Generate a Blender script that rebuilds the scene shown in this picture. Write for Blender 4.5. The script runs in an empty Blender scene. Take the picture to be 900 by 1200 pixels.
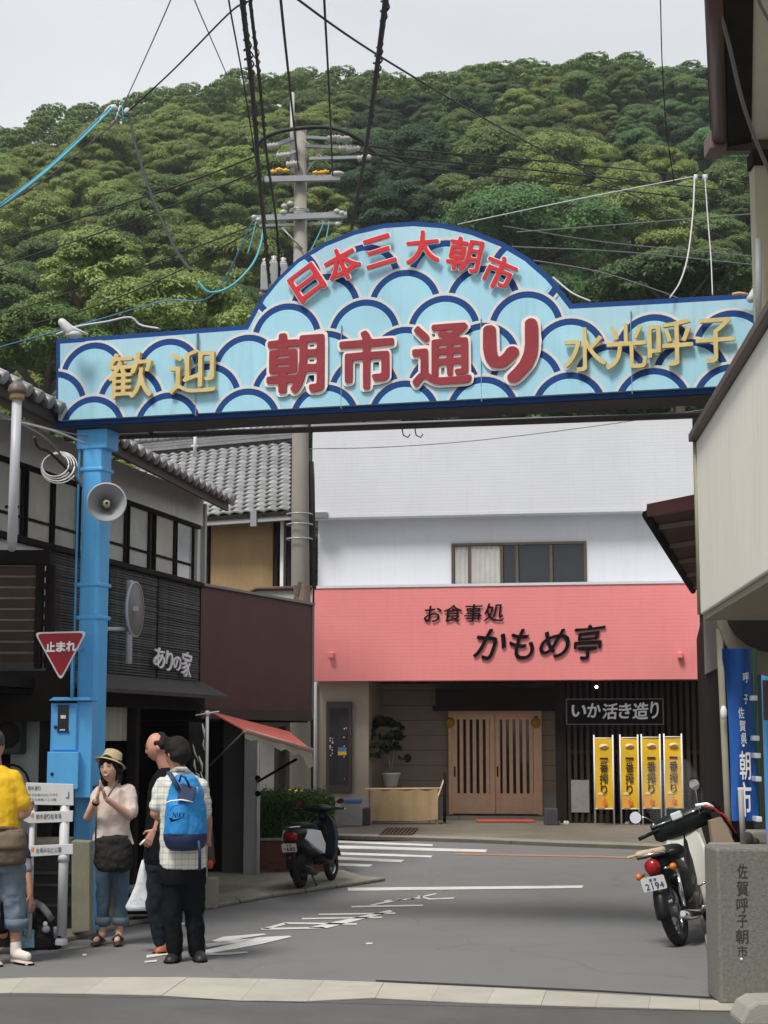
import bpy, bmesh, math, random
import numpy as np
from mathutils import Vector, Matrix, noise
random.seed(7)
S = bpy.context.scene
C = S.collection
R = math.radians
PI = math.pi

# ------------------------------------------------------------------ camera
F = 1950.0; PITCH = R(7.65); EYE = 1.70
cd = bpy.data.cameras.new('camera'); cam = bpy.data.objects.new('camera', cd); C.objects.link(cam)
cd.sensor_fit = 'VERTICAL'; cd.sensor_height = 36; cd.lens = F / 1200 * 36
cd.clip_start = 0.1; cd.clip_end = 2000
cam.location = (0, 0, EYE); cam.rotation_euler = (PI / 2 + PITCH, 0, 0)
S.camera = cam

# ------------------------------------------------------------------ sky and sun
w = bpy.data.worlds.new('World'); S.world = w; w.use_nodes = True
wn = w.node_tree; bg = wn.nodes['Background']
sky = wn.nodes.new('ShaderNodeTexSky'); sky.sky_type = 'NISHITA'; sky.sun_disc = False
SUN_EL, SUN_AZ = R(58), R(215)
sky.sun_elevation = SUN_EL; sky.sun_rotation = SUN_AZ
tc = wn.nodes.new('ShaderNodeTexCoord'); cn = wn.nodes.new('ShaderNodeTexNoise')
cn.inputs['Scale'].default_value = 1.6; cn.inputs['Detail'].default_value = 5
mp = wn.nodes.new('ShaderNodeMapping'); mp.inputs['Scale'].default_value = (1, 1, 2.5)
cr = wn.nodes.new('ShaderNodeValToRGB')
cr.color_ramp.elements[0].position = .3; cr.color_ramp.elements[0].color = (4.9, 5.1, 5.35, 1)
cr.color_ramp.elements[1].position = .72; cr.color_ramp.elements[1].color = (6.9, 6.95, 7.0, 1)
mx = wn.nodes.new('ShaderNodeMix'); mx.data_type = 'RGBA'; mx.inputs[0].default_value = .9
L = wn.links.new
L(tc.outputs['Generated'], mp.inputs['Vector']); L(mp.outputs[0], cn.inputs['Vector']); L(cn.outputs['Fac'], cr.inputs[0])
L(sky.outputs[0], mx.inputs[6]); L(cr.outputs[0], mx.inputs[7]); L(mx.outputs[2], bg.inputs['Color'])
bg.inputs['Strength'].default_value = 0.1
sd = bpy.data.lights.new('sun', 'SUN'); sun = bpy.data.objects.new('sun', sd); C.objects.link(sun)
sd.energy = 2.7; sd.angle = R(16); sd.color = (1, .96, .89)
_d = Vector((math.sin(SUN_AZ) * math.cos(SUN_EL), math.cos(SUN_AZ) * math.cos(SUN_EL), math.sin(SUN_EL)))
sun.rotation_euler = _d.to_track_quat('Z', 'Y').to_euler()
sun.location = (0, -5, 20)
S.view_settings.view_transform = 'Standard'; S.view_settings.look = 'None'
S.view_settings.exposure = 0.45; S.view_settings.gamma = 1
S.cycles.max_bounces = 6; S.cycles.transparent_max_bounces = 12

# ------------------------------------------------------------------ measuring helpers (photo sight lines -> places)
def ray(x, y):
    dx = (x - 450) / F; dy = (600 - y) / F
    return Vector((dx, math.cos(PITCH) - dy * math.sin(PITCH), math.sin(PITCH) + dy * math.cos(PITCH)))
def P(x, y, Y):
    r = ray(x, y); t = Y / r.y
    return Vector((r.x * t, Y, EYE + r.z * t))
def G(x, y, z=0.0):
    r = ray(x, y); t = (z - EYE) / r.z
    return Vector((r.x * t, r.y * t, z))
class Frame:
    """vertical plane through two plan points; local x along it, y away from the viewer, z up"""
    def __init__(s, a, b):
        s.a = Vector((a[0], a[1], 0)); d = Vector((b[0] - a[0], b[1] - a[1], 0)); s.len = d.length; s.d = d.normalized()
        s.ang = math.atan2(s.d.y, s.d.x); s.n = Vector((-s.d.y, s.d.x, 0))
    def hit(s, x, y, off=0.0):
        r = ray(x, y); o = Vector((0, 0, EYE)); a = s.a + s.n * off
        t = (a - o).dot(s.n) / r.dot(s.n); p = o + r * t
        return ((p - a).dot(s.d), p.z)
    def world(s, u, z, off=0.0):
        p = s.a + s.d * u + s.n * off
        return Vector((p.x, p.y, z))

# ------------------------------------------------------------------ materials
MATS = {}
def mat(name, col, rough=.6, metal=0, var=.12, scale=2.5, bump=.0, bscale=60, dirt=0, streak=0, rnd=0, spec=.4, trans=0, emit=0, alpha=1):
    if name in MATS: return MATS[name]
    m = bpy.data.materials.new(name); m.use_nodes = True; nt = m.node_tree; N = nt.nodes; K = nt.links.new
    b = N['Principled BSDF']
    b.inputs['Roughness'].default_value = rough; b.inputs['Metallic'].default_value = metal
    b.inputs['Specular IOR Level'].default_value = spec
    if trans: b.inputs['Transmission Weight'].default_value = trans
    if alpha < 1: b.inputs['Alpha'].default_value = alpha
    if emit:
        b.inputs['Emission Color'].default_value = (*col, 1); b.inputs['Emission Strength'].default_value = emit
    tc = N.new('ShaderNodeTexCoord')
    n1 = N.new('ShaderNodeTexNoise'); n1.inputs['Scale'].default_value = scale; n1.inputs['Detail'].default_value = 6; n1.inputs['Roughness'].default_value = .62
    K(tc.outputs['Object'], n1.inputs['Vector'])
    r = N.new('ShaderNodeMapRange'); r.inputs['From Min'].default_value = .25; r.inputs['From Max'].default_value = .75
    r.inputs['To Min'].default_value = 1 - var; r.inputs['To Max'].default_value = 1 + var
    K(n1.outputs['Fac'], r.inputs['Value'])
    hs = N.new('ShaderNodeHueSaturation'); hs.inputs['Color'].default_value = (*col, 1)
    K(r.outputs[0], hs.inputs['Value'])
    out = hs.outputs[0]
    if rnd:
        oi = N.new('ShaderNodeObjectInfo'); rr = N.new('ShaderNodeMapRange')
        rr.inputs['To Min'].default_value = 1 - rnd; rr.inputs['To Max'].default_value = 1 + rnd
        K(oi.outputs['Random'], rr.inputs['Value'])
        mu = N.new('ShaderNodeMath'); mu.operation = 'MULTIPLY'; K(rr.outputs[0], mu.inputs[0]); K(r.outputs[0], mu.inputs[1])
        K(mu.outputs[0], hs.inputs['Value'])
        rh = N.new('ShaderNodeMapRange'); rh.inputs['To Min'].default_value = .5 - rnd * .035; rh.inputs['To Max'].default_value = .5 + rnd * .035
        K(oi.outputs['Random'], rh.inputs['Value']); K(rh.outputs[0], hs.inputs['Hue'])
    if streak or dirt:
        m2 = N.new('ShaderNodeMapping'); m2.inputs['Scale'].default_value = (9, 9, .55) if streak else (1.3, 1.3, 1.3)
        n2 = N.new('ShaderNodeTexNoise'); n2.inputs['Scale'].default_value = 1.4; n2.inputs['Detail'].default_value = 8; n2.inputs['Roughness'].default_value = .7
        K(tc.outputs['Object'], m2.inputs['Vector']); K(m2.outputs[0], n2.inputs['Vector'])
        r2 = N.new('ShaderNodeMapRange'); r2.inputs['From Min'].default_value = .52; r2.inputs['From Max'].default_value = .78
        r2.inputs['To Max'].default_value = streak or dirt
        K(n2.outputs['Fac'], r2.inputs['Value'])
        mm = N.new('ShaderNodeMix'); mm.data_type = 'RGBA'; K(r2.outputs[0], mm.inputs[0]); K(out, mm.inputs[6])
        mm.inputs[7].default_value = (col[0] * .35 + .02, col[1] * .32 + .017, col[2] * .28 + .012, 1); out = mm.outputs[2]
    K(out, b.inputs['Base Color'])
    if bump:
        n3 = N.new('ShaderNodeTexNoise'); n3.inputs['Scale'].default_value = bscale; n3.inputs['Detail'].default_value = 4
        K(tc.outputs['Object'], n3.inputs['Vector'])
        bp = N.new('ShaderNodeBump'); bp.inputs['Strength'].default_value = bump; bp.inputs['Distance'].default_value = .02
        K(n3.outputs['Fac'], bp.inputs['Height']); K(bp.outputs[0], b.inputs['Normal'])
    MATS[name] = m
    return m
def ribbed(name, col, axis, period, depth=.5, rough=.55, dark=.0, **k):
    """painted board with fine ribs as relief"""
    m = mat(name, col, rough=rough, **k); nt = m.node_tree; N = nt.nodes; K = nt.links.new
    tc = N.new('ShaderNodeTexCoord'); sx = N.new('ShaderNodeSeparateXYZ'); K(tc.outputs['Object'], sx.inputs[0])
    mu = N.new('ShaderNodeMath'); mu.operation = 'MULTIPLY'; mu.inputs[1].default_value = 1 / period; K(sx.outputs['XYZ'.index(axis)], mu.inputs[0])
    fr = N.new('ShaderNodeMath'); fr.operation = 'FRACT'; K(mu.outputs[0], fr.inputs[0])
    pp = N.new('ShaderNodeMapRange'); pp.inputs['From Min'].default_value = 0; pp.inputs['From Max'].default_value = .18; K(fr.outputs[0], pp.inputs['Value'])
    bp = N.new('ShaderNodeBump'); bp.inputs['Strength'].default_value = depth; bp.inputs['Distance'].default_value = .01
    K(pp.outputs[0], bp.inputs['Height']); K(bp.outputs[0], N['Principled BSDF'].inputs['Normal'])
    return m

def roughen(m, speck=.3, cracks=.0, sscale=260):
    """stone grains and hairline cracks for road surfaces"""
    nt = m.node_tree; N = nt.nodes; K = nt.links.new; b = N['Principled BSDF']; src = b.inputs['Base Color'].links[0].from_socket
    tc = N.new('ShaderNodeTexCoord'); v = N.new('ShaderNodeTexNoise'); v.inputs['Scale'].default_value = sscale; v.inputs['Detail'].default_value = 2; K(tc.outputs['Object'], v.inputs['Vector'])
    r = N.new('ShaderNodeMapRange'); r.inputs['From Min'].default_value = .35; r.inputs['From Max'].default_value = .65; r.inputs['To Min'].default_value = 1 - speck; r.inputs['To Max'].default_value = 1 + speck; K(v.outputs['Fac'], r.inputs['Value'])
    hs = N.new('ShaderNodeHueSaturation'); K(src, hs.inputs['Color']); K(r.outputs[0], hs.inputs['Value']); out = hs.outputs[0]
    if cracks:
        w1 = N.new('ShaderNodeTexNoise'); w1.inputs['Scale'].default_value = 1.3; K(tc.outputs['Object'], w1.inputs['Vector'])
        ad = N.new('ShaderNodeMix'); ad.data_type = 'VECTOR'; ad.inputs[0].default_value = .35; K(tc.outputs['Object'], ad.inputs[4]); K(w1.outputs['Color'], ad.inputs[5])
        vo = N.new('ShaderNodeTexVoronoi'); vo.feature = 'DISTANCE_TO_EDGE'; vo.inputs['Scale'].default_value = .55; K(ad.outputs[1], vo.inputs['Vector'])
        lt_ = N.new('ShaderNodeMapRange'); lt_.inputs['From Min'].default_value = 0; lt_.inputs['From Max'].default_value = .006; lt_.inputs['To Min'].default_value = cracks; lt_.inputs['To Max'].default_value = 0; K(vo.outputs['Distance'], lt_.inputs['Value'])
        mx_ = N.new('ShaderNodeMix'); mx_.data_type = 'RGBA'; K(lt_.outputs[0], mx_.inputs[0]); K(out, mx_.inputs[6]); mx_.inputs[7].default_value = (.03, .03, .03, 1); out = mx_.outputs[2]
    K(out, b.inputs['Base Color'])

# ------------------------------------------------------------------ mesh building
class MB:
    def __init__(s): s.v = []; s.f = []; s.mi = []; s.cur = 0; s.sm = []
    def add(s, vs, fs, smooth=False):
        o = len(s.v); s.v += [tuple(v) for v in vs]
        for f in fs: s.f.append(tuple(i + o for i in f)); s.mi.append(s.cur); s.sm.append(smooth)
        return s
    def box(s, x0, x1, y0, y1, z0, z1):
        return s.add([(x0,y0,z0),(x1,y0,z0),(x1,y1,z0),(x0,y1,z0),(x0,y0,z1),(x1,y0,z1),(x1,y1,z1),(x0,y1,z1)],
                     [(0,3,2,1),(4,5,6,7),(0,1,5,4),(1,2,6,5),(2,3,7,6),(3,0,4,7)])
    def poly(s, pts, d):
        """polygon pts (Vector list) extruded by vector d"""
        n = len(pts); d = Vector(d); a = [Vector(p) for p in pts]
        vs = a + [p + d for p in a]
        fs = [tuple(range(n)), tuple(range(2 * n - 1, n - 1, -1))] + [(i, i + n, (i + 1) % n + n, (i + 1) % n) for i in range(n)]
        return s.add(vs, fs)
    def sheet(s, pts): return s.add(pts, [tuple(range(len(pts)))])
    def tube(s, pts, rad, seg=8, cap=True, smooth=True, squash=None):
        pts = [Vector(p) for p in pts]; n = len(pts)
        rads = rad if isinstance(rad, (list, tuple)) else [rad] * n
        vs = []; prev = None
        for i, p in enumerate(pts):
            t = (pts[min(i + 1, n - 1)] - pts[max(i - 1, 0)])
            if t.length < 1e-9: t = Vector((0, 0, 1))
            t.normalize()
            if prev is None:
                a = t.orthogonal().normalized()
                if abs(t.z) > .99: a = Vector((1, 0, 0))
            else:
                a = prev - t * prev.dot(t)
                a = a.normalized() if a.length > 1e-6 else t.orthogonal().normalized()
            prev = a; b = t.cross(a)
            r = rads[i]; ra, rb = (r if isinstance(r, (tuple, list)) else (r, r))
            for k in range(seg):
                th = 2 * PI * k / seg
                vs.append(p + a * math.cos(th) * ra + b * math.sin(th) * rb)
        fs = [(i * seg + k, i * seg + (k + 1) % seg, (i + 1) * seg + (k + 1) % seg, (i + 1) * seg + k) for i in range(n - 1) for k in range(seg)]
        s.add(vs, fs, smooth)
        if cap:
            o = len(s.v) - len(vs)
            s.f.append(tuple(o + k for k in range(seg - 1, -1, -1))); s.mi.append(s.cur); s.sm.append(False)
            s.f.append(tuple(o + (n - 1) * seg + k for k in range(seg))); s.mi.append(s.cur); s.sm.append(False)
        return s
    def ball(s, c, r, seg=14, ring=9):
        r = r if isinstance(r, (tuple, list)) else (r, r, r); c = Vector(c)
        vs = [c + Vector((0, 0, r[2]))]
        for i in range(1, ring):
            th = PI * i / ring
            for k in range(seg):
                ph = 2 * PI * k / seg
                vs.append(c + Vector((r[0] * math.sin(th) * math.cos(ph), r[1] * math.sin(th) * math.sin(ph), r[2] * math.cos(th))))
        vs.append(c - Vector((0, 0, r[2]))); fs = []
        for k in range(seg):
            fs.append((0, 1 + k, 1 + (k + 1) % seg))
            for i in range(ring - 2):
                a = 1 + i * seg; b = a + seg
                fs.append((a + k, b + k, b + (k + 1) % seg, a + (k + 1) % seg))
            fs.append((1 + (ring - 2) * seg + k, len(vs) - 1, 1 + (ring - 2) * seg + (k + 1) % seg))
        return s.add(vs, fs, True)
    def cap(s, a, b, r1, r2, seg=12):
        """tapered limb with round ends"""
        a = Vector(a); b = Vector(b); t = (b - a).normalized(); pts = []; rs = []
        for k in range(5):
            th = PI / 2 * k / 4; pts.append(a - t * r1 * math.cos(th)); rs.append(max(r1 * math.sin(th), .0004))
        for k in range(5):
            th = PI / 2 * k / 4; pts.append(b + t * r2 * math.sin(th)); rs.append(max(r2 * math.cos(th), .0004))
        return s.tube(pts, rs, seg)
    def lathe(s, prof, c=(0, 0, 0), axis=(0, 0, 1), seg=24, smooth=True, cap=True):
        """prof: list of (radius, height)"""
        q = Vector((0, 0, 1)).rotation_difference(Vector(axis)); c = Vector(c); vs = []
        for r, h in prof:
            for k in range(seg):
                th = 2 * PI * k / seg; vs.append(c + q @ Vector((r * math.cos(th), r * math.sin(th), h)))
        n = len(prof)
        fs = [(i * seg + k, i * seg + (k + 1) % seg, (i + 1) * seg + (k + 1) % seg, (i + 1) * seg + k) for i in range(n - 1) for k in range(seg)]
        s.add(vs, fs, smooth)
        return s
    def loft(s, secs, smooth=True, cap=True):
        """sections: equal-length rings of points"""
        n = len(secs[0]); vs = [p for r in secs for p in r]
        fs = [(i * n + k, i * n + (k + 1) % n, (i + 1) * n + (k + 1) % n, (i + 1) * n + k) for i in range(len(secs) - 1) for k in range(n)]
        if cap: fs += [tuple(range(n - 1, -1, -1)), tuple((len(secs) - 1) * n + k for k in range(n))]
        return s.add(vs, fs, smooth)
    def xf(s, M, start=0):
        for i in range(start, len(s.v)): s.v[i] = tuple(M @ Vector(s.v[i]))
        return s
    def mesh(s, name, mats):
        me = bpy.data.meshes.new(name); me.from_pydata(s.v, [], s.f); me.update()
        for m in (mats if isinstance(mats, (list, tuple)) else [mats]): me.materials.append(m)
        me.polygons.foreach_set('use_smooth', s.sm)
        if any(s.mi): me.polygons.foreach_set('material_index', s.mi)
        return me
def props(o, label=None, cat=None, group=None, kind=None):
    if label: o['label'] = label
    if cat: o['category'] = cat
    if group: o['group'] = group
    if kind: o['kind'] = kind
    return o
def obj(name, mb, m, parent=None, bevel=0, fixn=True, **k):
    me = mb if isinstance(mb, bpy.types.Mesh) else mb.mesh(name, m)
    if fixn and not isinstance(mb, bpy.types.Mesh) and len(me.polygons) < 30000:
        bm = bmesh.new(); bm.from_mesh(me); bmesh.ops.recalc_face_normals(bm, faces=bm.faces); bm.to_mesh(me); bm.free()
    o = bpy.data.objects.new(name, me); C.objects.link(o); o.parent = parent
    if bevel:
        b = o.modifiers.new('bevel', 'BEVEL'); b.width = bevel; b.segments = 2; b.limit_method = 'ANGLE'; b.angle_limit = R(40)
    return props(o, **k)
def thing(name, label, cat, loc=(0, 0, 0), rz=0, group=None):
    o = bpy.data.objects.new(name, None); C.objects.link(o); o.location = loc; o.rotation_euler = (0, 0, rz); o.empty_display_size = .2
    return props(o, label, cat, group)
def fthing(name, label, cat, fr, off=0, group=None):
    p = fr.a + fr.n * off
    return thing(name, label, cat, (p.x, p.y, 0), fr.ang, group)
def copy_tree(o, parent=None):
    c = o.copy(); C.objects.link(c); c.parent = parent
    for ch in list(o.children): copy_tree(ch, c)
    return c
def freeze(mb, mats, name, mods):
    """apply modifiers (list of (type, dict)) and return the plain mesh"""
    me = mb.mesh(name, mats); o = bpy.data.objects.new('tmp', me); C.objects.link(o)
    for t, d in mods:
        md = o.modifiers.new(t, t)
        for a, b in d.items(): setattr(md, a, b)
    dg = bpy.context.evaluated_depsgraph_get(); dg.update()
    nm = bpy.data.meshes.new_from_object(o.evaluated_get(dg), preserve_all_data_layers=False, depsgraph=dg)
    bpy.data.objects.remove(o); nm.name = name
    if not nm.materials:
        for m in (mats if isinstance(mats, (list, tuple)) else [mats]): nm.materials.append(m)
    nm.polygons.foreach_set('use_smooth', [True] * len(nm.polygons))
    return nm

# ------------------------------------------------------------------ lettering: glyph outlines thickened to any weight
_RAW = {}
def custom(key, strokes, r=.004):
    V = []; T = []
    for st in strokes:
        for (x0, y0), (x1, y1) in zip(st, st[1:]):
            dx, dy = x1 - x0, y1 - y0; L_ = math.hypot(dx, dy); nx_, ny_ = -dy / L_ * r, dx / L_ * r; o = len(V)
            V += [(x0 + nx_, y0 + ny_), (x0 - nx_, y0 - ny_), (x1 - nx_, y1 - ny_), (x1 + nx_, y1 + ny_)]; T += [(o, o + 1, o + 2), (o, o + 2, o + 3)]
    _RAW[key] = (np.array(V), np.array(T))
custom('RI', [[(0, .86), (0, .5), (.02, .36), (.08, .25), (.17, .24), (.27, .34), (.33, .44)], [(.60, .94), (.61, .6), (.59, .38), (.52, .18), (.40, .02), (.33, -.05)]], .012)
def _raw(ch):
    if ch in _RAW: return _RAW[ch]
    c = bpy.data.curves.new('t', 'FONT'); c.body = ch; c.size = 1; c.resolution_u = 6
    o = bpy.data.objects.new('t', c); C.objects.link(o)
    dg = bpy.context.evaluated_depsgraph_get(); dg.update()
    me = bpy.data.meshes.new_from_object(o.evaluated_get(dg)); me.calc_loop_triangles()
    V = np.array([v.co[:2] for v in me.vertices]); T = np.array([t.vertices[:] for t in me.loop_triangles])
    bpy.data.objects.remove(o); bpy.data.curves.remove(c); bpy.data.meshes.remove(me)
    _RAW[ch] = (V, T); return _RAW[ch]
def _field(V, T, res, pad):
    lo = V.min(0) - pad; n = np.ceil((V.max(0) + pad - lo) * res).astype(int) + 1
    g = np.zeros((n[1], n[0]), bool)
    for t in T:
        a, b, c = ((V[i] - lo) * res for i in t)
        x0, y0 = np.floor(np.minimum(np.minimum(a, b), c)).astype(int); x1, y1 = np.ceil(np.maximum(np.maximum(a, b), c)).astype(int) + 1
        xs, ys = np.meshgrid(np.arange(x0, x1), np.arange(y0, y1))
        def e(p, q): return (q[0] - p[0]) * (ys - p[1]) - (q[1] - p[1]) * (xs - p[0])
        e1, e2, e3 = e(a, b), e(b, c), e(c, a)
        m = ((e1 >= -1e-6) & (e2 >= -1e-6) & (e3 >= -1e-6)) | ((e1 <= 1e-6) & (e2 <= 1e-6) & (e3 <= 1e-6))
        g[y0:y1, x0:x1] |= m
    def edt(m):
        big = 1e6; h, wd = m.shape; f = np.where(m, 0., big)
        i = np.arange(h); d = (i[:, None] - i[None, :]) ** 2
        a = np.empty((h, wd))
        for r in range(h): a[r] = (f + d[r][:, None]).min(0)
        j = np.arange(wd); d = (j[:, None] - j[None, :]) ** 2; b = np.empty((h, wd))
        for cidx in range(wd): b[:, cidx] = (a + d[cidx][None, :]).min(1)
        return np.sqrt(b)
    return (edt(g) - edt(~g)) / res, lo
def _contours(fd, lo, res):
    h, wd = fd.shape; segs = {}
    def pt(k):
        y, x, dr = k
        a = fd[y, x]; b = fd[y, x + 1] if dr == 0 else fd[y + 1, x]
        t = a / (a - b) if a != b else .5
        return (lo[0] + (x + (t if dr == 0 else 0)) / res, lo[1] + (y + (t if dr else 0)) / res)
    ins = fd < 0
    s = ins[:-1, :-1] * 1 + ins[:-1, 1:] * 2 + ins[1:, 1:] * 4 + ins[1:, :-1] * 8
    for y, x in zip(*np.nonzero((s > 0) & (s < 15))):
        y = int(y); x = int(x); c = int(s[y, x]); B = (y, x, 0); Rr = (y, x + 1, 1); T = (y + 1, x, 0); Lf = (y, x, 1)
        tab = {1: [(Lf, B)], 2: [(B, Rr)], 3: [(Lf, Rr)], 4: [(Rr, T)], 5: [(Lf, T), (Rr, B)], 6: [(B, T)], 7: [(Lf, T)], 8: [(T, Lf)], 9: [(T, B)], 10: [(B, Lf), (T, Rr)], 11: [(T, Rr)], 12: [(Rr, Lf)], 13: [(Rr, B)], 14: [(B, Lf)]}
        for a, b in tab[c]: segs[a] = b
    loops = []
    while segs:
        a, b = segs.popitem(); lp = [a]
        while b != a and b in segs: lp.append(b); b = segs.pop(b)
        if len(lp) > 5: loops.append([pt(k) for k in lp])
    return loops
def _smooth(lp, eps):
    p = np.array(lp)
    for _ in range(2): p = (np.roll(p, 1, 0) + 2 * p + np.roll(p, -1, 0)) / 4
    keep = [0]; n = len(p); i = 0
    while i < n - 1:
        j = min(i + 2, n)
        while j < n:
            a, b = p[i], p[j]; ab = b - a; L_ = np.hypot(*ab) + 1e-9; mid = p[i + 1:j]
            if np.abs(ab[0] * (mid[:, 1] - a[1]) - ab[1] * (mid[:, 0] - a[0])).max() / L_ > eps or j - i > 14: break
            j += 1
        i = j - 1
        if i < n: keep.append(i)
    return [tuple(p[k]) for k in keep if k < n]
_GL = {}
def glyph(ch, t=0.0, extrude=.04, m=None, nib=None, shear=0, res=72, bevel=0, wob=0):
    """mesh of one character; t = extra stroke thickness (em), nib = (ratio, angle) gives brush-like strokes"""
    key = (ch, t, extrude, m.name if m else '', nib, shear, bevel, wob)
    if key in _GL: return _GL[key]
    V, T = _raw(ch); V = V.copy()
    if wob:
        for i, (x, y) in enumerate(V):
            V[i] = (x + wob * math.sin(y * 5 + x * 2 + 1), y + wob * math.sin(x * 4.3 + y * 2 + 2))
    M = np.array([[1, shear], [0, 1]])
    if nib:
        r_, an = nib; ca, sa = math.cos(an), math.sin(an)
        W = np.array([[ca, sa], [-sa, ca]]); A = np.diag([1, r_]) @ W; Ai = np.linalg.inv(A)
    else: A = Ai = np.eye(2)
    fd, lo = _field(V @ A.T, T, res, t + .05)
    cur = bpy.data.curves.new('g', 'CURVE'); cur.dimensions = '2D'; cur.fill_mode = 'BOTH'; cur.extrude = extrude; cur.bevel_depth = bevel
    pts_all = []
    for lp in _contours(fd - t, lo, res):
        q = _smooth([(x, y) for x, y in lp], .0035)
        if len(q) < 4: continue
        q = (np.array(q) @ Ai.T) @ M.T
        sp = cur.splines.new('POLY'); sp.points.add(len(q) - 1); sp.use_cyclic_u = True
        for i, (x, y) in enumerate(q): sp.points[i].co = (x, y, 0, 1)
        pts_all.append(q)
    o = bpy.data.objects.new('g', cur); C.objects.link(o)
    dg = bpy.context.evaluated_depsgraph_get(); dg.update()
    me = bpy.data.meshes.new_from_object(o.evaluated_get(dg)); bpy.data.objects.remove(o); bpy.data.curves.remove(cur)
    vs = [v.co for v in me.vertices]; x0 = min(v.x for v in vs); x1 = max(v.x for v in vs); y0 = min(v.y for v in vs); y1 = max(v.y for v in vs)
    me.transform(Matrix.Translation((-(x0 + x1) / 2, -(y0 + y1) / 2, 0)))
    me.materials.clear(); me.materials.append(m); me.name = 'letter'
    _GL[key] = (me, x1 - x0, y1 - y0); return _GL[key]
def put(ch, fr, box, parent, m, t=0.0, off=-.01, roll=0, keep=False, name='letter', foff=0, ex=.04, **k):
    """place a character so that it fills the box (photo sight lines) on frame fr, standing off from it"""
    me, gw, gh = glyph(ch, t, ex, m, **k)
    x0, y0, x1, y1 = box; cx, cy = (x0 + x1) / 2, (y0 + y1) / 2
    a = fr.hit(x0, cy, foff); b = fr.hit(x1, cy, foff); c = fr.hit(cx, y0, foff); d = fr.hit(cx, y1, foff)
    W = abs(b[0] - a[0]); H = abs(c[1] - d[1])
    sx, sy = W / gw, H / gh
    if keep: sx = sy = min(sx, sy)
    o = bpy.data.objects.new(name, me); C.objects.link(o); o.parent = parent
    o.location = ((a[0] + b[0]) / 2, foff + off, (c[1] + d[1]) / 2); o.rotation_euler = (PI / 2, roll, 0); o.scale = (sx, sy, min(sx, sy))
    return o
# ------------------------------------------------------------------ ground, road, pavements
M_asph = mat('asphalt', (.165, .164, .162), rough=.85, var=.09, scale=.8, bump=.25, bscale=220, dirt=.1)
M_asph2 = mat('asphalt_patch', (.10, .098, .096), rough=.9, var=.2, scale=1.2, bump=.3, bscale=200, dirt=.3)
M_conc = mat('concrete', (.26, .24, .20), rough=.9, var=.18, scale=1.1, bump=.2, bscale=90, dirt=.55)
M_concd = mat('concrete_forecourt', (.17, .15, .12), rough=.9, var=.3, scale=.5, bump=.2, bscale=90, dirt=.7)
M_slab = mat('slab', (.40, .375, .325), rough=.85, var=.1, scale=3, bump=.15, bscale=120, dirt=.3, rnd=.07)
M_earth = mat('earth', (.06, .065, .035), rough=1, var=.3, scale=.3)
M_white = mat('road_paint', (.62, .61, .58), rough=.7, var=.12, scale=5, dirt=.55)
M_orange = mat('orange_paint', (.40, .20, .10), rough=.7, var=.12, scale=4, dirt=.5)
roughen(M_asph, .45, .22); roughen(M_asph2, .4, .15); roughen(M_conc, .2, .4, 180); roughen(M_concd, .25, .4, 160)
obj('ground', MB().sheet([(-300, -30, -.02), (300, -30, -.02), (300, 700, -.02), (-300, 700, -.02)]), M_earth, kind='structure')
road = obj('road', MB().sheet([(-9, -6, 0), (13, -6, 0), (13, 27.5, 0), (-9, 27.5, 0)]), M_asph, kind='structure')
def gpoly(pts, z): return [G(x, y, z) for x, y in pts]
patch = [(-60, 1166), (60, 1163), (188, 1169), (300, 1174), (355, 1175), (400, 1169), (450, 1169), (560, 1176), (700, 1181), (880, 1186), (1000, 1192), (1000, 1400), (-60, 1400)]
obj('asphalt_patch', MB().sheet(gpoly(patch, .004)), M_asph2, kind='structure')
# the row of cast slabs across the street: each slab its own piece, joints left open
strip = thing('paving_strip', None, None); strip['kind'] = 'structure'; 
obj('joint_bed', MB().sheet(gpoly([(-60, 1149), (30, 1146), (220, 1146), (450, 1152), (875, 1175), (880, 1186), (450, 1177), (188, 1169), (-60, 1166)], .006)), M_asph2, strip)
tops = [(-60, 1150), (30, 1146.3), (125, 1146), (220, 1146), (305, 1147.5), (380, 1149.5), (450, 1152), (515, 1155.3), (580, 1158.5), (640, 1161.6), (702, 1165), (762, 1168.4), (820, 1171.8), (873, 1175)]
bots = [(-60, 1166), (12, 1164), (98, 1165), (190, 1167), (282, 1173), (360, 1174), (440, 1170), (505, 1173.5), (570, 1176.5), (634, 1178.5), (697, 1180.5), (760, 1182), (820, 1184), (877, 1185)]
for i in range(len(tops) - 1):
    q = [tops[i], tops[i + 1], bots[i + 1], bots[i]]
    g = [G(x, y, .008) for x, y in q]
    c = sum(g, Vector()) / 4
    g = [c + (p - c) * .994 for p in g]
    mb = MB().poly(g, (0, 0, .004 + .001 * (i % 3)))
    obj('slab', mb, M_slab, strip)
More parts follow.
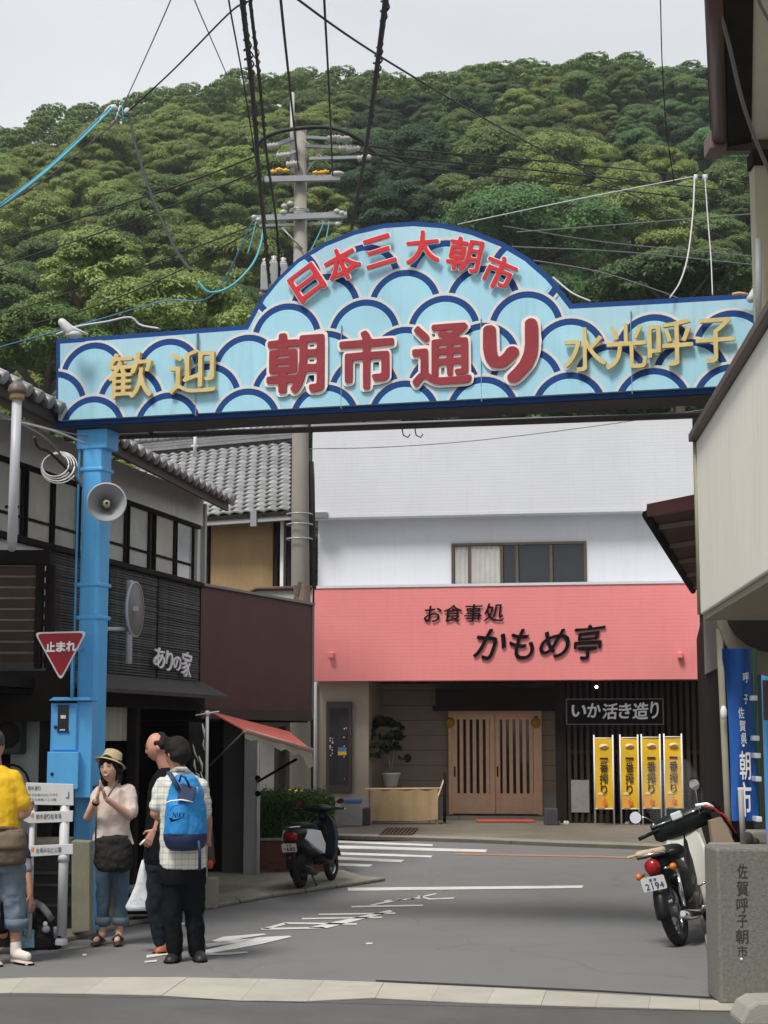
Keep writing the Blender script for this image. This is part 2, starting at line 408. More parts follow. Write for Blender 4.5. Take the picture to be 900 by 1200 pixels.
# left pavement with kerb stones
edge = [(-120, 1140), (-30, 1124), (75, 1105), (150, 1086), (240, 1067), (320, 1052), (395, 1041), (430, 1036), (452, 1032.5), (425, 1030.5), (405, 1024), (393, 1012), (384, 1000), (377, 991), (372, 984)]
kz = .04
eg = [G(x, y, 0) for x, y in edge]
far = [Vector((-1.5, 33, 0)), Vector((-9, 33, 0)), Vector((-9, 9, 0))]
ctr = Vector((-4, 20, 0))
inner = [p + (Vector((-.42, .9, 0)) * .16 if i < 8 else Vector((-1, .0, 0)) * .16) for i, p in enumerate(eg)]
obj('pavement', MB().poly([Vector((p.x, p.y, 0.002)) for p in inner] + [Vector((p.x, p.y, .002)) for p in far], (0, 0, kz - .006)), M_conc, kind='structure')
kerb = thing('kerb', None, None); kerb['kind'] = 'structure'
for i in range(len(eg) - 1):
    a, b, c_, d = eg[i], eg[i + 1], inner[i + 1], inner[i]
    nseg = max(1, int((b - a).length / .6))
    for k in range(nseg):
        t0, t1 = k / nseg + .008, (k + 1) / nseg - .008
        q = [a.lerp(b, t0), a.lerp(b, t1), d.lerp(c_, t1), d.lerp(c_, t0)]
        obj('kerb_stone', MB().poly([Vector((p.x, p.y, .001)) for p in q], (0, 0, kz)), M_conc, kerb, bevel=.012)
# restaurant forecourt and pavement beyond the cross road
fc = [G(360, 985), G(395, 983.5), G(450, 984.5), G(560, 988), G(650, 992), G(760, 996), G(840, 999), G(1000, 1004), Vector((14, 36, 0)), Vector((-2.2, 36, 0))]
fore = obj('forecourt', MB().poly([Vector((p.x, p.y, .003)) for p in fc], (0, 0, .05)), M_concd, kind='structure')
gut = [G(x, y, 0) for x, y in [(395, 983.5), (450, 984.5), (560, 988), (650, 992), (760, 996), (840, 999), (1000, 1004), (1000, 1001), (840, 996), (760, 993), (650, 989), (560, 985.2), (450, 982), (395, 981)]]
obj('kerb_edge', MB().poly([Vector((p.x, p.y, .002)) for p in gut], (0, 0, .06)), M_conc, kind='structure')
# the right-hand roadside strip
rs = [G(812, 1040), G(826, 1010), G(815, 985), Vector((5.8, 31, 0)), Vector((9, 31, 0)), Vector((9, 5, 0)), Vector((2.25, 8.6, 0)), G(905, 1190), G(838, 1160)]
obj('roadside', MB().poly([Vector((p.x, p.y, .002)) for p in rs], (0, 0, .055)), M_conc, kind='structure')
# road markings
def mark(name, quads, m=M_white):
    mb = MB()
    for q in quads: mb.sheet([G(x, y, .005) for x, y in q])
    return obj(name, mb, m, kind='structure')
mark('stop_line', [[(407, 1040.2), (684, 1037.6), (682, 1040.6), (408, 1043.8)]])
mark('crossing_stripe', [[(392, 984.8), (507, 989.4), (507, 991.4), (392, 987.4)], [(392, 990.6), (571, 995.6), (569, 998.6), (392, 994.2)],
     [(392, 998.2), (507, 1002.6), (505, 1004.8), (392, 1001.2)], [(392, 1004), (474, 1007.6), (470, 1010.4), (392, 1007.6)], [(392, 1011.3), (437, 1013), (433, 1015.6), (392, 1014.6)]])
mark('centre_line', [[(533, 999.8), (700, 1002.8), (840, 1007.2), (840, 1008.8), (700, 1004.6), (533, 1001.4)]], M_orange)
def zz(q): return [(180 + a / 2.368, 1030 + b / 2.368) for a, b in q]
lt = [[(160, 172), (195, 160), (305, 151), (314, 154), (250, 164), (190, 176)], [(145, 180), (235, 168), (280, 165), (250, 173), (145, 190)],
      [(145, 197), (290, 162), (375, 157), (384, 160), (300, 180), (145, 209)], [(145, 207), (258, 201), (263, 204), (225, 209), (145, 212)], [(-20, 211), (45, 203), (40, 209), (-20, 219)],
      [(-26, 228), (10, 224), (8, 229), (-24, 232)],
      [(298, 138), (362, 121), (374, 124), (318, 139)], [(298, 136), (470, 133), (480, 137), (300, 141)], [(364, 120), (565, 123), (563, 127), (362, 124.5)],
      [(428, 135), (655, 86), (664, 90), (478, 137)], [(412, 108.5), (635, 104.5), (633, 108), (412, 112)], [(458, 96.5), (672, 93), (670, 97), (458, 100)],
      [(548, 75), (748, 71), (747, 75), (550, 79)], [(598, 72), (680, 55), (697, 56), (612, 73)], [(640, 59.5), (742, 52), (740, 55), (640, 62)], [(702, 57), (780, 40), (788, 41.5), (712, 58)], [(735, 46), (770, 54), (835, 51), (833, 54.5), (765, 57.5), (730, 48)]]
mark('painted_lettering', [zz(q) for q in lt])
mark('worn_paint_speck', [[(209, 1082), (217, 1081), (216, 1083.5), (208, 1084)], [(96, 1118), (101, 1117.5), (102, 1119.5), (97, 1120)], [(428, 1105), (437, 1104.5), (436, 1106), (430, 1106.5)]])
# tar seam and drain grate
mb = MB(); sp = [(440, 1148), (560, 1153.5), (700, 1160), (835, 1168)]
for (x0, y0), (x1, y1) in zip(sp, sp[1:]): mb.sheet([G(x0, y0, .0045), G(x1, y1, .0045), G(x1, y1 + 1.6, .0045), G(x0, y0 + 1.6, .0045)])
obj('tar_seam', mb, mat('tar', (.02, .02, .02), rough=.6), kind='structure')
mb = MB(); g0, g1, g2, g3 = G(453, 971, .06), G(488, 971, .06), G(480, 979, .06), G(444, 979, .06)
M_rust = mat('rusty_iron', (.09, .055, .035), rough=.8, var=.4, scale=8)
for k in range(9):
    t = k / 8; a = g0.lerp(g1, t); b = g3.lerp(g2, t); mb.poly([a, a + Vector((.035, 0, 0)), b + Vector((.035, 0, 0)), b], (0, 0, .02))
for t in (0, .5, 1):
    a = g0.lerp(g3, t); b = g1.lerp(g2, t); mb.poly([a, b, b + Vector((0, -.04, 0)), a + Vector((0, -.04, 0))], (0, 0, .015))
o = obj('drain_grate', mb, M_rust); props(o, 'rusty iron drain grate set in the forecourt before the straw screen', 'grate')

# ------------------------------------------------------------------ the wooded hill
def skyl(x):
    xs = [-300, 0, 100, 200, 270, 350, 450, 560, 620, 750, 830, 1300]; ys = [150, 108, 80, 64, 52, 46, 41, 38, 27, 24, 28, 50]
    return float(np.interp(x, xs, ys))
HY0, HY1 = 62.0, 185.0
def hill(X, Y):
    if Y < HY0 - 14: return 0
    px = 450 + F * X / max(Y, 1)
    s = (Y - HY0) / (HY1 - HY0)
    top = (862 - skyl(px)) / F * HY1 + EYE - 5.0
    base = 2.0
    if s <= 0: z = base * max(0, 1 + s * 4)
    elif s <= 1: z = base + (top - base) * (s ** .93)
    else: z = top - (s - 1) * 30
    n = noise.noise(Vector((X * .045, Y * .045, 0))) * 3.2 * max(0, min(1, 3 * s)) * (1 if s < .9 else .3)
    return z + n
mb = MB(); nx, ny = 90, 60
vs = []
for j in range(ny + 1):
    Y = HY0 - 14 + (300 - HY0 + 14) * j / ny
    for i in range(nx + 1):
        X = (-1 + 2 * i / nx) * Y * .62; vs.append((X, Y, hill(X, Y)))
mb.add(vs, [(j * (nx + 1) + i, j * (nx + 1) + i + 1, (j + 1) * (nx + 1) + i + 1, (j + 1) * (nx + 1) + i) for j in range(ny) for i in range(nx)], True)
obj('hill', mb, mat('hill_undergrowth', (.03, .045, .016), rough=1, var=.4, scale=.5, bump=.6, bscale=4), kind='structure')

def leafmat(name, col, rnd=.25):
    m = mat(name, col, rough=.55, var=.45, scale=.55, rnd=rnd, spec=.25)
    nt = m.node_tree; b = nt.nodes['Principled BSDF']
    tr = nt.nodes.new('ShaderNodeBsdfTranslucent'); ms = nt.nodes.new('ShaderNodeMixShader'); ms.inputs[0].default_value = .3
    src = b.inputs['Base Color'].links[0].from_socket; nt.links.new(src, tr.inputs['Color'])
    out = nt.nodes['Material Output']; nt.links.new(b.outputs[0], ms.inputs[1]); nt.links.new(tr.outputs[0], ms.inputs[2]); nt.links.new(ms.outputs[0], out.inputs['Surface'])
    return m
M_leafA = leafmat('leaves_olive', (.215, .27, .072)); M_leafB = leafmat('leaves_green', (.12, .18, .052)); M_leafC = leafmat('leaves_dark_shade', (.038, .078, .034)); M_leafD = leafmat('leaves_blue_green', (.085, .16, .055)); M_leafY = leafmat('leaves_pale', (.25, .33, .10), .1)  # the dark leaf colour also holds the deep forest shadows
M_bark = mat('bark', (.10, .08, .06), rough=.95, var=.3, scale=3)
def crown_mesh(rng, rad, ht, lobes, leaves, size, m, flat=.6, name='crown'):
    """leaf faces spread through overlapping tufts that together make one uneven crown"""
    g = np.random.default_rng(rng.randrange(1 << 30)); Q = []
    for l in range(lobes):
        a = g.uniform(0, 2 * PI); r = g.random() ** .6 * rad
        z = ht * (.12 + .88 * math.sqrt(max(0, 1 - (r / rad) ** 2))) * (1 if g.random() < .7 else g.uniform(.2, .9))
        c = np.array([r * math.cos(a), r * math.sin(a), z]); lr = rad * g.uniform(.17, .36)
        n = max(8, int(leaves * (lr / (rad * .26)) ** 2))
        d = g.normal(size=(n, 3)); d /= np.linalg.norm(d, axis=1)[:, None]
        d[:, 2] = np.where(d[:, 2] < -.35, -d[:, 2], d[:, 2])
        # small sprays inside each tuft
        k = max(3, n // 22); sp = g.normal(size=(k, 3)); sp /= np.linalg.norm(sp, axis=1)[:, None]; sp[:, 2] = np.abs(sp[:, 2]) - .25
        d = d * .45 + sp[g.integers(0, k, n)] * .8; d /= np.linalg.norm(d, axis=1)[:, None]
        p = c + d * np.array([lr, lr, lr * flat]) * g.uniform(.68, 1.1, n)[:, None]
        nrm = d * 1.1 + g.normal(size=(n, 3)) * .42 + np.array([0, 0, .45]); nrm /= np.linalg.norm(nrm, axis=1)[:, None]
        t = np.cross(nrm, g.normal(size=(n, 3))); t /= np.linalg.norm(t, axis=1)[:, None]
        b = np.cross(nrm, t); s = g.uniform(.6, 1.3, n)[:, None] * size
        Q.append(np.stack([p - t * s, p - b * s * .5, p + t * s, p + b * s * .5], 1).reshape(-1, 3))
    V = np.concatenate(Q); nf = len(V) // 4
    me = bpy.data.meshes.new(name); me.vertices.add(len(V)); me.vertices.foreach_set('co', V.ravel().astype(np.float32))
    me.loops.add(len(V)); me.loops.foreach_set('vertex_index', np.arange(len(V), dtype=np.int32))
    me.polygons.add(nf); me.polygons.foreach_set('loop_start', np.arange(0, len(V), 4, dtype=np.int32))
    me.update(calc_edges=True); me.materials.append(m)
    return me
rng = random.Random(3)
crowns = []
for m in (M_leafA, M_leafB, M_leafC, M_leafD):
    for v in range(3):
        crowns.append(crown_mesh(rng, 3.4, 4.8, 64, 600, .10, m, flat=.6))
def trunk_mesh(h, r, limbs=3, seedv=0):
    g = random.Random(seedv); mb = MB(); mb.tube([(0, 0, -1.5), (.05, .03, h * .5), (.15, -.05, h)], [r, r * .8, r * .5], 7)
    for k in range(limbs):
        a = 2 * PI * k / limbs + g.uniform(-.4, .4)
        mb.tube([(.07, 0, h * .55), (math.cos(a) * h * .22, math.sin(a) * h * .22, h * .85), (math.cos(a) * h * .45, math.sin(a) * h * .45, h * 1.25)], [r * .5, r * .35, r * .15], 6)
    return mb.mesh('trunk', M_bark)
trunks = [trunk_mesh(3.2, .22, 4, k) for k in range(3)]
spots = []
Y = HY0
while Y < HY1 + 3:
    sf_ = (Y - HY0) / (HY1 - HY0); st = 4.5 - 1.6 * sf_
    X = -Y * .27 - rng.uniform(0, st)
    while X < Y * .245:
        spots.append((X + rng.uniform(-1.3, 1.3), Y + rng.uniform(-1.6, 1.6), rng.uniform(.72, 1.3) * st / 4.7))
        X += st * 1.28
    Y += st * 1.25
print('trees', len(spots))
def kind_at(X, Y):
    n = noise.noise(Vector((X * .03, Y * .025, 5))); px = 450 + F * X / Y; s = (Y - HY0) / (HY1 - HY0)
    v = n + rng.uniform(-.25, .25)
    if px > 420 and s < .85: v -= .46  # darker green trees here, deep forest shadow put into their leaf colour
    if px < 420 and s > .35: v += .22  # paler trees up here, sunlight on the slope put into the leaf colour
    if s < .3 and px < 420: v -= .1
    if v > .12: return 0
    if v > -.12: return 1
    if v > -.32: return 3
    return 2
KL = ['olive-topped broadleaf tree in the forest on the hill behind the arch', 'mid-green broadleaf tree in the forest on the hill behind the arch', 'dark evergreen broadleaf tree in the forest on the hill behind the arch', 'fresh-green layered tree in the forest on the hill behind the arch']
KG = ['olive forest trees on the hill', 'mid-green forest trees on the hill', 'dark forest trees on the hill', 'layered forest trees on the hill']
KN = 'forest_tree'
spots.sort(key=lambda s: s[1])
extra = []
for i, (X, Y, s) in enumerate(spots):
    if i >= 292: extra.append((X, Y, s)); continue
    k = kind_at(X, Y)
    t = thing(KN, KL[k], 'tree', (X, Y, hill(X, Y) + .9), rng.uniform(0, 6.28), KG[k]); t.scale = (s * 1.0, s * 1.0, s * rng.uniform(.8, 1.25))
    o = bpy.data.objects.new('crown', crowns[k * 3 + rng.randrange(3)]); C.objects.link(o); o.parent = t; o.location = (0, 0, -.6)
    o = bpy.data.objects.new('trunk', trunks[rng.randrange(3)]); C.objects.link(o); o.parent = t
for q_, (X, Y, s) in enumerate(extra): extra[q_] = (X, Y, s)
if extra:
    V = []; Fc = []
    src = crown_mesh(rng, 3.5, 4.6, 46, 42, .26, M_leafB, flat=.55); co = np.empty(len(src.vertices) * 3); src.vertices.foreach_get('co', co); co = co.reshape(-1, 3)
    nf = len(co) // 4
    for X, Y, s in extra:
        o_ = len(V); V.extend((co * s * 1.05 + np.array([X, Y, hill(X, Y) + .4])).tolist()); Fc.extend([(o_ + 4 * i, o_ + 4 * i + 1, o_ + 4 * i + 2, o_ + 4 * i + 3) for i in range(nf)])
    me = bpy.data.meshes.new('hilltop_trees'); me.from_pydata(V, [], Fc); me.materials.append(M_leafB)
    props(obj('hilltop_trees', me, M_leafB), 'far crowns of the forest along the hilltop', 'forest', None, 'stuff')
# single trees that stand out
def solo(name, label, px, py, Y, rad, ht, m, lobes=70, leaves=260, size=.09, seedv=1, flat=.72):
    p = P(px, py, Y); gz = max(hill(p.x, Y), 0)
    t = thing(name, label, 'tree', (p.x, Y, gz)); zc = p.z - gz
    obj('crown', crown_mesh(random.Random(seedv), rad, ht, lobes, leaves, size, m, flat=flat), m, t).location = (0, 0, zc - ht)
    mb = MB(); mb.tube([(0, 0, -.5), (.1, 0, zc * .5), (.2, .1, zc - ht * .6)], [.28, .22, .12], 8)
    for k in range(5):
        a = k * 1.3; mb.tube([(.12, 0, zc - ht * 1.1), (math.cos(a) * rad * .4, math.sin(a) * rad * .4, zc - ht * .7), (math.cos(a) * rad * .75, math.sin(a) * rad * .75, zc - ht * .35)], [.12, .08, .03], 6)
    obj('trunk', mb, M_bark, t); return t
solo('pale_green_tree', 'tall pale green tree with a pointed top directly behind the left end of the arch', 112, 283, 58, 1.9, 3.2, M_leafY, 50, 420, .075, 5)
solo('pale_green_tree', 'broad pale green tree spreading low behind the small gold letters of the arch', 205, 340, 56, 2.7, 2.3, M_leafY, 64, 460, .075, 6)
solo('pale_green_tree', 'low pale green tree rising over the tiled roof at the far left', 50, 375, 54, 2.2, 2.4, M_leafB, 50, 420, .075, 7)
solo('layered_tree', 'large bright green layered tree above the right end of the arch', 790, 315, 66, 3.4, 1.8, M_leafD, 70, 420, .10, 8, .55)
solo('layered_tree', 'wide bright green layered tree on the slope right of the red dome lettering', 620, 245, 92, 5.2, 3.0, M_leafD, 80, 480, .12, 9, .55)
# ------------------------------------------------------------------ the welcome arch
M_blue = mat('pole_blue_paint', (.11, .44, .84), rough=.45, var=.08, scale=2, streak=.30, bump=.05, bscale=30)
M_navy = mat('navy_paint', (.010, .052, .20), rough=.6, spec=.2, var=.1, dirt=.15)
M_cream = mat('cream_paint', (.62, .60, .57), rough=.55, var=.08, dirt=.25)
M_sky = mat('pale_blue_paint', (.36, .58, .68), rough=.5, var=.08, scale=1.5, streak=.38)
M_sky2 = mat('light_blue_paint', (.34, .60, .72), rough=.5, var=.09, scale=1.5, streak=.28)
M_sky3 = mat('bright_blue_paint', (.24, .55, .72), rough=.5, var=.05, scale=2, streak=.2)
M_seam = mat('seam_dark', (.22, .33, .40), rough=.8)
M_soff = mat('arch_underside', (.055, .052, .055), rough=.7, var=.3)
M_maroon = mat('maroon_letter', (.26, .025, .035), rough=.45, var=.12, scale=4)
M_red = mat('red_letter', (.58, .02, .03), rough=.4, var=.06)
M_lcream = mat('letter_rim', (.78, .70, .66), rough=.5, var=.05)
M_gold = mat('gold_letter', (.60, .46, .19), rough=.5, var=.15, scale=5, dirt=.25)
A = Frame((-2.865, 14.6), (2.873, 12.8))
arch = fthing('welcome_arch', 'tall blue market street arch with wave pattern board and large red Japanese letters', 'arch', A)
oc = [(66, 500), (66, 398), (170, 390), (288, 381), (296, 366), (308, 347), (325, 326), (348, 304), (380, 284), (415, 270), (450, 262), (485, 259.5), (520, 262), (555, 270), (590, 284), (620, 302), (645, 324), (660, 342), (671, 356), (780, 350), (895, 343), (895, 458)]
pan = [A.hit(x, y) for x, y in oc]
mb = MB(); mb.poly([Vector((u, 0, v)) for u, v in pan], (0, .42, 0)); obj('board_case', mb, M_navy, arch)
ctrp = (A.hit(480, 430))
def inset(pts, d):
    n = len(pts); out = []
    area = sum(pts[i][0] * pts[(i + 1) % n][1] - pts[(i + 1) % n][0] * pts[i][1] for i in range(n)); sg = 1 if area > 0 else -1
    for i in range(n):
        a, b, c = (Vector(pts[(i + k) % n]) for k in (-1, 0, 1))
        e1 = (b - a).normalized(); e2 = (c - b).normalized(); n1 = Vector((-e1.y, e1.x)) * sg; n2 = Vector((-e2.y, e2.x)) * sg
        m = (n1 + n2); m = m / max(m.dot(n1), .3); out.append(tuple(b + m * d))
    return out
face = inset(pan, .045)
obj('face_sheet', MB().poly([Vector((u, -.012, v)) for u, v in face], (0, .010, 0)), M_sky, arch)
def clip(subject, cx, cz, r, n=44):
    poly = subject
    for k in range(n):
        th = 2 * PI * k / n; nx_, nz_ = math.cos(th), math.sin(th)
        out = []
        for i in range(len(poly)):
            a, b = poly[i - 1], poly[i]
            da = (a[0] - cx) * nx_ + (a[1] - cz) * nz_ - r; db = (b[0] - cx) * nx_ + (b[1] - cz) * nz_ - r
            if (da <= 0) != (db <= 0):
                t = da / (da - db); out.append((a[0] + (b[0] - a[0]) * t, a[1] + (b[1] - a[1]) * t))
            if db <= 0: out.append(b)
        poly = out
        if not poly: return []
    cl = []
    for p in poly:
        if not cl or (p[0] - cl[-1][0]) ** 2 + (p[1] - cl[-1][1]) ** 2 > 1e-7: cl.append(p)
    return cl
ev = [18, 111, 199, 291, 382, 475, 567, 668, 766, 858, 950]; od = [66, 155, 245, 337, 428, 521, 617, 717, 810, 902]
def boty(x): return 500 + (458 - 500) * (x - 66) / (895 - 66)
for row in range(6):
    xs = ev if row % 2 == 0 else od
    if row >= 3: xs = [x for x in xs if 300 < x < 665]
    for x in xs:
        pxm = 44.5 + 3 * (x - 100) / 790
        crest = boty(x) - 35 - 31.6 * row * (1 + .03 * (row > 2))
        u, v = A.hit(x, crest + pxm); u2, v2 = A.hit(x, crest); r = v2 - v
        mb = MB(); base = -.014 - .006 * (6 - row); any_ = False
        for j, (rr, mi) in enumerate(((r, 0), (r * .93, 1), (r * .765, 2), (r * .715, 3), (r * .70, 2))):
            q = clip(face, u, v, rr)
            if len(q) > 2:
                mb.cur = mi; any_ = True
                mb.poly([Vector((a, base - .0012 * j, b)) for a, b in q], (0, .0055 - .0012 * 0 if j == 0 else .001, 0))
        if any_: obj('wave_scale', mb, [M_cream, M_navy, M_sky2, M_sky3], arch, fixn=False)
for x in (232, 402, 566, 742):
    a, b = A.hit(x, boty(x) - 3), A.hit(x, boty(x) - 100)
    obj('panel_seam', MB().box(a[0] - .0025, a[0] + .0025, -.0555, -.012, a[1], b[1]), M_seam, arch)
# raised letters
def rimmed(ch, box, t, rim, m, off=-.078, roll=0, keep=False, ex=.05, **k):
    me, gw, gh = glyph(ch, t, ex, m, **k); me2, gw2, gh2 = glyph(ch, t + rim, ex * .6, M_lcream, **k)
    x0, y0, x1, y1 = box; cx, cy = (x0 + x1) / 2, (y0 + y1) / 2
    W = A.hit(x1, cy)[0] - A.hit(x0, cy)[0]; H = A.hit(cx, y0)[1] - A.hit(cx, y1)[1]; u, v = A.hit(cx, cy)
    sx, sy = W / gw2, H / gh2
    if keep: sx = sy = min(sx, sy)
    for nm, mm, o_ in (('letter_face', me, off), ('letter_rim', me2, off + .012)):
        o = bpy.data.objects.new(nm, mm); C.objects.link(o); o.parent = arch; o.location = (u, o_, v); o.rotation_euler = (PI / 2, roll, 0); o.scale = (sx, sy, sx * .32)
for ch, b, t, rim in (('朝', (313, 389, 387, 466), .030, .048), ('市', (398, 387, 468, 461), .032, .048), ('通', (483, 379, 558, 457), .026, .042), ('RI', (565, 374, 637, 454), .088, .048)):
    rimmed(ch, b, t, rim, M_maroon)
sm = [('日', 363, 334, 38, -33), ('本', 404, 312, 42, -24), ('三', 447, 297, 38, -12), ('大', 498, 292, 41, 0), ('朝', 547, 301, 42, 14), ('市', 587, 322, 41, 27)]
for ch, x, y, s, a in sm:
    h = s * .98 / 2; rimmed(ch, (x - s / 2, y - h, x + s / 2, y + h), .022, .030, M_red, off=-.075, roll=R(a))
for ch, b in (('歓', (133, 416, 184, 469)), ('迎', (204, 412, 258, 463)), ('水', (663, 387, 713, 438)), ('光', (712, 382, 760, 435)), ('呼', (761, 378, 814, 432)), ('子', (817, 376, 863, 428))):
    put(ch, A, b, arch, M_gold, .014, off=-.085, nib=(1.9, 0), ex=.05)
# posts, brackets, beam
def hitx(fr, x, y, off=0): return fr.hit(x, y, off)
pu = A.hit(107, 520)[0]; pz = A.hit(107, 500)[1]; pl = A.hit(103, 1090, 0)[0]
pu = (pu + pl) / 2 - .085
mb = MB(); mb.box(pu - .10, pu + .10, .10, .32, 0.02, pz + .0); obj('post', mb, M_blue, arch, bevel=.035)
for z in (pz - .08, 3.02, 2.73, 4.05):
    wd = .15 if z > 4.2 else .112
    obj('bracket', MB().box(pu - wd, pu + wd, .09, .33, z - (.10 if z > 4.2 else .018), z + (.08 if z > 4.2 else .018)), M_blue, arch, bevel=.01)
obj('conduit', MB().tube([(pu - .135, .12, 2.0), (pu - .135, .12, 4.0), (pu - .13, .12, 4.3)], .012, 6), M_blue, arch)
ru = A.hit(905, 700)[0]
mb = MB(); mb.box(ru - .112, ru + .13, .10, .32, 0.02, A.hit(895, 458)[1]); obj('post', mb, M_blue, arch, bevel=.03)
b0 = A.hit(110, 512, .7); b1 = A.hit(840, 487, .7)
M_brown = mat('brown_steel', (.085, .065, .055), rough=.6, var=.3, dirt=.3)
obj('beam', MB().tube([(b0[0] - .3, .7, b0[1]), (b1[0] + .5, .7, b1[1])], .028, 8), M_brown, arch)
for u in (pu + .3, 2.6, 4.6): obj('strut', MB().tube([(u, .7, b0[1]), (u, .38, b0[1] + .16)], .02, 6), M_brown, arch)
obj('underside_panel', MB().poly([Vector((pan[0][0] + .05, .02, pan[0][1] - .012)), Vector((pan[-1][0] - .02, .02, pan[-1][1] - .012)), Vector((pan[-1][0] - .02, .40, pan[-1][1] - .012)), Vector((pan[0][0] + .05, .40, pan[0][1] - .012))], (0, 0, .008)), M_soff, arch)

# ------------------------------------------------------------------ the restaurant
M_wsid = ribbed('white_siding', (.64, .65, .69), 'Z', .065, .16, var=.05, scale=.8, streak=.14)
M_wplain = mat('white_wall', (.62, .63, .67), rough=.7, var=.04, scale=.8, streak=.14)
M_pink = ribbed('pink_siding', (.80, .25, .25), 'Z', .065, .16, var=.05, scale=.8, streak=.10)
M_beige = mat('beige_tile_wall', (.36, .30, .235), rough=.7, var=.1, scale=2, dirt=.15)
M_dk = mat('dark_brown_timber', (.020, .014, .011), rough=.8, spec=.12, var=.3, scale=5)
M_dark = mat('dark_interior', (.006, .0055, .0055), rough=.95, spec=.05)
M_bronze = mat('bronze_frame', (.12, .09, .065), rough=.4, metal=.4, var=.1)
M_glass = mat('window_glass', (.02, .022, .026), rough=.06, spec=.6, var=.02)
M_wood = mat('light_timber', (.84, .56, .36), rough=.55, var=.1, scale=6)
M_black = mat('black_ink', (.006, .005, .007), rough=.9, spec=.1)
M_wht = mat('white_ink', (.86, .86, .87), rough=.5, var=.03)
M_metal = mat('grey_metal', (.35, .36, .37), rough=.4, metal=.7, var=.1)
RF = Frame((-1.404, 32.6), (5.99, 31.4))
rest = fthing('restaurant', 'white restaurant building with a pink fascia above a dark timber entrance', 'building', RF)
def fbox(fr, x0, y0, x1, y1, off, depth, mb=None):
    """box whose front face fills the sight-line rectangle, at distance off behind the frame"""
    mb = mb or MB(); cx = (x0 + x1) / 2; cy = (y0 + y1) / 2
    a = fr.hit(x0, cy, off)[0]; b = fr.hit(x1, cy, off)[0]; c = fr.hit(cx, y0, off)[1]; d = fr.hit(cx, y1, off)[1]
    return mb.box(min(a, b), max(a, b), off, off + depth, min(c, d), max(c, d))
# upper box, recessed band, pink fascia, ground floor
zt = RF.hit(590, 494)[1]; zl = RF.hit(590, 599.5)[1]; zp = RF.hit(590, 686.5, -.45)[1]; zb = RF.hit(590, 797, -.45)[1]
uL, uR = RF.hit(366, 560)[0], RF.hit(813, 560)[0]; vL, vR = RF.hit(368, 750, -.45)[0], RF.hit(820.5, 750, -.45)[0]
WALL = .35
obj('upper_wall', MB().box(uL, uR, 0, 8, zl, zt), M_wsid, rest, bevel=.01)
obj('roof_edge', MB().box(uL - .03, uR + .03, -.03, 8.05, zt, zt + .06), M_metal, rest)
wx = [528, 688]; wy = [637, 685]
w0 = RF.hit(529, 637, WALL); w1 = RF.hit(688, 686, WALL)
mb = MB(); mb.box(uL + .05, w0[0], WALL, 8, zb + .06, zl); mb.box(w1[0], uR + .02, WALL, 8, zb + .06, zl); mb.box(w0[0], w1[0], WALL + .6, 8, zb + .06, zl)
mb.box(w0[0], w1[0], WALL, WALL + .6, w0[1], zl); mb.box(w0[0], w1[0], WALL, WALL + .6, zb + .06, w1[1])
obj('middle_wall', mb, M_wplain, rest)
obj('floor_slab', MB().box(uL - .02, uR + .02, -.02, .4, zl - .05, zl), M_wplain, rest)
win = obj('window_frame', MB().box(w0[0], w1[0], WALL - .03, WALL + .05, w0[1] - .05, w0[1]).box(w0[0], w1[0], WALL - .05, WALL + .05, w1[1], w1[1] + .05).box(w0[0], w0[0] + .05, WALL - .03, WALL + .05, w1[1] + .05, w0[1] - .05).box(w1[0] - .05, w1[0], WALL - .03, WALL + .05, w1[1] + .05, w0[1] - .05), M_bronze, rest)
cx_ = [529, 550, 588, 606, 646, 688]
for i in range(5):
    a = RF.hit(cx_[i], 660, WALL)[0]; b = RF.hit(cx_[i + 1], 660, WALL)[0]
    obj('pane', MB().box(a + .04, b - .02, WALL + .03, WALL + .04, w1[1] + .05, w0[1] - .05), M_glass, win)
    if i: obj('mullion', MB().box(a - .028, a + .028, WALL - .01, WALL + .045, w1[1] + .05, w0[1] - .05), M_bronze, win)
M_curt = mat('curtain_cloth', (.42, .41, .39), rough=.9, var=.15, scale=4)
def curtain(x0, x1, y, z0, z1, m, waves=7, amp=.03, n=60):
    mb = MB(); vs = []
    for k in range(n + 1):
        t = k / n; yy = y + amp * math.sin(t * waves * 2 * PI) * (1 + .3 * math.sin(t * 11)); vs += [(x0 + (x1 - x0) * t, yy, z0), (x0 + (x1 - x0) * t, yy * 1 + amp * .2, z1)]
    return mb.add(vs, [(2 * k, 2 * k + 2, 2 * k + 3, 2 * k + 1) for k in range(n)], True)
a = RF.hit(533, 660, WALL)[0]; b = RF.hit(586, 660, WALL)[0]
obj('curtain', curtain(a, b, WALL + .016, w1[1] + .06, w0[1] - .06, M_curt, 9, .008), M_curt, win)
fas = obj('pink_fascia', MB().box(vL, vR, -.45, .2, zb, zp), M_pink, rest)
for u in np.arange(vL + .95, vR, .95): obj('panel_joint', MB().box(u, u + .006, -.4525, -.45, zb + .01, zp), mat('pink_joint', (.74, .23, .23), rough=.8), rest)
obj('fascia_cap', MB().box(vL - .02, vR + .02, -.47, .34, zp, zp + .05), M_wplain, rest)
for x in (389, 797):
    u, v = RF.hit(x, 768, -.45); mb = MB(); mb.box(u - .05, u + .05, -.56, -.45, v - .06, v + .06); obj('spot_lamp', mb, M_pink, rest, bevel=.02)
for ch, b in (('お', (497, 710, 518, 729)), ('食', (520, 709, 542, 729)), ('事', (544, 708, 566, 729)), ('処', (567, 707, 590, 728))):
    put(ch, RF, b, rest, M_black, .016, off=-.03, foff=-.45, nib=(1.7, .5), shear=.12, ex=.012, wob=.01)
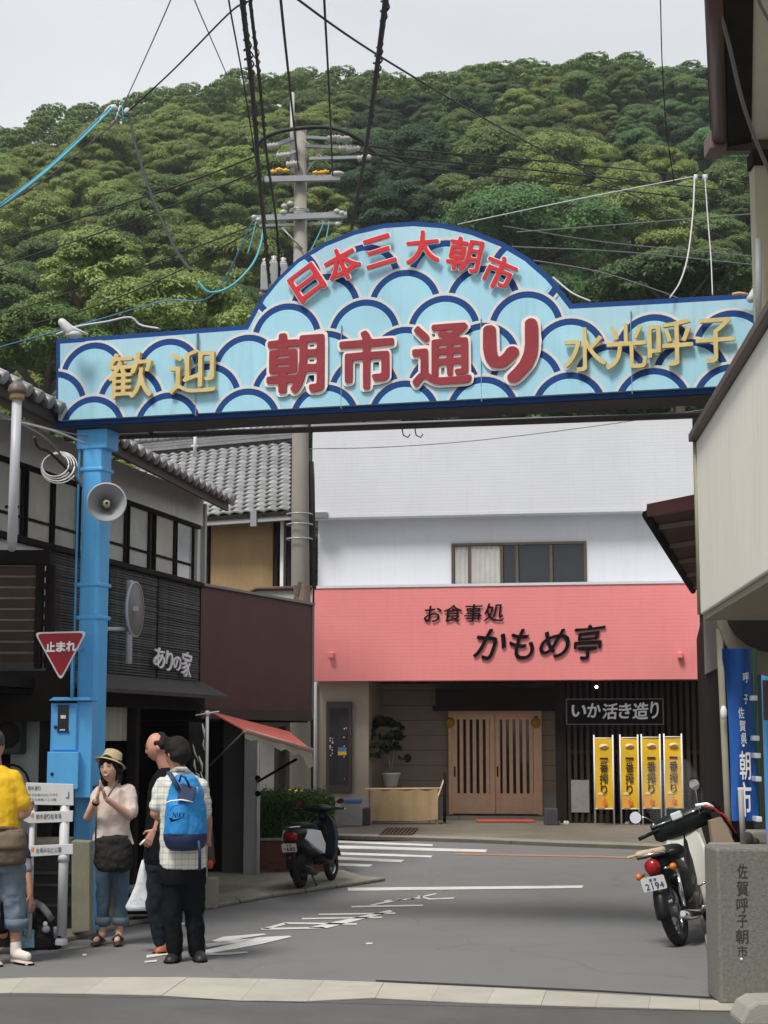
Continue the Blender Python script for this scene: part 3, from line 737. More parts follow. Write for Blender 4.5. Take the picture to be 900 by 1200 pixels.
for ch, b, rl in (('か', (556, 737, 593, 774), .12), ('も', (597, 737, 626, 773), .05), ('め', (632, 737, 668, 771), .0), ('亭', (672, 732, 711, 773), -.04)):
    put(ch, RF, b, rest, M_black, .020, off=-.03, foff=-.45, nib=(2.1, .7), shear=.25, ex=.012, roll=rl, wob=.03)
# ground floor
OFFR = 1.7
zc = zb + .02
pl0 = RF.hit(372, 880)[0]; pl1 = RF.hit(432, 880)[0]; la0 = RF.hit(651, 880, .3)[0]; la1 = RF.hit(822, 880, .3)[0]
obj('left_pier', MB().box(pl0, pl1, 0, 3, .0, zc + .3), M_beige, rest)
obj('pier_base', MB().box(pl0 - .02, pl1 + .02, -.06, .0, .0, RF.hit(400, 936)[1]), mat('grey_render', (.36, .35, .33), rough=.8, var=.15, dirt=.4), rest)
obj('back_wall', MB().box(pl1, la0, OFFR, OFFR + .3, 0, zc + .3), M_beige, rest)
obj('soffit', MB().box(vL, vR, -.44, OFFR + .3, zb + .004, zb + .05), M_dk, rest)
for k, z in enumerate(np.arange(.5, 3.1, .3)):
    obj('joint_strip', MB().box(pl1, la0, OFFR - .004, OFFR, z, z + .012), mat('grout', (.12, .10, .08)), rest)
base = MB(); base2 = MB(); base.box(pl1, RF.hit(528, 950, OFFR)[0], OFFR - .05, OFFR, 0, RF.hit(480, 935, OFFR)[1]); base2.box(RF.hit(634, 950, OFFR)[0], la0, OFFR - .05, OFFR, 0, RF.hit(640, 932, OFFR)[1])
obj('wall_base', base, MATS['grey_render'], rest); obj('wall_base', base2, MATS['grey_render'], rest)
obj('threshold', MB().box(RF.hit(520, 957, OFFR)[0], la0 - .02, OFFR - .5, OFFR - .055, .04, .12), M_conc, rest)
# lattice doors
d0 = RF.hit(530, 900, OFFR - .15)[0]; dm = RF.hit(580, 900, OFFR - .15)[0]; d1 = RF.hit(631, 900, OFFR - .15)[0]; dz0 = RF.hit(580, 955, OFFR - .15)[1]; dz1 = RF.hit(580, 836, OFFR - .15)[1]
dy = OFFR - .15
mb = MB(); mb.box(d0 - .07, d0, dy - .05, OFFR, dz0, dz1 + .08).box(d1, d1 + .07, dy - .05, OFFR, dz0, dz1 + .08).box(d0, d1, dy - .05, OFFR, dz1, dz1 + .08)
obj('door_frame', mb, M_wood, rest, bevel=.006)
for k, (a, b) in enumerate(((d0, dm), (dm, d1))):
    yy = dy + .04 * k
    dr = obj('door', MB().box(a, a + .10, yy, yy + .035, dz0 + .02, dz1 - .002).box(b - .10, b - .003, yy, yy + .035, dz0 + .02, dz1 - .002).box(a + .1, b - .1, yy, yy + .035, dz0 + .02, dz0 + .42).box(a + .1, b - .1, yy, yy + .035, dz1 - .12, dz1 - .002), M_wood, rest, bevel=.005)
    n = 5
    for i in range(n):
        t = a + .1 + (b - a - .2) * (i + .5) / n; wd = (b - a - .2) / n * .27
        if i < n: obj('slat', MB().box(t - wd + .02, t + wd + .02, yy + .003, yy + .03, dz0 + .42, dz1 - .12), M_wood, dr)
    obj('pane', MB().box(a + .1, b - .1, yy + .031, yy + .034, dz0 + .42, dz1 - .12), M_glass, dr)
    hx = a + .05
    obj('handle', MB().box(hx - .015, hx + .015, yy - .006, yy, dz0 + .75, dz0 + .95), M_dark, dr)
# overhead dark canopy beam above the doors
u0, z0 = RF.hit(507, 833, OFFR - .6); u1, z1 = RF.hit(650, 826, OFFR - .6)
obj('canopy', MB().box(u0, u1, OFFR - .6, OFFR, z0, z0 + .10).box(u0 + .05, u1, OFFR - .55, OFFR, z0 + .10, z0 + .45), M_dk, rest)
# right side lattice wall
mb = MB(); lz1 = zb; lt0 = RF.hit(735, 970, .3)[1]
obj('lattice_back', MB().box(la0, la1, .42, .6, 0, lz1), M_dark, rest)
obj('lattice_post', MB().box(la0, la0 + .2, .28, .5, .04, lz1), M_dk, rest)
obj('lattice_rail', MB().box(la0 + .2, la1, .36, .41, .05, .22).box(la0 + .2, la1, .36, .41, 1.35, 1.42), M_dk, rest)
M_slat = mat('brown_lattice', (.038, .026, .020), rough=.8, spec=.15, var=.25, scale=5, rnd=.15)
sl = MB().box(-.03, .03, 0, .05, 0, lz1 - .06).mesh('slat', M_slat)
u = la0 + .26
while u < la1 - .05:
    o = obj('slat', sl, M_slat, rest); o.location = (u, .30, .05); u += .118
obj('side_window', MB().box(RF.hit(669, 900, .3)[0], RF.hit(690, 900, .3)[0], .285, .297, RF.hit(680, 952, .3)[1], RF.hit(680, 914, .3)[1]), mat('frosted_glass', (.25, .24, .23), rough=.3, var=.2, scale=9), rest)
# small downlight above the sign
u, v = RF.hit(699, 805, .1); obj('downlight', MB().ball((u, .1, v), .03, 10, 6), mat('lit_bulb', (1, .95, .85), emit=4), rest)
# downpipe on the left edge
obj('downpipe', MB().tube([(pl0 - .03, -.05, .1), (pl0 - .03, -.05, zb)], .04, 8), mat('pale_pipe', (.5, .5, .48), rough=.5, var=.1), rest)
obj('upper_downpipe', MB().tube([(uL - .06, .1, zp), (uL - .06, .1, zl - .1), (uL + .05, .1, zl - .02)], .035, 8), MATS['pale_pipe'], rest)
u, v = RF.hit(370, 604, 0); obj('gutter_outlet', MB().box(u - .12, u + .25, -.1, .05, v - .06, v + .05), M_metal, rest)

# things on and before the restaurant
sg = fthing('sign_board', 'black sign board with white brush lettering on the dark timber lattice', 'sign', RF)
fb = fbox(RF, 665, 820.5, 776, 847.5, .22, .05); obj('board', fb, mat('black_board', (.005, .006, .010), rough=.8, spec=.1), sg, bevel=.004)
a = RF.hit(664.4, 834, .21)[0]; b = RF.hit(776.6, 834, .21)[0]; c = RF.hit(720, 819.8, .21)[1]; d = RF.hit(720, 848.2, .21)[1]
obj('board_frame', MB().box(a, b, .21, .27, c, c + .02).box(a, b, .21, .27, d - .02, d).box(a - .02, a, .21, .27, d - .02, c + .02).box(b, b + .02, .21, .27, d - .02, c + .02), mat('sign_edge', (.16, .14, .12), rough=.5), sg)
for ch, b in (('い', (670, 826, 687, 840)), ('か', (688, 824, 704, 841)), ('活', (706, 824, 724, 843)), ('き', (725, 824, 740, 842)), ('造', (741, 823, 760, 843)), ('り', (762, 822, 772, 842))):
    put(ch, RF, b, sg, M_wht, .034, off=-.015, foff=.22, nib=(1.8, .6), shear=.12, ex=.02, wob=.015)
mc = fthing('menu_case', 'tall brown wall-mounted menu case with a small blue and yellow notice on the beige pier', 'menu case', RF)
obj('case', fbox(RF, 382, 822, 412, 929, -.10, .095), mat('brown_case', (.06, .042, .034), rough=.4, var=.1), mc, bevel=.01)
obj('pane', fbox(RF, 386, 830, 408, 920, -.108, .006), mat('case_glass', (.045, .04, .045), rough=.08, var=.25, scale=6), mc)
obj('notice', fbox(RF, 396, 876, 406, 880, -.114, .004), mat('blue_notice', (.08, .2, .5)), mc)
obj('notice', fbox(RF, 396, 880.5, 406, 885, -.114, .004), mat('yellow_notice', (.75, .5, .05)), mc)
g = random.Random(4); mb = MB()
for k in range(26):
    x = g.choice([386.5, 389, 403, 405]) + g.uniform(-.5, .5); y = g.uniform(842, 915) if x > 400 else g.uniform(862, 890); mb = fbox(RF, x, y, x + g.uniform(.6, 1.6), y + 1.2, -.112, .003, mb)
obj('white_writing', mb, M_wht, mc)
# nobori banners: four alike on white poles
M_yel = mat('yellow_cloth', (.80, .48, .015), rough=.7, var=.06, scale=3, bump=.15, bscale=9)
M_ink = mat('banner_ink', (.03, .02, .015), rough=.7)
M_foam = mat('foam_print', (.72, .66, .42)); M_redp = mat('red_print', (.8, .2, .04)); M_beer = mat('amber_print', (.80, .38, .05))
BL = ['yellow vertical banner set apart at the left of the row of four', 'yellow vertical banner second from the left in the row of four', 'yellow vertical banner third from the left in the row of four', 'yellow vertical banner at the right end of the row of four']
for k, (x0, x1, y0, y1, yb) in enumerate(((696, 719.5, 865, 948, 967), (726.5, 749, 864.5, 948, 967), (751.5, 775, 864, 947.5, 967), (778, 800.5, 863.5, 947, 966))):
    bn = fthing('vertical_banner', BL[k], 'banner', RF, group='yellow banners before the lattice wall'); o_ = -.25
    a, zt_ = RF.hit(x0, y0, o_); b, zb_ = RF.hit(x1, y1, o_)
    mb = MB(); vs = []; n = 12
    for i in range(n + 1):
        for j in range(3):
            vs.append((a + (b - a) * j / 2, o_ + .012 * math.sin(i * .9 + j + k), zb_ + (zt_ - zb_) * i / n))
    mb.add(vs, [(i * 3 + j, i * 3 + j + 1, (i + 1) * 3 + j + 1, (i + 1) * 3 + j) for i in range(n) for j in range(2)], True)
    obj('cloth', mb, M_yel, bn)
    for u in (a, b): obj('pole', MB().tube([(u, o_, .05), (u, o_, zt_ + .06)], .014, 6), M_wht, bn)
    obj('cross_rod', MB().tube([(a, o_, zt_), (b, o_, zt_)], .010, 6), M_wht, bn); obj('cross_rod', MB().tube([(a, o_, zb_), (b, o_, zb_)], .010, 6), M_wht, bn)
    cx = (x0 + x1) / 2; H = y1 - y0
    for ch, f0, f1, hw in (('一', .275, .305, .21), ('番', .34, .485, .21), ('搾', .50, .65, .21), ('り', .66, .79, .16)):
        put(ch, RF, (cx - (x1 - x0) * hw, y0 + H * f0, cx + (x1 - x0) * hw, y0 + H * f1), bn, M_ink, .02, off=-.022, foff=o_, ex=.01)
    e = RF.hit(cx, y0 + H * .12, o_); mb = MB()
    mb.lathe([(.0, 0), (.085, 0), (.085, .004), (.0, .004)], (0, 0, 0), (0, -1, 0), 20); mb.xf(Matrix.Translation((e[0], o_ - .02, e[1])) @ Matrix.Diagonal((1, 1, .55, 1))); obj('emblem', mb, M_foam, bn)
    mb = MB(); mb.tube([(e[0] - .06, o_ - .027, e[1] - .02), (e[0], o_ - .027, e[1] + .01), (e[0] + .06, o_ - .027, e[1] + .015)], [.006, .014, .004], 6); obj('emblem_mark', mb, M_redp, bn)
    mug = RF.hit(cx - 3.5, y0 + H * .89, o_)
    obj('mug_print', MB().box(mug[0] - .075, mug[0] + .065, o_ - .022, o_ - .018, mug[1] - .13, mug[1] + .1), M_beer, bn)
    obj('foam_print', MB().ball((mug[0], o_ - .022, mug[1] + .13), (.055, .004, .028), 12, 6), M_foam, bn)
    mb = MB()
    for i in range(6): mb.box(mug[0] + .03 + .03 * (i % 3), mug[0] + .055 + .03 * (i % 3), o_ - .026, o_ - .023, mug[1] - .07 + .05 * (i // 3), mug[1] - .03 + .05 * (i // 3))
    obj('red_print', mb, M_redp, bn)
# lanterns, plant, straw screen
for x, lab in ((527, 'round yellow lamp left of the lattice door head'), (628, 'round yellow lamp right of the lattice door head')):
    u, v = RF.hit(x, 847, OFFR - .2); t = fthing('wall_lamp', lab, 'lamp', RF)
    obj('shade', MB().ball((u, OFFR - .2, v), (.10, .1, .11), 14, 8), mat('lamp_shade_yellow', (.42, .27, .02), rough=.4), t); obj('arm', MB().box(u - .03, u + .03, OFFR - .14, OFFR, v + .05, v + .13), M_dk, t)
pt = P(458, 922, 32.9); t = thing('potted_tree', 'small dark tree in a white pot standing behind the straw screen', 'plant', (pt.x, 32.9, .05))
zp0 = pt.z - .05
obj('stand', MB().box(-.22, .22, -.2, .2, 0, zp0), M_dk, t)
obj('pot', MB().lathe([(.12, 0), (.13, .02), (.17, .22), (.19, .24), (.19, .27), (.15, .27), (.14, .22)], (0, 0, zp0), (0, 0, 1), 18), mat('white_pot', (.62, .6, .55), rough=.5), t)
mb = MB(); mb.tube([(0, 0, zp0 + .2), (-.04, 0, zp0 + .5), (-.1, 0, zp0 + .75)], [.025, .02, .015], 6); mb.tube([(0, 0, zp0 + .25), (.03, .02, zp0 + .5), (.1, 0, zp0 + .8)], [.02, .02, .012], 6); obj('trunk', mb, mat('pale_bark', (.3, .25, .18)), t)
o = obj('crown', crown_mesh(random.Random(2), .42, .85, 34, 120, .03, leafmat('pot_leaves', (.018, .03, .013), .05), flat=.8), None, t); o.scale = (1.2, 1, 1); o.location = (-.16, 0, zp0 + .42)
vine = obj('trailing_leaves', crown_mesh(random.Random(5), .22, .12, 10, 50, .03, leafmat('vine_leaves', (.05, .12, .03), .05)), None, t); vine.location = (.05, -.25, zp0 - .2)
M_straw = ribbed('straw', (.58, .41, .22), 'X', .03, .8, var=.15, scale=4)
t = thing('straw_screen', 'tan straw screen folded round a planter in front of the restaurant wall', 'screen')
c1, c2 = P(434, 926, 31.6), P(513, 926, 31.6); zt_ = c1.z; zb_ = P(434, 962, 31.6).z
n = 26; mb = MB(); vs = []
for i in range(n + 1):
    f = i / n; x = c1.x + (c2.x - c1.x) * f; y = 31.6 + .02 * math.sin(i * 1.1); vs += [(x, y, max(zb_ - .0, .06) + (.05 * max(0, (f - .75)) * 2)), (x, y, zt_ + .015 * math.sin(i * .8)), (x, y + .03, zt_ + .015 * math.sin(i * .8)), (x, y + .03, max(zb_, .06))]
fs = []
for i in range(n):
    for k in range(4): fs.append((i * 4 + k, i * 4 + (k + 1) % 4, (i + 1) * 4 + (k + 1) % 4, (i + 1) * 4 + k))
mb.add(vs, fs); obj('mat', mb, M_straw, t)
obj('side_mat', MB().box(c1.x, c1.x + .03, 31.64, 32.2, .06, zt_ - .05).box(c2.x - .03, c2.x, 31.64, 32.2, .06, zt_ - .05), M_straw, t)
obj('top_pole', MB().tube([(c1.x - .1, 31.65, zt_ + .02), (c2.x + .05, 31.65, zt_ + .03)], .02, 6), M_wood, t)
t = thing('wooden_stake', 'dark leaning wooden stand beside the straw screen', 'stand'); q = P(521, 905, 32.3); q2 = P(521, 959, 32.3)
obj('post', MB().tube([(q2.x, 32.3, .06), (q.x, 32.35, q.z)], .03, 6), M_dk, t); obj('brace', MB().tube([(q2.x - .3, 32.2, .06), (q.x, 32.35, q.z - .1)], .015, 6), M_wood, t)
t = thing('door_mat', 'flat red mat lying before the lattice door', 'mat'); o = obj('mat', MB().box(P(558, 957, 32.6).x, P(625, 957, 32.6).x, 32.2, 33.0, .06, .085), mat('red_mat', (.45, .09, .07), rough=.9, var=.15), t)
t = thing('stone_block', 'dark grey block beside the lattice wall foot', 'block'); q = P(646, 965, 31.4)
obj('body', MB().box(q.x - .13, q.x + .12, 31.3, 31.55, .05, .36), mat('dark_stone', (.06, .06, .065), rough=.8, var=.2), t, bevel=.02)
for x, wd, lab in ((660, .14, 'small white rock cluster at the foot of the lattice post'), (739, .16, 'small pale stone between the first two yellow banners')):
    q = P(x, 966, 31.6); mb = MB(); gg = random.Random(x)
    for k in range(6): mb.ball((q.x + gg.uniform(-wd, wd) * .7, 31.6 + gg.uniform(-.05, .05), .07), (gg.uniform(.02, .045), .04, gg.uniform(.03, .06)), 6, 4)
    props(obj('white_rock', mb, mat('pale_rock', (.5, .48, .45), rough=.9, var=.2)), lab, 'rock')
# plinth block with blue lid left of the pier
t = thing('polystyrene_box', 'white box with a blue lid at the foot of the beige pier', 'box'); q0 = P(399, 940, 30.9); q1 = P(424, 966, 30.9)
obj('body', MB().box(q0.x, q1.x, 30.9, 31.4, .055, q0.z), MATS['grey_render'], t, bevel=.02); obj('lid', MB().box(q0.x - .02, q1.x, 30.87, 31.43, q0.z, q0.z + .04), mat('blue_lid', (.05, .18, .5)), t)
t = thing('concrete_block', 'low pale concrete block left of the blue-lidded box', 'block'); q0 = P(382, 945, 30.4); q1 = P(400, 968, 30.4)
obj('body', MB().box(q0.x, q1.x - .02, 30.4, 30.9, .05, q0.z), M_conc, t, bevel=.03)
t = thing('grey_bin', 'dark grey bin between the blue-lidded box and the straw screen', 'bin'); q0 = P(423, 947, 31.2); q1 = P(434, 968, 31.2)
obj('body', MB().box(q0.x + .03, q1.x, 31.2, 31.5, .05, q0.z), MATS['dark_stone'], t, bevel=.03)
# ------------------------------------------------------------------ left side of the street
M_blktim = mat('blackened_timber', (.020, .016, .014), rough=.85, spec=.12, var=.35, scale=4)
M_redtim = mat('red_brown_slat', (.075, .03, .025), rough=.6, var=.3, scale=4)
M_bamboo = mat('black_bamboo', (.085, .085, .085), rough=.75, var=.5, scale=7, bump=.3, bscale=60, rnd=.3)
M_plaster = mat('grey_plaster', (.80, .79, .76), rough=.85, var=.1, scale=1.5, streak=.3)
M_tile = mat('roof_tile', (.24, .245, .25), rough=.38, var=.3, scale=3, dirt=.3, rnd=.2)
M_tileb = mat('roof_tile_brown', (.12, .09, .075), rough=.5, var=.3, scale=3, rnd=.2)
M_shutter = mat('window_board', (.52, .49, .42), rough=.6, var=.25, scale=2, streak=.2)
M_glass2 = mat('pale_window', (.50, .50, .48), rough=.08, var=.4, scale=1.2, spec=.6)
M_pipe = mat('grey_pipe', (.42, .43, .46), rough=.4, var=.08)
LB = Frame((-2.995, 15.0), (-2.07, 18.78))     # balcony front line, running away up the street
LW = Frame((-3.69, 15.0), (-2.76, 18.78))      # wall with the windows behind it
lb = fthing('timber_house', 'dark timber shop house with tiled eaves and a long upper window band on the left', 'building', LB)
def L2(fr, x, y, off=0):
    u, v = fr.hit(x, y, off); return fr.world(u, v, off)
def inlb(p):
    q = p - LB.a; return (q.dot(LB.d), q.dot(LB.n), p.z)
# upper wall body (walls stand 0.7 m behind the balcony front)
woff = .74
uw0 = -3.5; uw1 = LB.hit(238, 640, woff)[0]
ztw = 4.62; zwin = LB.hit(190, 600, woff)[1]; zws = LB.hit(170, 672, woff)[1]
mb = MB(); mb.box(uw0, uw1, woff + .03, woff + 3.4, 2.1, zws); mb.box(uw0, uw1, woff + .0, woff + 3.4, zwin, ztw + .1); mb.box(uw1 - .12, uw1, woff + .03, woff + 3.4, zws, zwin); mb.box(uw0, uw1 - .12, woff + .35, woff + 3.4, zws, zwin)
obj('wall', mb, M_plaster, lb)
wb = obj('window_band', MB().box(uw0, uw1 - .12, woff - .01, woff + .03, zwin - .05, zwin).box(uw0, uw1 - .12, woff - .03, woff + .05, zws, zws + .06), M_blktim, lb)
wxs = [-5, 27, 32, 61, 92, 119, 148, 152, 176, 181, 205, 208, 228, 233]
panes = [(-8, 25), (32, 60), (64, 91), (94, 118), (120, 147), (152, 175), (183, 205), (208, 227)]
for i, (x0, x1) in enumerate(panes):
    a = LB.hit(x0, 630, woff)[0]; b = LB.hit(x1, 630, woff)[0]
    f = obj('window', MB().box(a - .025, a, woff - .005, woff + .045, zws + .06, zwin - .05).box(b, b + .025, woff - .005, woff + .045, zws + .06, zwin - .05).box(a, b, woff + .005, woff + .04, zws + .24, zws + .265), M_blktim, wb)
    obj('pane', MB().box(a, b, woff + .025, woff + .032, zws + .06, zwin - .05), [M_shutter, M_shutter, M_glass2, M_glass2, M_glass2, M_glass2, M_shutter, M_glass2][i], wb)
obj('corner_board', MB().box(uw1 - .01, uw1 + .05, woff - .03, woff + .08, 2.3, ztw), mat('pale_board', (.45, .44, .42)), lb)
# roof: sloping slab with rows of pantiles along the eave
ev0 = P(-40, 424, 12.6); ev1 = P(268, 588, 20.9)
d = (ev1 - ev0).normalized(); side = Vector((-d.y, d.x, 0)).normalized(); 
up = (side * math.cos(R(24)) + Vector((0, 0, math.sin(R(24))))).normalized()
rf = thing('tiled_roof', None, None); rf.parent = lb; bpy.context.view_layer.update()
rf.matrix_world = Matrix.Identity(4)
rf.matrix_parent_inverse = (Matrix.Translation(lb.location) @ Matrix.Rotation(LB.ang, 4, 'Z')).inverted(); rf.matrix_basis = Matrix.Identity(4)
Ln = (ev1 - ev0).length; nrm = d.cross(up).normalized()
if nrm.z < 0: nrm = -nrm
obj('roof_board', MB().poly([ev0, ev1, ev1 + up * 3.0, ev0 + up * 3.0], -nrm * .05), M_blktim, rf)
obj('fascia_board', MB().poly([ev0 + Vector((0, 0, -.12)), ev1 + Vector((0, 0, -.12)), ev1 + Vector((0, 0, .0)), ev0 + Vector((0, 0, .0))], side * .04), mat('eave_brown', (.06, .042, .034), rough=.6, var=.2), rf)
def pantile(w, l):
    """curved roof tile, x across, y up the slope, z out"""
    mb = MB(); n = 7; vs = []
    for yy in (0, l):
        for k in range(n):
            t = k / (n - 1); z = .022 * math.sin(t * PI * 1.55 - .25) + (.04 if yy == 0 else 0); vs.append((t * w, yy, z))
    for k in range(n): vs.append((vs[k][0], 0, vs[k][2] - .035))
    fs = [(k, k + 1, n + k + 1, n + k) for k in range(n - 1)] + [(2 * n + k, 2 * n + k + 1, k + 1, k) for k in range(n - 1)]
    return mb.add(vs, fs, True)
tw = .27; tl = .25
tme = pantile(tw * 1.03, tl * 1.12).mesh('tile', M_tileb); cme = MB().lathe([(0, 0), (.055, 0), (.06, .012), (.06, .09), (.0, .09)], (0, 0, 0), (0, 1, 0), 10).mesh('tile_end', M_tile)
B = Matrix((d, up, nrm)).transposed().to_4x4()
n = int(Ln / tw)
for i in range(n):
    for j in range(2):
        o = bpy.data.objects.new('tile', tme); C.objects.link(o); o.parent = rf
        o.matrix_basis = Matrix.Translation(ev0 + d * (i * tw) + up * (j * tl - .07) + nrm * .012) @ B
    o = bpy.data.objects.new('tile_end', cme); C.objects.link(o); o.parent = rf
    o.matrix_basis = Matrix.Translation(ev0 + d * (i * tw + .05) + up * -.09 + nrm * .03) @ B
mb = MB(); src = pantile(tw * 1.03, tl * 1.12)
for j in range(2, 12):
    for i in range(n):
        M = Matrix.Translation(ev0 + d * (i * tw) + up * (j * tl - .07) + nrm * .012) @ B
        mb.add([M @ Vector(v) for v in src.v], src.f, True)
o = obj('upper_tiles', mb, M_tile, rf, fixn=False); o['kind'] = 'stuff'
g1 = ev1 + d * .02
for k in range(11):
    a = g1 + up * (k * .27 - .05) + nrm * .05
    obj('verge_tile', MB().tube([a, a + up * .25 - nrm * .01], [.075, .065], 8), M_tile, rf)
a = ev0 + up * 1.1 - d * .2; 
obj('roof_ridge', MB().tube([ev0 + up * 3 + nrm * .08, ev1 + up * 3 + nrm * .08], .13, 8), M_tile, rf)
# balcony: black bamboo screen, boards behind, rails
zs1 = 3.36; zs0 = 2.30; us1 = LB.hit(236, 720)[0]
obj('screen_frame', MB().box(0, us1, .045, .07, zs0, zs1 + .0), M_dark, lb)
obj('top_rail', MB().box(-.02, us1 + .02, -.03, .09, zs1, zs1 + .05), M_blktim, lb, bevel=.008)
bl = MB().tube([(0, 0, 0), (us1 / 3 - .01, 0, 0)], .0135, 5).mesh('bamboo_rod', M_bamboo)
g = random.Random(9)
for k in range(3):
    for j in range(39):
        o = bpy.data.objects.new('bamboo_rod', bl); C.objects.link(o); o.parent = lb
        o.location = (k * us1 / 3 + g.uniform(0, .01), .028 + g.uniform(-.004, .004), zs0 + .015 + j * .0272); o.rotation_euler = (g.uniform(0, 3), g.uniform(-.002, .002), 0)
for k in range(3): obj('binding', MB().box(us1 * (k + 1) / 3 - .006, us1 * (k + 1) / 3 + .006, .006, .012, zs0, zs1), M_blktim, lb)
for ch, b, rl in (('あ', (178, 759, 193, 784), .1), ('り', (194, 762, 203, 787), .1), ('の', (204, 768, 213, 784), .1), ('家', (207, 766, 222, 795), .1)):
    b = {'あ': (177, 759, 190, 783), 'り': (191, 763, 199, 787), 'の': (200, 769, 209, 786), '家': (210, 764, 221, 794)}[ch]
    put(ch, LB, b, lb, M_wht, .02, off=-.03, nib=(1.8, .6), shear=.1, ex=.03, roll=rl, wob=.015)
# skirt eave below the screen
e0 = LB.hit(60, 790)[1]
mb = MB()
mb.poly([Vector((0, .02, zs0)), Vector((0, -.30, zs0 - .16)), Vector((0, -.30, zs0 - .20)), Vector((0, .1, zs0 - .05))], (us1 + .12, 0, 0)); obj('skirt_roof', mb, mat('skirt_timber', (.05, .045, .042), rough=.7, var=.3, scale=5), lb)
obj('beam', MB().box(0, us1 + .1, -.02, .12, 1.98, zs0 - .1), M_blktim, lb)
obj('balcony_floor', MB().box(-3, us1, .1, woff + .2, 2.12, 2.2), M_blktim, lb)
# ground floor: open dark shop
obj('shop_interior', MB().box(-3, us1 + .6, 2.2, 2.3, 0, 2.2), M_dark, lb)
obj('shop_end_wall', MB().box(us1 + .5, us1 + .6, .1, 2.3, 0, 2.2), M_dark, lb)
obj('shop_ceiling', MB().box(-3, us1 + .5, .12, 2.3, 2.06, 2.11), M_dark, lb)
for u in (.02, 2.05): obj('post', MB().box(u, u + .1, .0, .1, .08, 2.0), M_blktim, lb)
# short end of the house facing down the street: slatted balcony
SE = Frame((-4.6, 14.9), (-3.02, 14.95))
sb = fthing('slatted_balcony', 'dark slatted timber balcony front above the grey wall at the far left', 'balcony', SE)
zc0, zc1 = SE.hit(30, 790)[1], SE.hit(30, 645)[1]
x0s, x1s = -1.2, SE.hit(46, 700)[0]
obj('top_rail', MB().box(x0s, x1s + .1, -.05, .1, zc1 - .13, zc1), M_blktim, sb, bevel=.01)
obj('back_cloth', MB().box(x0s, x1s, .056, .066, zc0 + .1, zc1 - .13), mat('pale_cloth', (.62, .62, .57), rough=.9, var=.1), sb)
slm = MB().box(x0s, x1s, 0, .035, 0, .074).mesh('slat', mat('dark_red_slat', (.10, .058, .048), rough=.6, var=.3, scale=4, rnd=.2))
nsl = 9
for k in range(nsl):
    o = bpy.data.objects.new('slat', slm); C.objects.link(o); o.parent = sb; o.location = (0, .02, zc1 - .225 - k * .098); o.rotation_euler = (R(18), 0, 0)
for u in (x1s, x1s + .1): obj('post', MB().box(u - .03, u + .03, -.03, .08, zc0 + .05, zc1 - .13), M_blktim, sb)
s2 = MB().box(0, .16, 0, .02, 0, .06).mesh('slat', M_redtim)
for k in range(8):
    o = bpy.data.objects.new('slat', s2); C.objects.link(o); o.parent = sb; o.location = (x1s + .03, .03, zc1 - .24 - k * .11); o.rotation_euler = (0, 0, R(30))
obj('beam', MB().box(x0s, x1s + .3, -.02, .3, zc0 - .42, zc0 + .03), M_blktim, sb, bevel=.01)
# grey wall below with doorway dark and air conditioner
gw = fthing('grey_rendered_wall', 'plain grey rendered wall under the slatted balcony at the far left', 'wall', SE)
zwt = zc0 - .42
ga = SE.hit(12, 900, .35)[0]; gb = SE.hit(58, 900, .35)[0]
obj('wall', MB().box(ga - .0, gb, .35, .5, .0, zwt + .3), mat('cool_grey_wall', (.42, .44, .45), rough=.8, var=.08, streak=.2), gw)
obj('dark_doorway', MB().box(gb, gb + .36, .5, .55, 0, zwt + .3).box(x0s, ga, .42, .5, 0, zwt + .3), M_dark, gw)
ac = fthing('air_conditioner', 'dark outdoor air conditioner unit hung on the grey wall behind the yellow shirt', 'air conditioner', SE)
a = SE.hit(-8, 860, .1)[0]; b = SE.hit(26, 860, .1)[0]; c = SE.hit(10, 838, .1)[1]; d_ = SE.hit(10, 884, .1)[1]
obj('casing', MB().box(a, b, .08, .34, d_, c), mat('dark_casing', (.035, .038, .035), rough=.6, var=.2), ac, bevel=.02)
obj('fan_grille', MB().lathe([(.0, 0), (.11, 0), (.12, .01), (.11, .02), (0, .015)], ((a + b) / 2, .08, (c + d_) / 2), (0, -1, 0), 20), M_blktim, ac)
hs = fthing('hose', 'thin black hose looping down the grey wall from the air conditioner', 'hose', SE)
pts = [SE.hit(x, y, .3) for x, y in [(10, 896), (16, 896.5), (23, 899), (30, 906), (33.5, 914), (34.5, 922), (34, 935)]]
obj('tube', MB().tube([(u, .3, v) for u, v in pts], .011, 6), M_blktim, hs)
# white vent pipe
vp = thing('vent_pipe', 'tall pale vent pipe with a domed cap at the far left', 'pipe', (0, 0, 0))
p0 = P(14, 640, 12.8); p1 = P(20, 468, 12.8)
vp.location = (p0.x, p0.y, 0); rel = lambda p: p - Vector((p0.x, p0.y, 0))
obj('pipe', MB().tube([rel(P(14, 641, 15.2)), rel(P(14, 641, 12.95)), rel(p0) + Vector((0, .0, .04)), rel(p1)], .038, 14), M_pipe, vp)
obj('collar', MB().lathe([(.038, 0), (.058, 0), (.058, .045), (.038, .05)], rel(p1), (0, 0, 1), 18), mat('ochre_collar', (.42, .28, .13), rough=.6), vp)
obj('cap', MB().lathe([(.04, .045), (.074, .045), (.074, .075), (.062, .11), (.035, .135), (0, .14)], rel(p1), (0, 0, 1), 20), mat('brown_cap', (.13, .10, .09), rough=.5), vp)
pb = P(15, 594, 12.8)
obj('clamp', MB().tube([rel(pb) - Vector((.06, 0, 0)), rel(pb) + Vector((.045, 0, 0))], .012, 6), M_dark, vp)
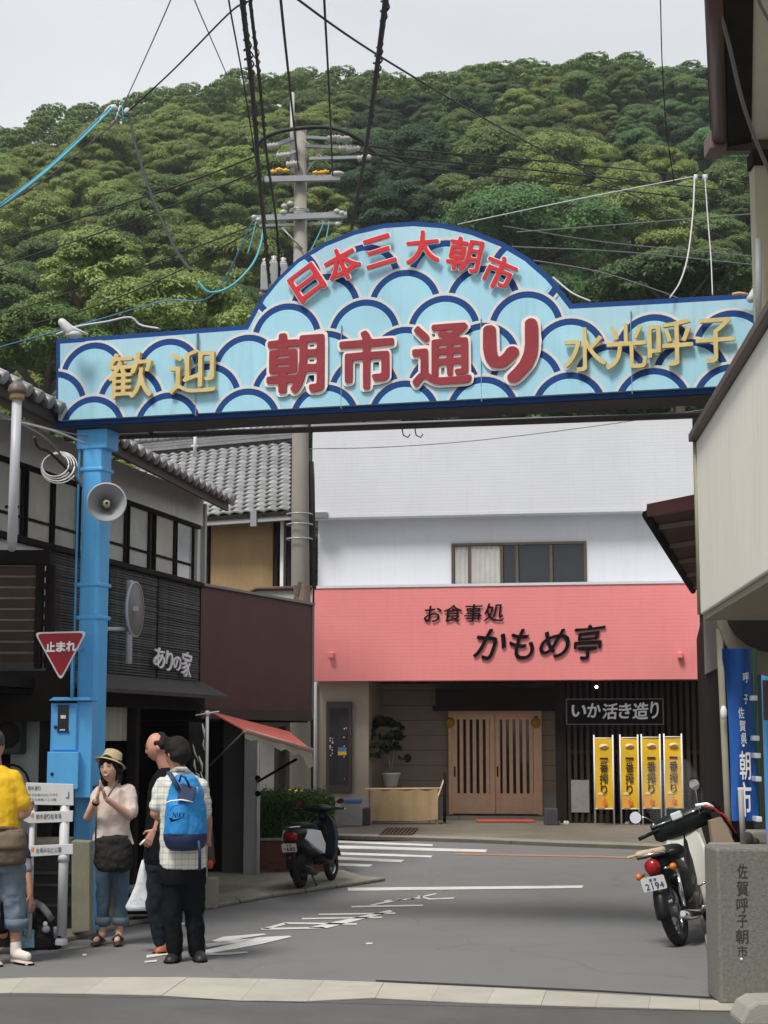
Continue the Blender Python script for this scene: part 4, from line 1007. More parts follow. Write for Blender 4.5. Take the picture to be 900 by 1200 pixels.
# shop curtain
cu = fthing('shop_curtain', 'pale short shop curtain hanging in the dark shop front beside the blue post', 'curtain', LB)
a = LB.hit(119, 830, .12)[0]; b = LB.hit(155, 830, .12)[0]; zc_ = LB.hit(136, 868, .12)[1]
obj('cloth', curtain(a, b, .14, zc_, 2.0, None, 6, .03), mat('pale_curtain', (.50, .46, .38), rough=.9, var=.12, scale=2), cu)
obj('rod', MB().tube([(a - .1, .14, 1.99), (b + .1, .14, 1.99)], .012, 6), M_wood, cu)

# brown corrugated house end beyond
BH = Frame((-2.10, 19.0), (-.965, 21.85))
bh = fthing('corrugated_house', 'house with a brown corrugated upper wall over a small shop front with a red awning', 'building', BH)
M_corr = ribbed('brown_corrugated', (.075, .032, .030), 'X', .11, .8, rough=.5, var=.15, streak=.15)
z1 = BH.hit(300, 698)[1]; z0 = BH.hit(300, 832)[1]; ub = BH.len
mb = MB(); n = 84; vs = []
for k in range(n + 1):
    u = ub * k / n; yy = -.018 * (1 if (k // 1) % 2 else 0); vs += [(u, yy, z0), (u, yy, z1)]
mb.add(vs, [(2 * k, 2 * k + 2, 2 * k + 3, 2 * k + 1) for k in range(n)]); obj('corrugated_sheet', mb, mat('brown_sheet', (.125, .058, .052), rough=.5, var=.12, scale=1.5, streak=.15), bh)
obj('upper_body', MB().box(0, ub, .01, 2.5, z0, z1 - .02), M_blktim, bh)
obj('cap_flashing', MB().box(-.02, ub + .04, -.05, .1, z1, z1 + .03), mat('pale_flashing', (.22, .20, .19), rough=.5, metal=.4), bh)
obj('lower_band', MB().box(0, ub, -.03, .04, z0 - .12, z0), mat('brown_band', (.05, .028, .025)), bh)
obj('end_board', MB().box(ub - .0, ub + .06, -.03, .3, z0 - .1, z1), MATS['pale_flashing'], bh)
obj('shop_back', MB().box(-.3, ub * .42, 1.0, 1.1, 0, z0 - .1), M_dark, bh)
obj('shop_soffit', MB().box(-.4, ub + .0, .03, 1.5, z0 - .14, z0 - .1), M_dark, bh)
# pillar and side wall of the little shop (in front, at the pavement)
pa = G(285, 1024, .04); Ya = pa.y
pr = thing('shop_pillar', 'pale grey pillar at the corner of the small shop under the red awning', 'pillar', (pa.x, pa.y, .035))
wpl = (300 - 285) / F * Ya
zt_ = P(290, 862, Ya).z - .035
obj('shaft', MB().box(0, wpl, 0, .5, 0, zt_), mat('pillar_grey', (.42, .41, .40), rough=.8, var=.08, streak=.2), pr)
obj('trim', MB().box(wpl, wpl + .035, -.01, .04, 0, zt_), mat('white_trim', (.62, .61, .58)), pr)
sp = thing('shop_partition', 'dark open shop side wall behind the pale pillar', 'wall', (pa.x, pa.y, .035))
obj('panel', MB().box(-.62, -.28, .35, .42, 0, 2.05), M_dark, sp); obj('panel', MB().box(-.28, -.02, .22, .28, 0, 1.9), mat('dim_panel', (.09, .085, .08), rough=.7, var=.2), sp)
# awning over it
M_awr = mat('red_awning', (.40, .045, .03), rough=.6, var=.08, scale=3); M_awc = mat('cream_valance', (.42, .37, .29), rough=.8, var=.12, scale=4, dirt=.25)
aw = thing('red_awning', 'red striped shop awning with a cream valance on a folding arm', 'awning', (P(287, 856, 16.6).x, 16.6, 0)); o0 = Vector((aw.location.x, 16.6, 0))
A0 = P(245, 833, 17.5); A1 = P(338, 857, 20.3); B0 = P(287, 856, 16.6); B1 = P(366, 879, 18.6)
mb = MB(); n = 18
stripes = []
for k in range(n):
    t0, t1 = k / n, (k + 1) / n
    q = [A0.lerp(A1, t0) - o0, A0.lerp(A1, t1) - o0, B0.lerp(B1, t1) - o0, B0.lerp(B1, t0) - o0]
    mb = MB().poly(q, (0, 0, -.012)); obj('stripe', mb, M_awr if k % 2 == 0 else mat('pale_red_stripe', (.44, .085, .055), rough=.6, var=.08), aw)
obj('front_bar', MB().tube([B0 - o0, B1 - o0], .022, 8), mat('pink_bar', (.50, .30, .26), rough=.4), aw)
mb = MB(); vs = []; m_ = 14
for k in range(m_ + 1):
    t = k / m_; p = B0.lerp(B1, t) - o0; dr = .13 + .03 * math.sin(k * 2.1) + (.12 if t > .9 else 0); dr *= (.55 + .25 * t) 
    vs += [p, p + Vector((.01 * math.sin(k), -.015 * math.cos(k * 1.7), -dr))]
mb.add(vs, [(2 * k, 2 * k + 2, 2 * k + 3, 2 * k + 1) for k in range(m_)], True); obj('valance', mb, M_awc, aw)
arm0 = P(302, 916, Ya - .08); arm1 = P(347, 890, 18.3)
obj('folding_arm', MB().tube([arm0 - o0, arm1 - o0], .016, 6), M_dark, aw)
pz = P(302, 870, Ya - .08)
obj('arm_post', MB().tube([pz - o0, Vector((arm0.x, Ya - .08, .04)) - o0], .014, 6), MATS['white_trim'], aw)
for y in (912, 930): 
    q = P(302, y, Ya - .1) - o0; obj('clamp', MB().ball(q, .035, 8, 6), M_dark, aw)
obj('arm_stay', MB().tube([P(246, 897, 17.4) - o0, B0 - o0], .008, 5), M_metal, aw)
# white pole with a vertical cloth banner, in a concrete foot
pp = G(241, 1064, .0); Yp = pp.y
vb = thing('street_banner', 'white pole with a furled white cloth banner set in a concrete foot near the backpack', 'banner', (pp.x, pp.y, .0))
f0 = P(243, 836, Yp); top = f0 - Vector((pp.x, pp.y, 0))
obj('pole', MB().tube([(0, 0, .2), (top.x * .6, 0, 1.2), top], .016, 8), MATS['white_trim'], vb)
obj('finial', MB().ball(top, .03, 8, 6), MATS['white_trim'], vb)
obj('cross_rod', MB().tube([top + Vector((-.12, 0, -.02)), top + Vector((.12, 0, .02))], .008, 6), MATS['white_trim'], vb)
obj('foot', MB().box(-.055, .12, -.1, .1, .0, .30), mat('foot_concrete', (.30, .28, .22), rough=.9, var=.15, dirt=.3), vb, bevel=.012)
c0 = P(221, 846, Yp + .02) - Vector((pp.x, pp.y, 0)); c1 = P(241, 925, Yp + .02) - Vector((pp.x, pp.y, 0))
obj('cloth', MB().add([(c0.x, .02, c0.z), (c1.x, .02, c0.z), (c1.x, .02, c1.z), (c0.x + .02, .05, c1.z)], [(0, 1, 2, 3)]), mat('black_cloth', (.014, .013, .013), rough=.9), vb)
mb = MB(); g = random.Random(8)
for (x0, y0, x1, y1, wd) in ((226, 872, 233, 893, .012), (233, 886, 237, 905, .02), (228, 890, 230, 904, .018), (237, 848, 240, 866, .02), (239, 866, 240, 880, .012), (235, 904, 241, 918, .015), (229, 905, 234, 912, .014)):
    a = P(x0, y0, Yp - .02) - Vector((pp.x, pp.y, 0)); b = P(x1, y1, Yp - .02) - Vector((pp.x, pp.y, 0))
    mb.tube([a, a.lerp(b, .5) + Vector((g.uniform(-.015, .015), 0, 0)), b], [wd * .3, wd * .8, wd * .25], 4)
obj('brush_writing', mb, MATS['pale_cloth'], vb)
mb = MB(); a = P(243, 905, Yp) - Vector((pp.x, pp.y, 0)); 
mb.add([a + Vector((-.01, 0, 0)), a + Vector((.02, 0, -.1)), a + Vector((.09, .02, -.9)), a + Vector((.03, .0, -.92)), a + Vector((.0, 0, -.5))], [(0, 1, 2, 3, 4)]); obj('lower_cloth', mb, mat('brown_cloth', (.10, .05, .04)), vb)
obj('red_tag', MB().ball(P(246, 1013, Yp) - Vector((pp.x, pp.y, 0)), (.035, .02, .045), 8, 6), mat('orange_red', (.62, .09, .04)), vb)
# hedge in a brick planter
hp = G(303, 1022, .04); hq = G(352, 1017, .04)
pl = thing('brick_planter', 'low red brick planter beside the scooter', 'planter', (hp.x, hp.y, .035)); pl.rotation_euler.z = R(8)
wdt = (hq - hp).length + .05; bh_ = P(310, 982, hp.y).z - .04
obj('core', MB().box(.01, wdt - .01, .01, .9, 0, bh_ - .03), mat('mortar', (.11, .085, .075), rough=.9), pl)
M_brick = mat('red_brick', (.15, .045, .032), rough=.8, var=.25, scale=6, bump=.2, rnd=.25)
bw, bhh = .10, .045; bm_ = MB().box(0, bw - .008, 0, .045, 0, bhh - .007).mesh('brick', M_brick)
nr = int(bh_ / bhh)
for r in range(nr):
    nb = int(wdt / bw)
    for k in range(nb):
        o = bpy.data.objects.new('brick', bm_); C.objects.link(o); o.parent = pl; o.location = (k * bw + (r % 2) * bw * .5 - .02 * (r % 2), -.006, r * bhh + .004)
    for k in range(3):
        o = bpy.data.objects.new('brick', bm_); C.objects.link(o); o.parent = pl; o.location = (wdt + .0, .05 + k * .2 + (r % 2) * .1, r * bhh + .004); o.rotation_euler.z = PI / 2
obj('coping', MB().box(-.02, wdt + .03, -.03, .93, bh_ - .03, bh_ + .005), M_conc, pl, bevel=.008)
hd = thing('hedge', 'dark clipped hedge with bright young tips growing in the brick planter', 'hedge', (hp.x, hp.y, .035 + bh_)); hd.rotation_euler.z = R(8)
ghm = leafmat('hedge_leaves', (.05, .10, .025), .05)
hh = P(310, 935, hp.y).z - .04 - bh_
g = np.random.default_rng(3); n = 16000
p = np.stack([g.uniform(0, wdt + .05, n), g.uniform(.0, 1.0, n), g.uniform(0, hh, n)], 1)
sf = g.integers(0, 4, n); p[sf == 0, 1] = g.uniform(-.03, .06, (sf == 0).sum()); p[sf == 1, 2] = hh + g.normal(0, .04, (sf == 1).sum()); p[sf == 2, 0] = wdt + g.uniform(-.02, .08, (sf == 2).sum())
nr_ = g.normal(size=(n, 3)) + np.array([0, -.4, .6]); nr_ /= np.linalg.norm(nr_, axis=1)[:, None]; t = np.cross(nr_, g.normal(size=(n, 3))); t /= np.linalg.norm(t, axis=1)[:, None]; b = np.cross(nr_, t); s_ = g.uniform(.012, .026, n)[:, None]
V = np.stack([p - t * s_, p - b * s_ * .5, p + t * s_, p + b * s_ * .5], 1).reshape(-1, 3)
me = bpy.data.meshes.new('leaves'); me.from_pydata(V.tolist(), [], [(4 * i, 4 * i + 1, 4 * i + 2, 4 * i + 3) for i in range(n)]); me.materials.append(ghm); obj('leaves', me, None, hd)
obj('dark_core', MB().box(.06, wdt - .04, .12, .85, 0, hh - .08), mat('hedge_inner', (.012, .018, .008), rough=1), hd)  # solid filler box, its near-black colour stands for shade between the leaves
# things seen between the awning and the restaurant
bx = thing('pale_shed', 'pale panelled shed wall seen between the awning and the restaurant', 'shed', (P(337, 900, 30).x, 30, 0))
zt_ = P(350, 843, 30).z
wsh = P(363, 900, 30).x - P(337, 900, 30).x
obj('wall', MB().box(0, wsh, 0, .1, 0, zt_), mat('pale_panel', (.36, .38, .40), rough=.7, var=.06), bx)
for k in range(3): obj('panel_joint', MB().box(wsh * (k + 1) / 4, wsh * (k + 1) / 4 + .015, -.01, 0, 0, zt_), M_metal, bx)
ns = thing('notice_board', 'small white notice with an orange block seen under the awning edge', 'sign', (P(337, 900, 27).x, 27, 0)); o1 = Vector((ns.location.x, 27, 0))
a = P(337, 893, 27) - o1; b = P(350, 914, 27) - o1
obj('board', MB().box(a.x, b.x, -.02, .02, b.z, a.z), M_wht, ns); a2 = P(339, 902.5, 27) - o1; b2 = P(348, 907.5, 27) - o1
obj('orange_block', MB().box(a2.x, b2.x, -.026, -.022, b2.z, a2.z), mat('orange_print', (.75, .28, .05)), ns)
mb = MB()
for k in range(4): mb.box(a.x + .02 + k * .03, a.x + .04 + k * .03, -.026, -.022, a.z - .09, a.z - .04)
obj('blue_writing', mb, mat('blue_print', (.08, .15, .4)), ns); obj('post', MB().tube([((a.x + b.x) / 2, .02, 0), ((a.x + b.x) / 2, .02, a.z)], .02, 6), M_metal, ns)
gr = thing('striped_barrier', 'low yellow and black striped barrier behind the hedge', 'barrier', (P(340, 925, 24).x, 24, 0)); o1 = Vector((gr.location.x, 24, 0))
a = P(338, 925, 24) - o1; b = P(359, 934, 24) - o1
for k in range(6):
    w_ = (b.x - a.x) / 6; obj('stripe', MB().box(a.x + w_ * k, a.x + w_ * (k + 1), 0, .03, b.z, a.z), MATS['yellow_notice'] if k % 2 == 0 else M_dark, gr)
obj('post', MB().box(a.x + .02, a.x + .06, .03, .06, 0, b.z + .05).box(b.x - .06, b.x - .02, .03, .06, 0, b.z + .05), M_metal, gr)
sc = thing('grey_screen', 'dim grey panel standing behind the awning arm', 'panel', (P(305, 900, 24).x, 24, 0)); o1 = Vector((sc.location.x, 24, 0))
a = P(303, 868, 24) - o1; b = P(336, 935, 24) - o1
obj('panel', MB().box(a.x, a.x + (b.x - a.x) * .55, 0, .05, 0, a.z), mat('dim_grey', (.20, .20, .20), var=.3, scale=2), sc); obj('post', MB().box(b.x - .12, b.x - .02, 0, .08, 0, a.z + .2), M_dk, sc)

# tile-roofed house behind with a tan corrugated wall
MH = Frame((P(235, 650, 27).x, 27), (P(345, 650, 26.2).x, 26.2))
mh = fthing('tiled_house', 'house with a grey pantiled roof and tan corrugated wall behind the brown one', 'building', MH)
u0 = MH.hit(240, 600)[0]; u1 = MH.hit(343, 600)[0]; zE = MH.hit(290, 604)[1]
M_tan = mat('tan_sheet', (.40, .28, .15), rough=.6, var=.12, scale=1.5, streak=.2)
tu0, tu1 = MH.hit(247, 650, .4)[0], MH.hit(320, 650, .4)[0]
mb = MB(); n = 60; vs = []
for k in range(n + 1):
    u = tu0 + (tu1 - tu0) * k / n; vs += [(u, .4 - .02 * (k % 2), 2.5), (u, .4 - .02 * (k % 2), zE - .0)]
mb.add(vs, [(2 * k, 2 * k + 2, 2 * k + 3, 2 * k + 1) for k in range(n)]); obj('corrugated_wall', mb, M_tan, mh)
obj('body', MB().box(tu0 - .15, u1 - .1, .45, .9, 0, zE + .15), M_blktim, mh)
for x in (241, 322, 329, 337): 
    u = MH.hit(x, 650, .35)[0]; obj('wall_board', MB().box(u, u + .06, .33, .42, 2.5, zE - .0), M_dk if x != 329 else M_plaster, mh)
gz = zE
obj('gutter', MB().box(u0 - .1, u1 + .12, -.08, .02, gz - .13, gz - .01), mat('grey_gutter', (.30, .30, .31), rough=.5, var=.1), mh)
obj('gutter_box', MB().box(MH.hit(298, 600)[0], MH.hit(305, 600)[0], -.12, -.08, gz - .2, gz + .05), M_metal, mh)
# roof plane: eave -> ridge
r0 = MH.world(u0 - 1.6, gz, -.1); r1 = MH.world(u1 + .15, gz, -.1); rt = P(343, 521, 29.6); pit = math.atan2(rt.z - gz, 3.3)
_h = Vector((P(341, 600, 29.6).x - P(341, 600, 26.2).x, 3.4, 0)).normalized(); upv = (_h * math.cos(pit) + Vector((0, 0, math.sin(pit)))).normalized(); dv = (r1 - r0).normalized(); nv = dv.cross(upv).normalized(); nv = nv if nv.z > 0 else -nv
SL = (rt.z - gz) / math.sin(pit)
toL = lambda p: Vector(((p - MH.a).dot(MH.d), (p - MH.a).dot(MH.n), p.z))
obj('roof_board', MB().poly([toL(p) for p in (r0, r1, r1 + upv * SL, r0 + upv * SL)], (0, 0, -.06)), M_blktim, mh)
tw2, tl2 = .215, .215; src = pantile(tw2 * 1.03, tl2 * 1.15); Bm = Matrix((toL(MH.a + dv) , toL(MH.a + upv), toL(MH.a + nv))).transposed()
Bm = Matrix((Vector((dv.dot(MH.d), dv.dot(MH.n), dv.z)), Vector((upv.dot(MH.d), upv.dot(MH.n), upv.z)), Vector((nv.dot(MH.d), nv.dot(MH.n), nv.z)))).transposed().to_4x4()
tme2 = src.mesh('tile', M_tile); nc = int((r1 - r0).length / tw2); nr2 = int(SL / tl2)
mb = MB(); cnt = 0
for j in range(nr2):
    for i in range(nc):
        M = Matrix.Translation(toL(r0 + dv * (i * tw2) + upv * (j * tl2) + nv * .02)) @ Bm
        if i >= nc - 18 and cnt < 290:
            o = bpy.data.objects.new('tile', tme2); C.objects.link(o); o.parent = mh; o.matrix_basis = M; cnt += 1
        else: mb.add([M @ Vector(v) for v in src.v], src.f, True)
o = obj('far_tiles', mb, M_tile, mh, fixn=False); o['kind'] = 'stuff'
for k in range(3):
    a = toL(r0 + upv * (SL + .02) + nv * (.06 + .07 * k)); b = toL(r1 + upv * (SL + .02) + nv * (.06 + .07 * k)); wdd = .15 - .03 * k
    obj('ridge_course', MB().box(a.x, b.x + .05, a.y - wdd, a.y + wdd, a.z - .01, a.z + .05), M_tile, mh)
nk = 24
for k in range(nk):
    a = toL(r0.lerp(r1, k / nk) + upv * (SL + .02) + nv * .30); b = toL(r0.lerp(r1, (k + .9) / nk) + upv * (SL + .02) + nv * .30)
    obj('ridge_tile', MB().tube([a, b], [.075, .068], 8), M_tile, mh)
for k in range(nr2):
    a = toL(r1 + upv * (k * tl2) + nv * .07); b = toL(r1 + upv * ((k + .95) * tl2) + nv * .06); obj('verge_tile', MB().tube([a, b], [.07, .06], 8), M_tile, mh)
# low parapet with a rust edge and old timbers before the utility pole
pw = thing('low_parapet', 'low white parapet with a rusty top edge behind the brown corrugated wall', 'wall', (P(300, 690, 23.5).x, 23.5, 0)); o1 = Vector((pw.location.x, 23.5, 0))
a = P(284, 700, 23.5) - o1; b = P(300, 690, 23.5) - o1; c = P(366, 689, 23.5) - o1
obj('wall', MB().poly([Vector((a.x, 0, 2.4)), Vector((a.x, 0, a.z)), Vector((b.x, 0, b.z)), Vector((c.x, 0, c.z)), Vector((c.x, 0, 2.4))], (0, .15, 0)), mat('pale_render', (.42, .42, .39), rough=.85, var=.12, streak=.3), pw)
obj('rusty_edge', MB().tube([a + Vector((0, -.02, 0)), b + Vector((0, -.02, 0)), c + Vector((0, -.02, 0))], .03, 6), mat('rust', (.10, .05, .04), var=.3), pw)
od_ = thing('old_timbers', 'weathered scraps of timber leaning on the parapet at the foot of the utility pole', 'timber', (P(352, 705, 22.6).x, 22.6, 0)); o1 = Vector((od_.location.x, 22.6, 0))
for k, (x0, y0, x1, y1, wd) in enumerate(((344, 712, 352, 682, .04), (350, 712, 345, 686, .03), (355, 712, 356, 684, .06), (360, 714, 359, 686, .05), (341, 708, 348, 700, .02))):
    obj('board', MB().tube([P(x0, y0, 22.6) - o1, P(x1, y1, 22.6) - o1], [(wd, .02)] * 2, 4, smooth=False), mat('grey_wood', (.17, .12, .10), rough=.9, var=.3, rnd=.3), od_)
# roof aerial
an = thing('roof_aerial', 'thin white aerial standing on the tiled ridge below the arch', 'aerial', (P(228, 535, 28.5).x, 28.5, 0)); o1 = Vector((an.location.x, 28.5, 0))
obj('mast', MB().tube([P(228, 535, 28.5) - o1, P(229, 506, 28.5) - o1], .03, 6), MATS['white_trim'], an); obj('arm', MB().tube([P(229, 508, 28.5) - o1, P(241, 509, 28.5) - o1], .02, 6), MATS['white_trim'], an); obj('bracket', MB().tube([P(224, 523, 28.5) - o1, P(232, 523, 28.5) - o1], .02, 6), MATS['white_trim'], an)

# ------------------------------------------------------------------ street furniture at the blue post
def rel_thing(name, label, cat, x, y, Y, group=None):
    p = P(x, y, Y); t = thing(name, label, cat, (p.x, Y, 0), 0, group); o = Vector((p.x, Y, 0))
    return t, (lambda px, py, YY=None: P(px, py, Y if YY is None else YY) - o)
t, q = rel_thing('stop_sign', 'red inverted triangle stop sign with white lettering beside the blue post', 'road sign', 71, 765, 14.1)
tri = [q(40, 741), q(102, 739.5), q(71, 798)]
def rounded(pts, r, n=5):
    out = []
    for i in range(len(pts)):
        a, b, c = pts[i - 1], pts[i], pts[(i + 1) % len(pts)]; u = (a - b).normalized(); v = (c - b).normalized(); s_, e_ = b + u * r, b + v * r
        for k in range(n + 1):
            t_ = k / n; out.append(s_ * (1 - t_) ** 2 + b * 2 * t_ * (1 - t_) + e_ * t_ ** 2)
    return out
ctr = sum(tri, Vector()) / 3
obj('plate', MB().poly([p + Vector((0, 0, 0)) for p in rounded(tri, .05)], (0, .012, 0)), mat('sign_white', (.72, .70, .70), rough=.35, var=.03), t)
obj('red_field', MB().poly([ctr + (p - ctr) * .90 + Vector((0, -.006, 0)) for p in rounded(tri, .05)], (0, .004, 0)), mat('sign_red', (.30, .004, .016), rough=.35, var=.05), t)
SF = Frame((t.location.x - 1, 14.1), (t.location.x + 1, 14.1))
for ch, b in (('止', (54, 752, 65, 764)), ('ま', (66, 752, 77, 764)), ('れ', (78, 751.5, 89.5, 763.5))):
    o = put(ch, SF, b, t, M_wht, .045, off=-.012, ex=.02); o.location.x -= 1
obj('bracket', MB().tube([q(85, 745, 14.12), q(96, 745, 14.6)], .015, 6), M_blue, t); obj('bracket', MB().tube([q(80, 761, 14.12), q(96, 761, 14.6)], .015, 6), M_blue, t)
obj('stem', MB().tube([q(84, 752, 14.16), q(84, 818, 14.16)], .012, 6), M_blue, t)
t, q = rel_thing('road_sign', 'round road sign seen from behind on a grey post arm right of the blue pole', 'road sign', 152, 720, 15.2)
obj('post', MB().tube([q(151, 778), q(152, 680)], .030, 10), mat('sign_post_grey', (.45, .46, .50), rough=.4, var=.06), t)
c0 = q(157, 714, 15.27)
mb = MB(); mb.lathe([(0, 0), (.245, 0), (.25, .008), (.245, .016), (0, .016)], c0, (.988, -.15, 0), 32); obj('plate', mb, mat('sign_back_grey', (.17, .175, .18), rough=.45, var=.1), t)
obj('plate_rim', MB().lathe([(.245, -.004), (.257, -.004), (.257, .02), (.245, .02)], c0, (.988, -.15, 0), 32), MATS['sign_post_grey'], t)
obj('arm', MB().tube([q(120, 737, 14.75), q(151, 737)], .018, 8), MATS['sign_post_grey'], t)
obj('clamp', MB().box(c0.x - .04, c0.x + .05, -.02, .02, c0.z - .02, c0.z + .02), MATS['sign_post_grey'], t)
t, q = rel_thing('loudspeaker', 'grey horn loudspeaker facing the street mounted on the blue post', 'loudspeaker', 125, 589, 14.3)
c0 = q(125, 588.5); ax = Vector((.18, -1, .0)).normalized()
obj('horn', MB().lathe([(.163, 0), (.17, .004), (.166, .0), (.13, -.05), (.085, -.12), (.05, -.19), (.035, -.23), (.0, -.23)], c0, ax, 36), mat('horn_grey', (.30, .31, .32), rough=.45, var=.08), t)
obj('horn_back', MB().lathe([(.172, -.002), (.14, -.06), (.09, -.14), (.06, -.2), (.05, -.32), (.0, -.33)], c0, ax, 36), MATS['horn_grey'], t)
obj('rim', MB().lathe([(.162, .004), (.173, .004), (.173, -.012), (.162, -.012), (.162, .004)], c0, ax, 36), mat('horn_rim', (.40, .41, .42), rough=.4), t)
obj('phase_plug', MB().lathe([(.034, -.2), (.034, -.07), (.024, -.05), (0, -.048)], c0 + Vector((.0, 0, .0)), ax, 16), mat('plug_cream', (.42, .39, .28), rough=.4), t)
obj('plug_tip', MB().lathe([(.012, -.049), (.012, -.044), (0, -.044)], c0, ax, 10), M_dark, t)
obj('mount', MB().tube([c0 - ax * .2, q(113, 592, 14.65)], .02, 6), M_metal, t)
# blue meter boxes fixed to the post
t, q = rel_thing('meter_box', 'blue electric meter box with a small black window strapped to the blue post', 'electric box', 85, 880, 14.35)
def bxq(x0, y0, x1, y1, Y0, dep):
    a = q(x0, y0, Y0); b = q(x1, y1, Y0); return (a.x, b.x, a.y, a.y + dep, b.z, a.z)
obj('upper_case', MB().box(*bxq(60, 824, 90, 881, 14.3, .28)), M_blue, t, bevel=.006)
obj('side_case', MB().box(*bxq(90, 822, 106, 935, 14.32, .3)), M_blue, t, bevel=.006)
a = bxq(57, 817, 106, 821, 14.22, .38); obj('lid', MB().poly([Vector((a[0], a[2], a[4])), Vector((a[1], a[2], a[4])), Vector((a[1], a[2], a[5])), Vector((a[0] + .04, a[2], a[5]))], (0, a[3] - a[2], 0)), M_blue, t, bevel=.004)
obj('lower_case', MB().box(*bxq(55.5, 881, 91, 925, 14.24, .34)), M_blue, t, bevel=.006)
dr = obj('door', MB().box(*bxq(62, 829, 88.5, 879, 14.285, .016)), M_blue, t, bevel=.004)
obj('meter_window', MB().box(*bxq(68, 827, 80, 857.5, 14.278, .008)), mat('black_window', (.012, .012, .014), rough=.15), t)
obj('window_rim', MB().box(*bxq(67, 826, 81, 827.6, 14.272, .012)).box(*bxq(67, 857, 81, 858.6, 14.272, .012)), M_navy, t)
obj('dial', MB().box(*bxq(71, 838, 77, 842, 14.275, .004)).box(*bxq(70, 854.5, 76, 856, 14.275, .004)), M_plaster, t)
for x, y in ((61, 907), (65, 852)): 
    c0 = q(x, y, 14.24 if y > 880 else 14.28); obj('latch', MB().lathe([(.016, 0), (.012, .01), (0, .01)], c0, (0, -1, 0), 10), M_navy, t)
obj('strap', MB().box(*bxq(78, 921, 110, 935, 14.42, .3)), M_navy, t)
# concrete block at the post foot and the low wall behind the signpost
t, q = rel_thing('concrete_post', 'short weathered concrete pillar standing against the foot of the blue post', 'pillar', 95, 1000, 14.3)
obj('shaft', MB().poly([q(83.5, 1094), q(105.5, 1092), q(105.5, 986), q(83.5, 985)], (0, .18, 0)), mat('mossy_concrete', (.27, .26, .19), rough=.95, var=.25, scale=4, streak=.4), t, bevel=.012)
t, q = rel_thing('stone_ledge', 'dark stone ledge behind the white signpost', 'ledge', 50, 1000, 14.75)
obj('shelf', MB().box(q(-30, 980).x, q(84, 980).x, 0, .3, q(30, 990).z, q(30, 983).z), MATS['mossy_concrete'], t)
obj('riser', MB().box(q(-30, 980).x, q(84, 980).x, .08, .3, .0, q(30, 990).z), mat('dark_recess', (.03, .03, .026), rough=.9, var=.2), t)
for y in (1022, 1036, 1060): obj('rail', MB().box(q(-30, y).x, q(84, y).x, .03, .08, q(30, y + 3).z, q(30, y).z), mat('dark_rail', (.055, .052, .045), rough=.8), t)
# white signpost with three boards
M_sw = mat('signpost_white', (.56, .57, .59), rough=.5, var=.05, scale=4, dirt=.15)
t, q = rel_thing('direction_signpost', 'white direction signpost with three lettered boards on two round posts', 'signpost', 70, 1000, 13.55)
def post(x0, x1, y0, y1):
    a = q((x0 + x1) / 2, y0); b = q((x0 + x1) / 2, y1); r = (q(x1, y0).x - q(x0, y0).x) / 2
    return a, b, r
a, b, r = post(69.5, 81, 935, 1097); a.z = a.z
o = MB().tube([Vector((a.x, .04, max(b.z, .05))), Vector((a.x, .04, a.z))], r, 16); obj('post', o, M_sw, t)
obj('post_collar', MB().lathe([(r, 0), (r * 1.18, 0), (r * 1.18, .05), (r, .055)], (a.x, .04, q(70, 1010).z), (0, 0, 1), 16), M_sw, t)
obj('post_foot', MB().lathe([(r * 1.3, 0), (r * 1.3, .03), (r, .05)], (a.x, .04, .05), (0, 0, 1), 16), M_sw, t)
a, b, r = post(34, 40.5, 935, 1060); obj('post', MB().tube([Vector((a.x, .04, .1)), Vector((a.x, .04, a.z))], r, 12), M_sw, t)
SF = Frame((t.location.x - 1, 13.55), (t.location.x + 1, 13.55))
def brd(pts, thick=.025):
    return obj('board', MB().poly([q(x, y) for x, y in pts], (0, thick, 0)), M_sw, t, bevel=.003)
brd([(30, 917), (86, 919), (86, 944), (31, 943)]); brd([(22, 959), (31, 952), (85.5, 950), (85, 963), (34, 965)]); brd([(36, 991), (85.5, 989), (85.5, 1001), (36, 1004)])
g = random.Random(12)
def line(s, x0, y0, x1, h, m=mat('grey_writing', (.10, .10, .11)), slope=0):
    n = len(s); wch = (x1 - x0) / n
    for i, ch in enumerate(s):
        xx = x0 + wch * i; yy = y0 + slope * i
        o = put(ch, SF, (xx + wch * .08, yy, xx + wch * .92, yy + h), t, m, .012, off=-.004, ex=.01); o.location.x -= 1
line('朝市通り', 32.5, 921, 48, 5); line('呼子台場みなとプラザ', 33, 930, 68, 2.6); line('呼子大橋尾ノ上公園', 33, 935.5, 66, 2.6)
line('朝市通り駐車場', 42, 954, 72, 6, slope=-.12); line('台場みなと公園', 42, 993.5, 72, 6, slope=-.12)
for y in (955.5, 995.5):
    c0 = q(37.5, y); obj('red_arrow', MB().poly([c0 + Vector((-.014, -.004, 0)), c0 + Vector((.012, -.004, .02)), c0 + Vector((.012, -.004, -.02))], (0, .003, 0)), M_redp, t)
c0 = q(82, 931); obj('pictogram', MB().box(c0.x - .014, c0.x - .006, -.004, -.001, c0.z - .02, c0.z + .02).box(c0.x - .03, c0.x - .006, -.004, -.001, c0.z - .03, c0.z - .022), MATS['grey_writing'], t)
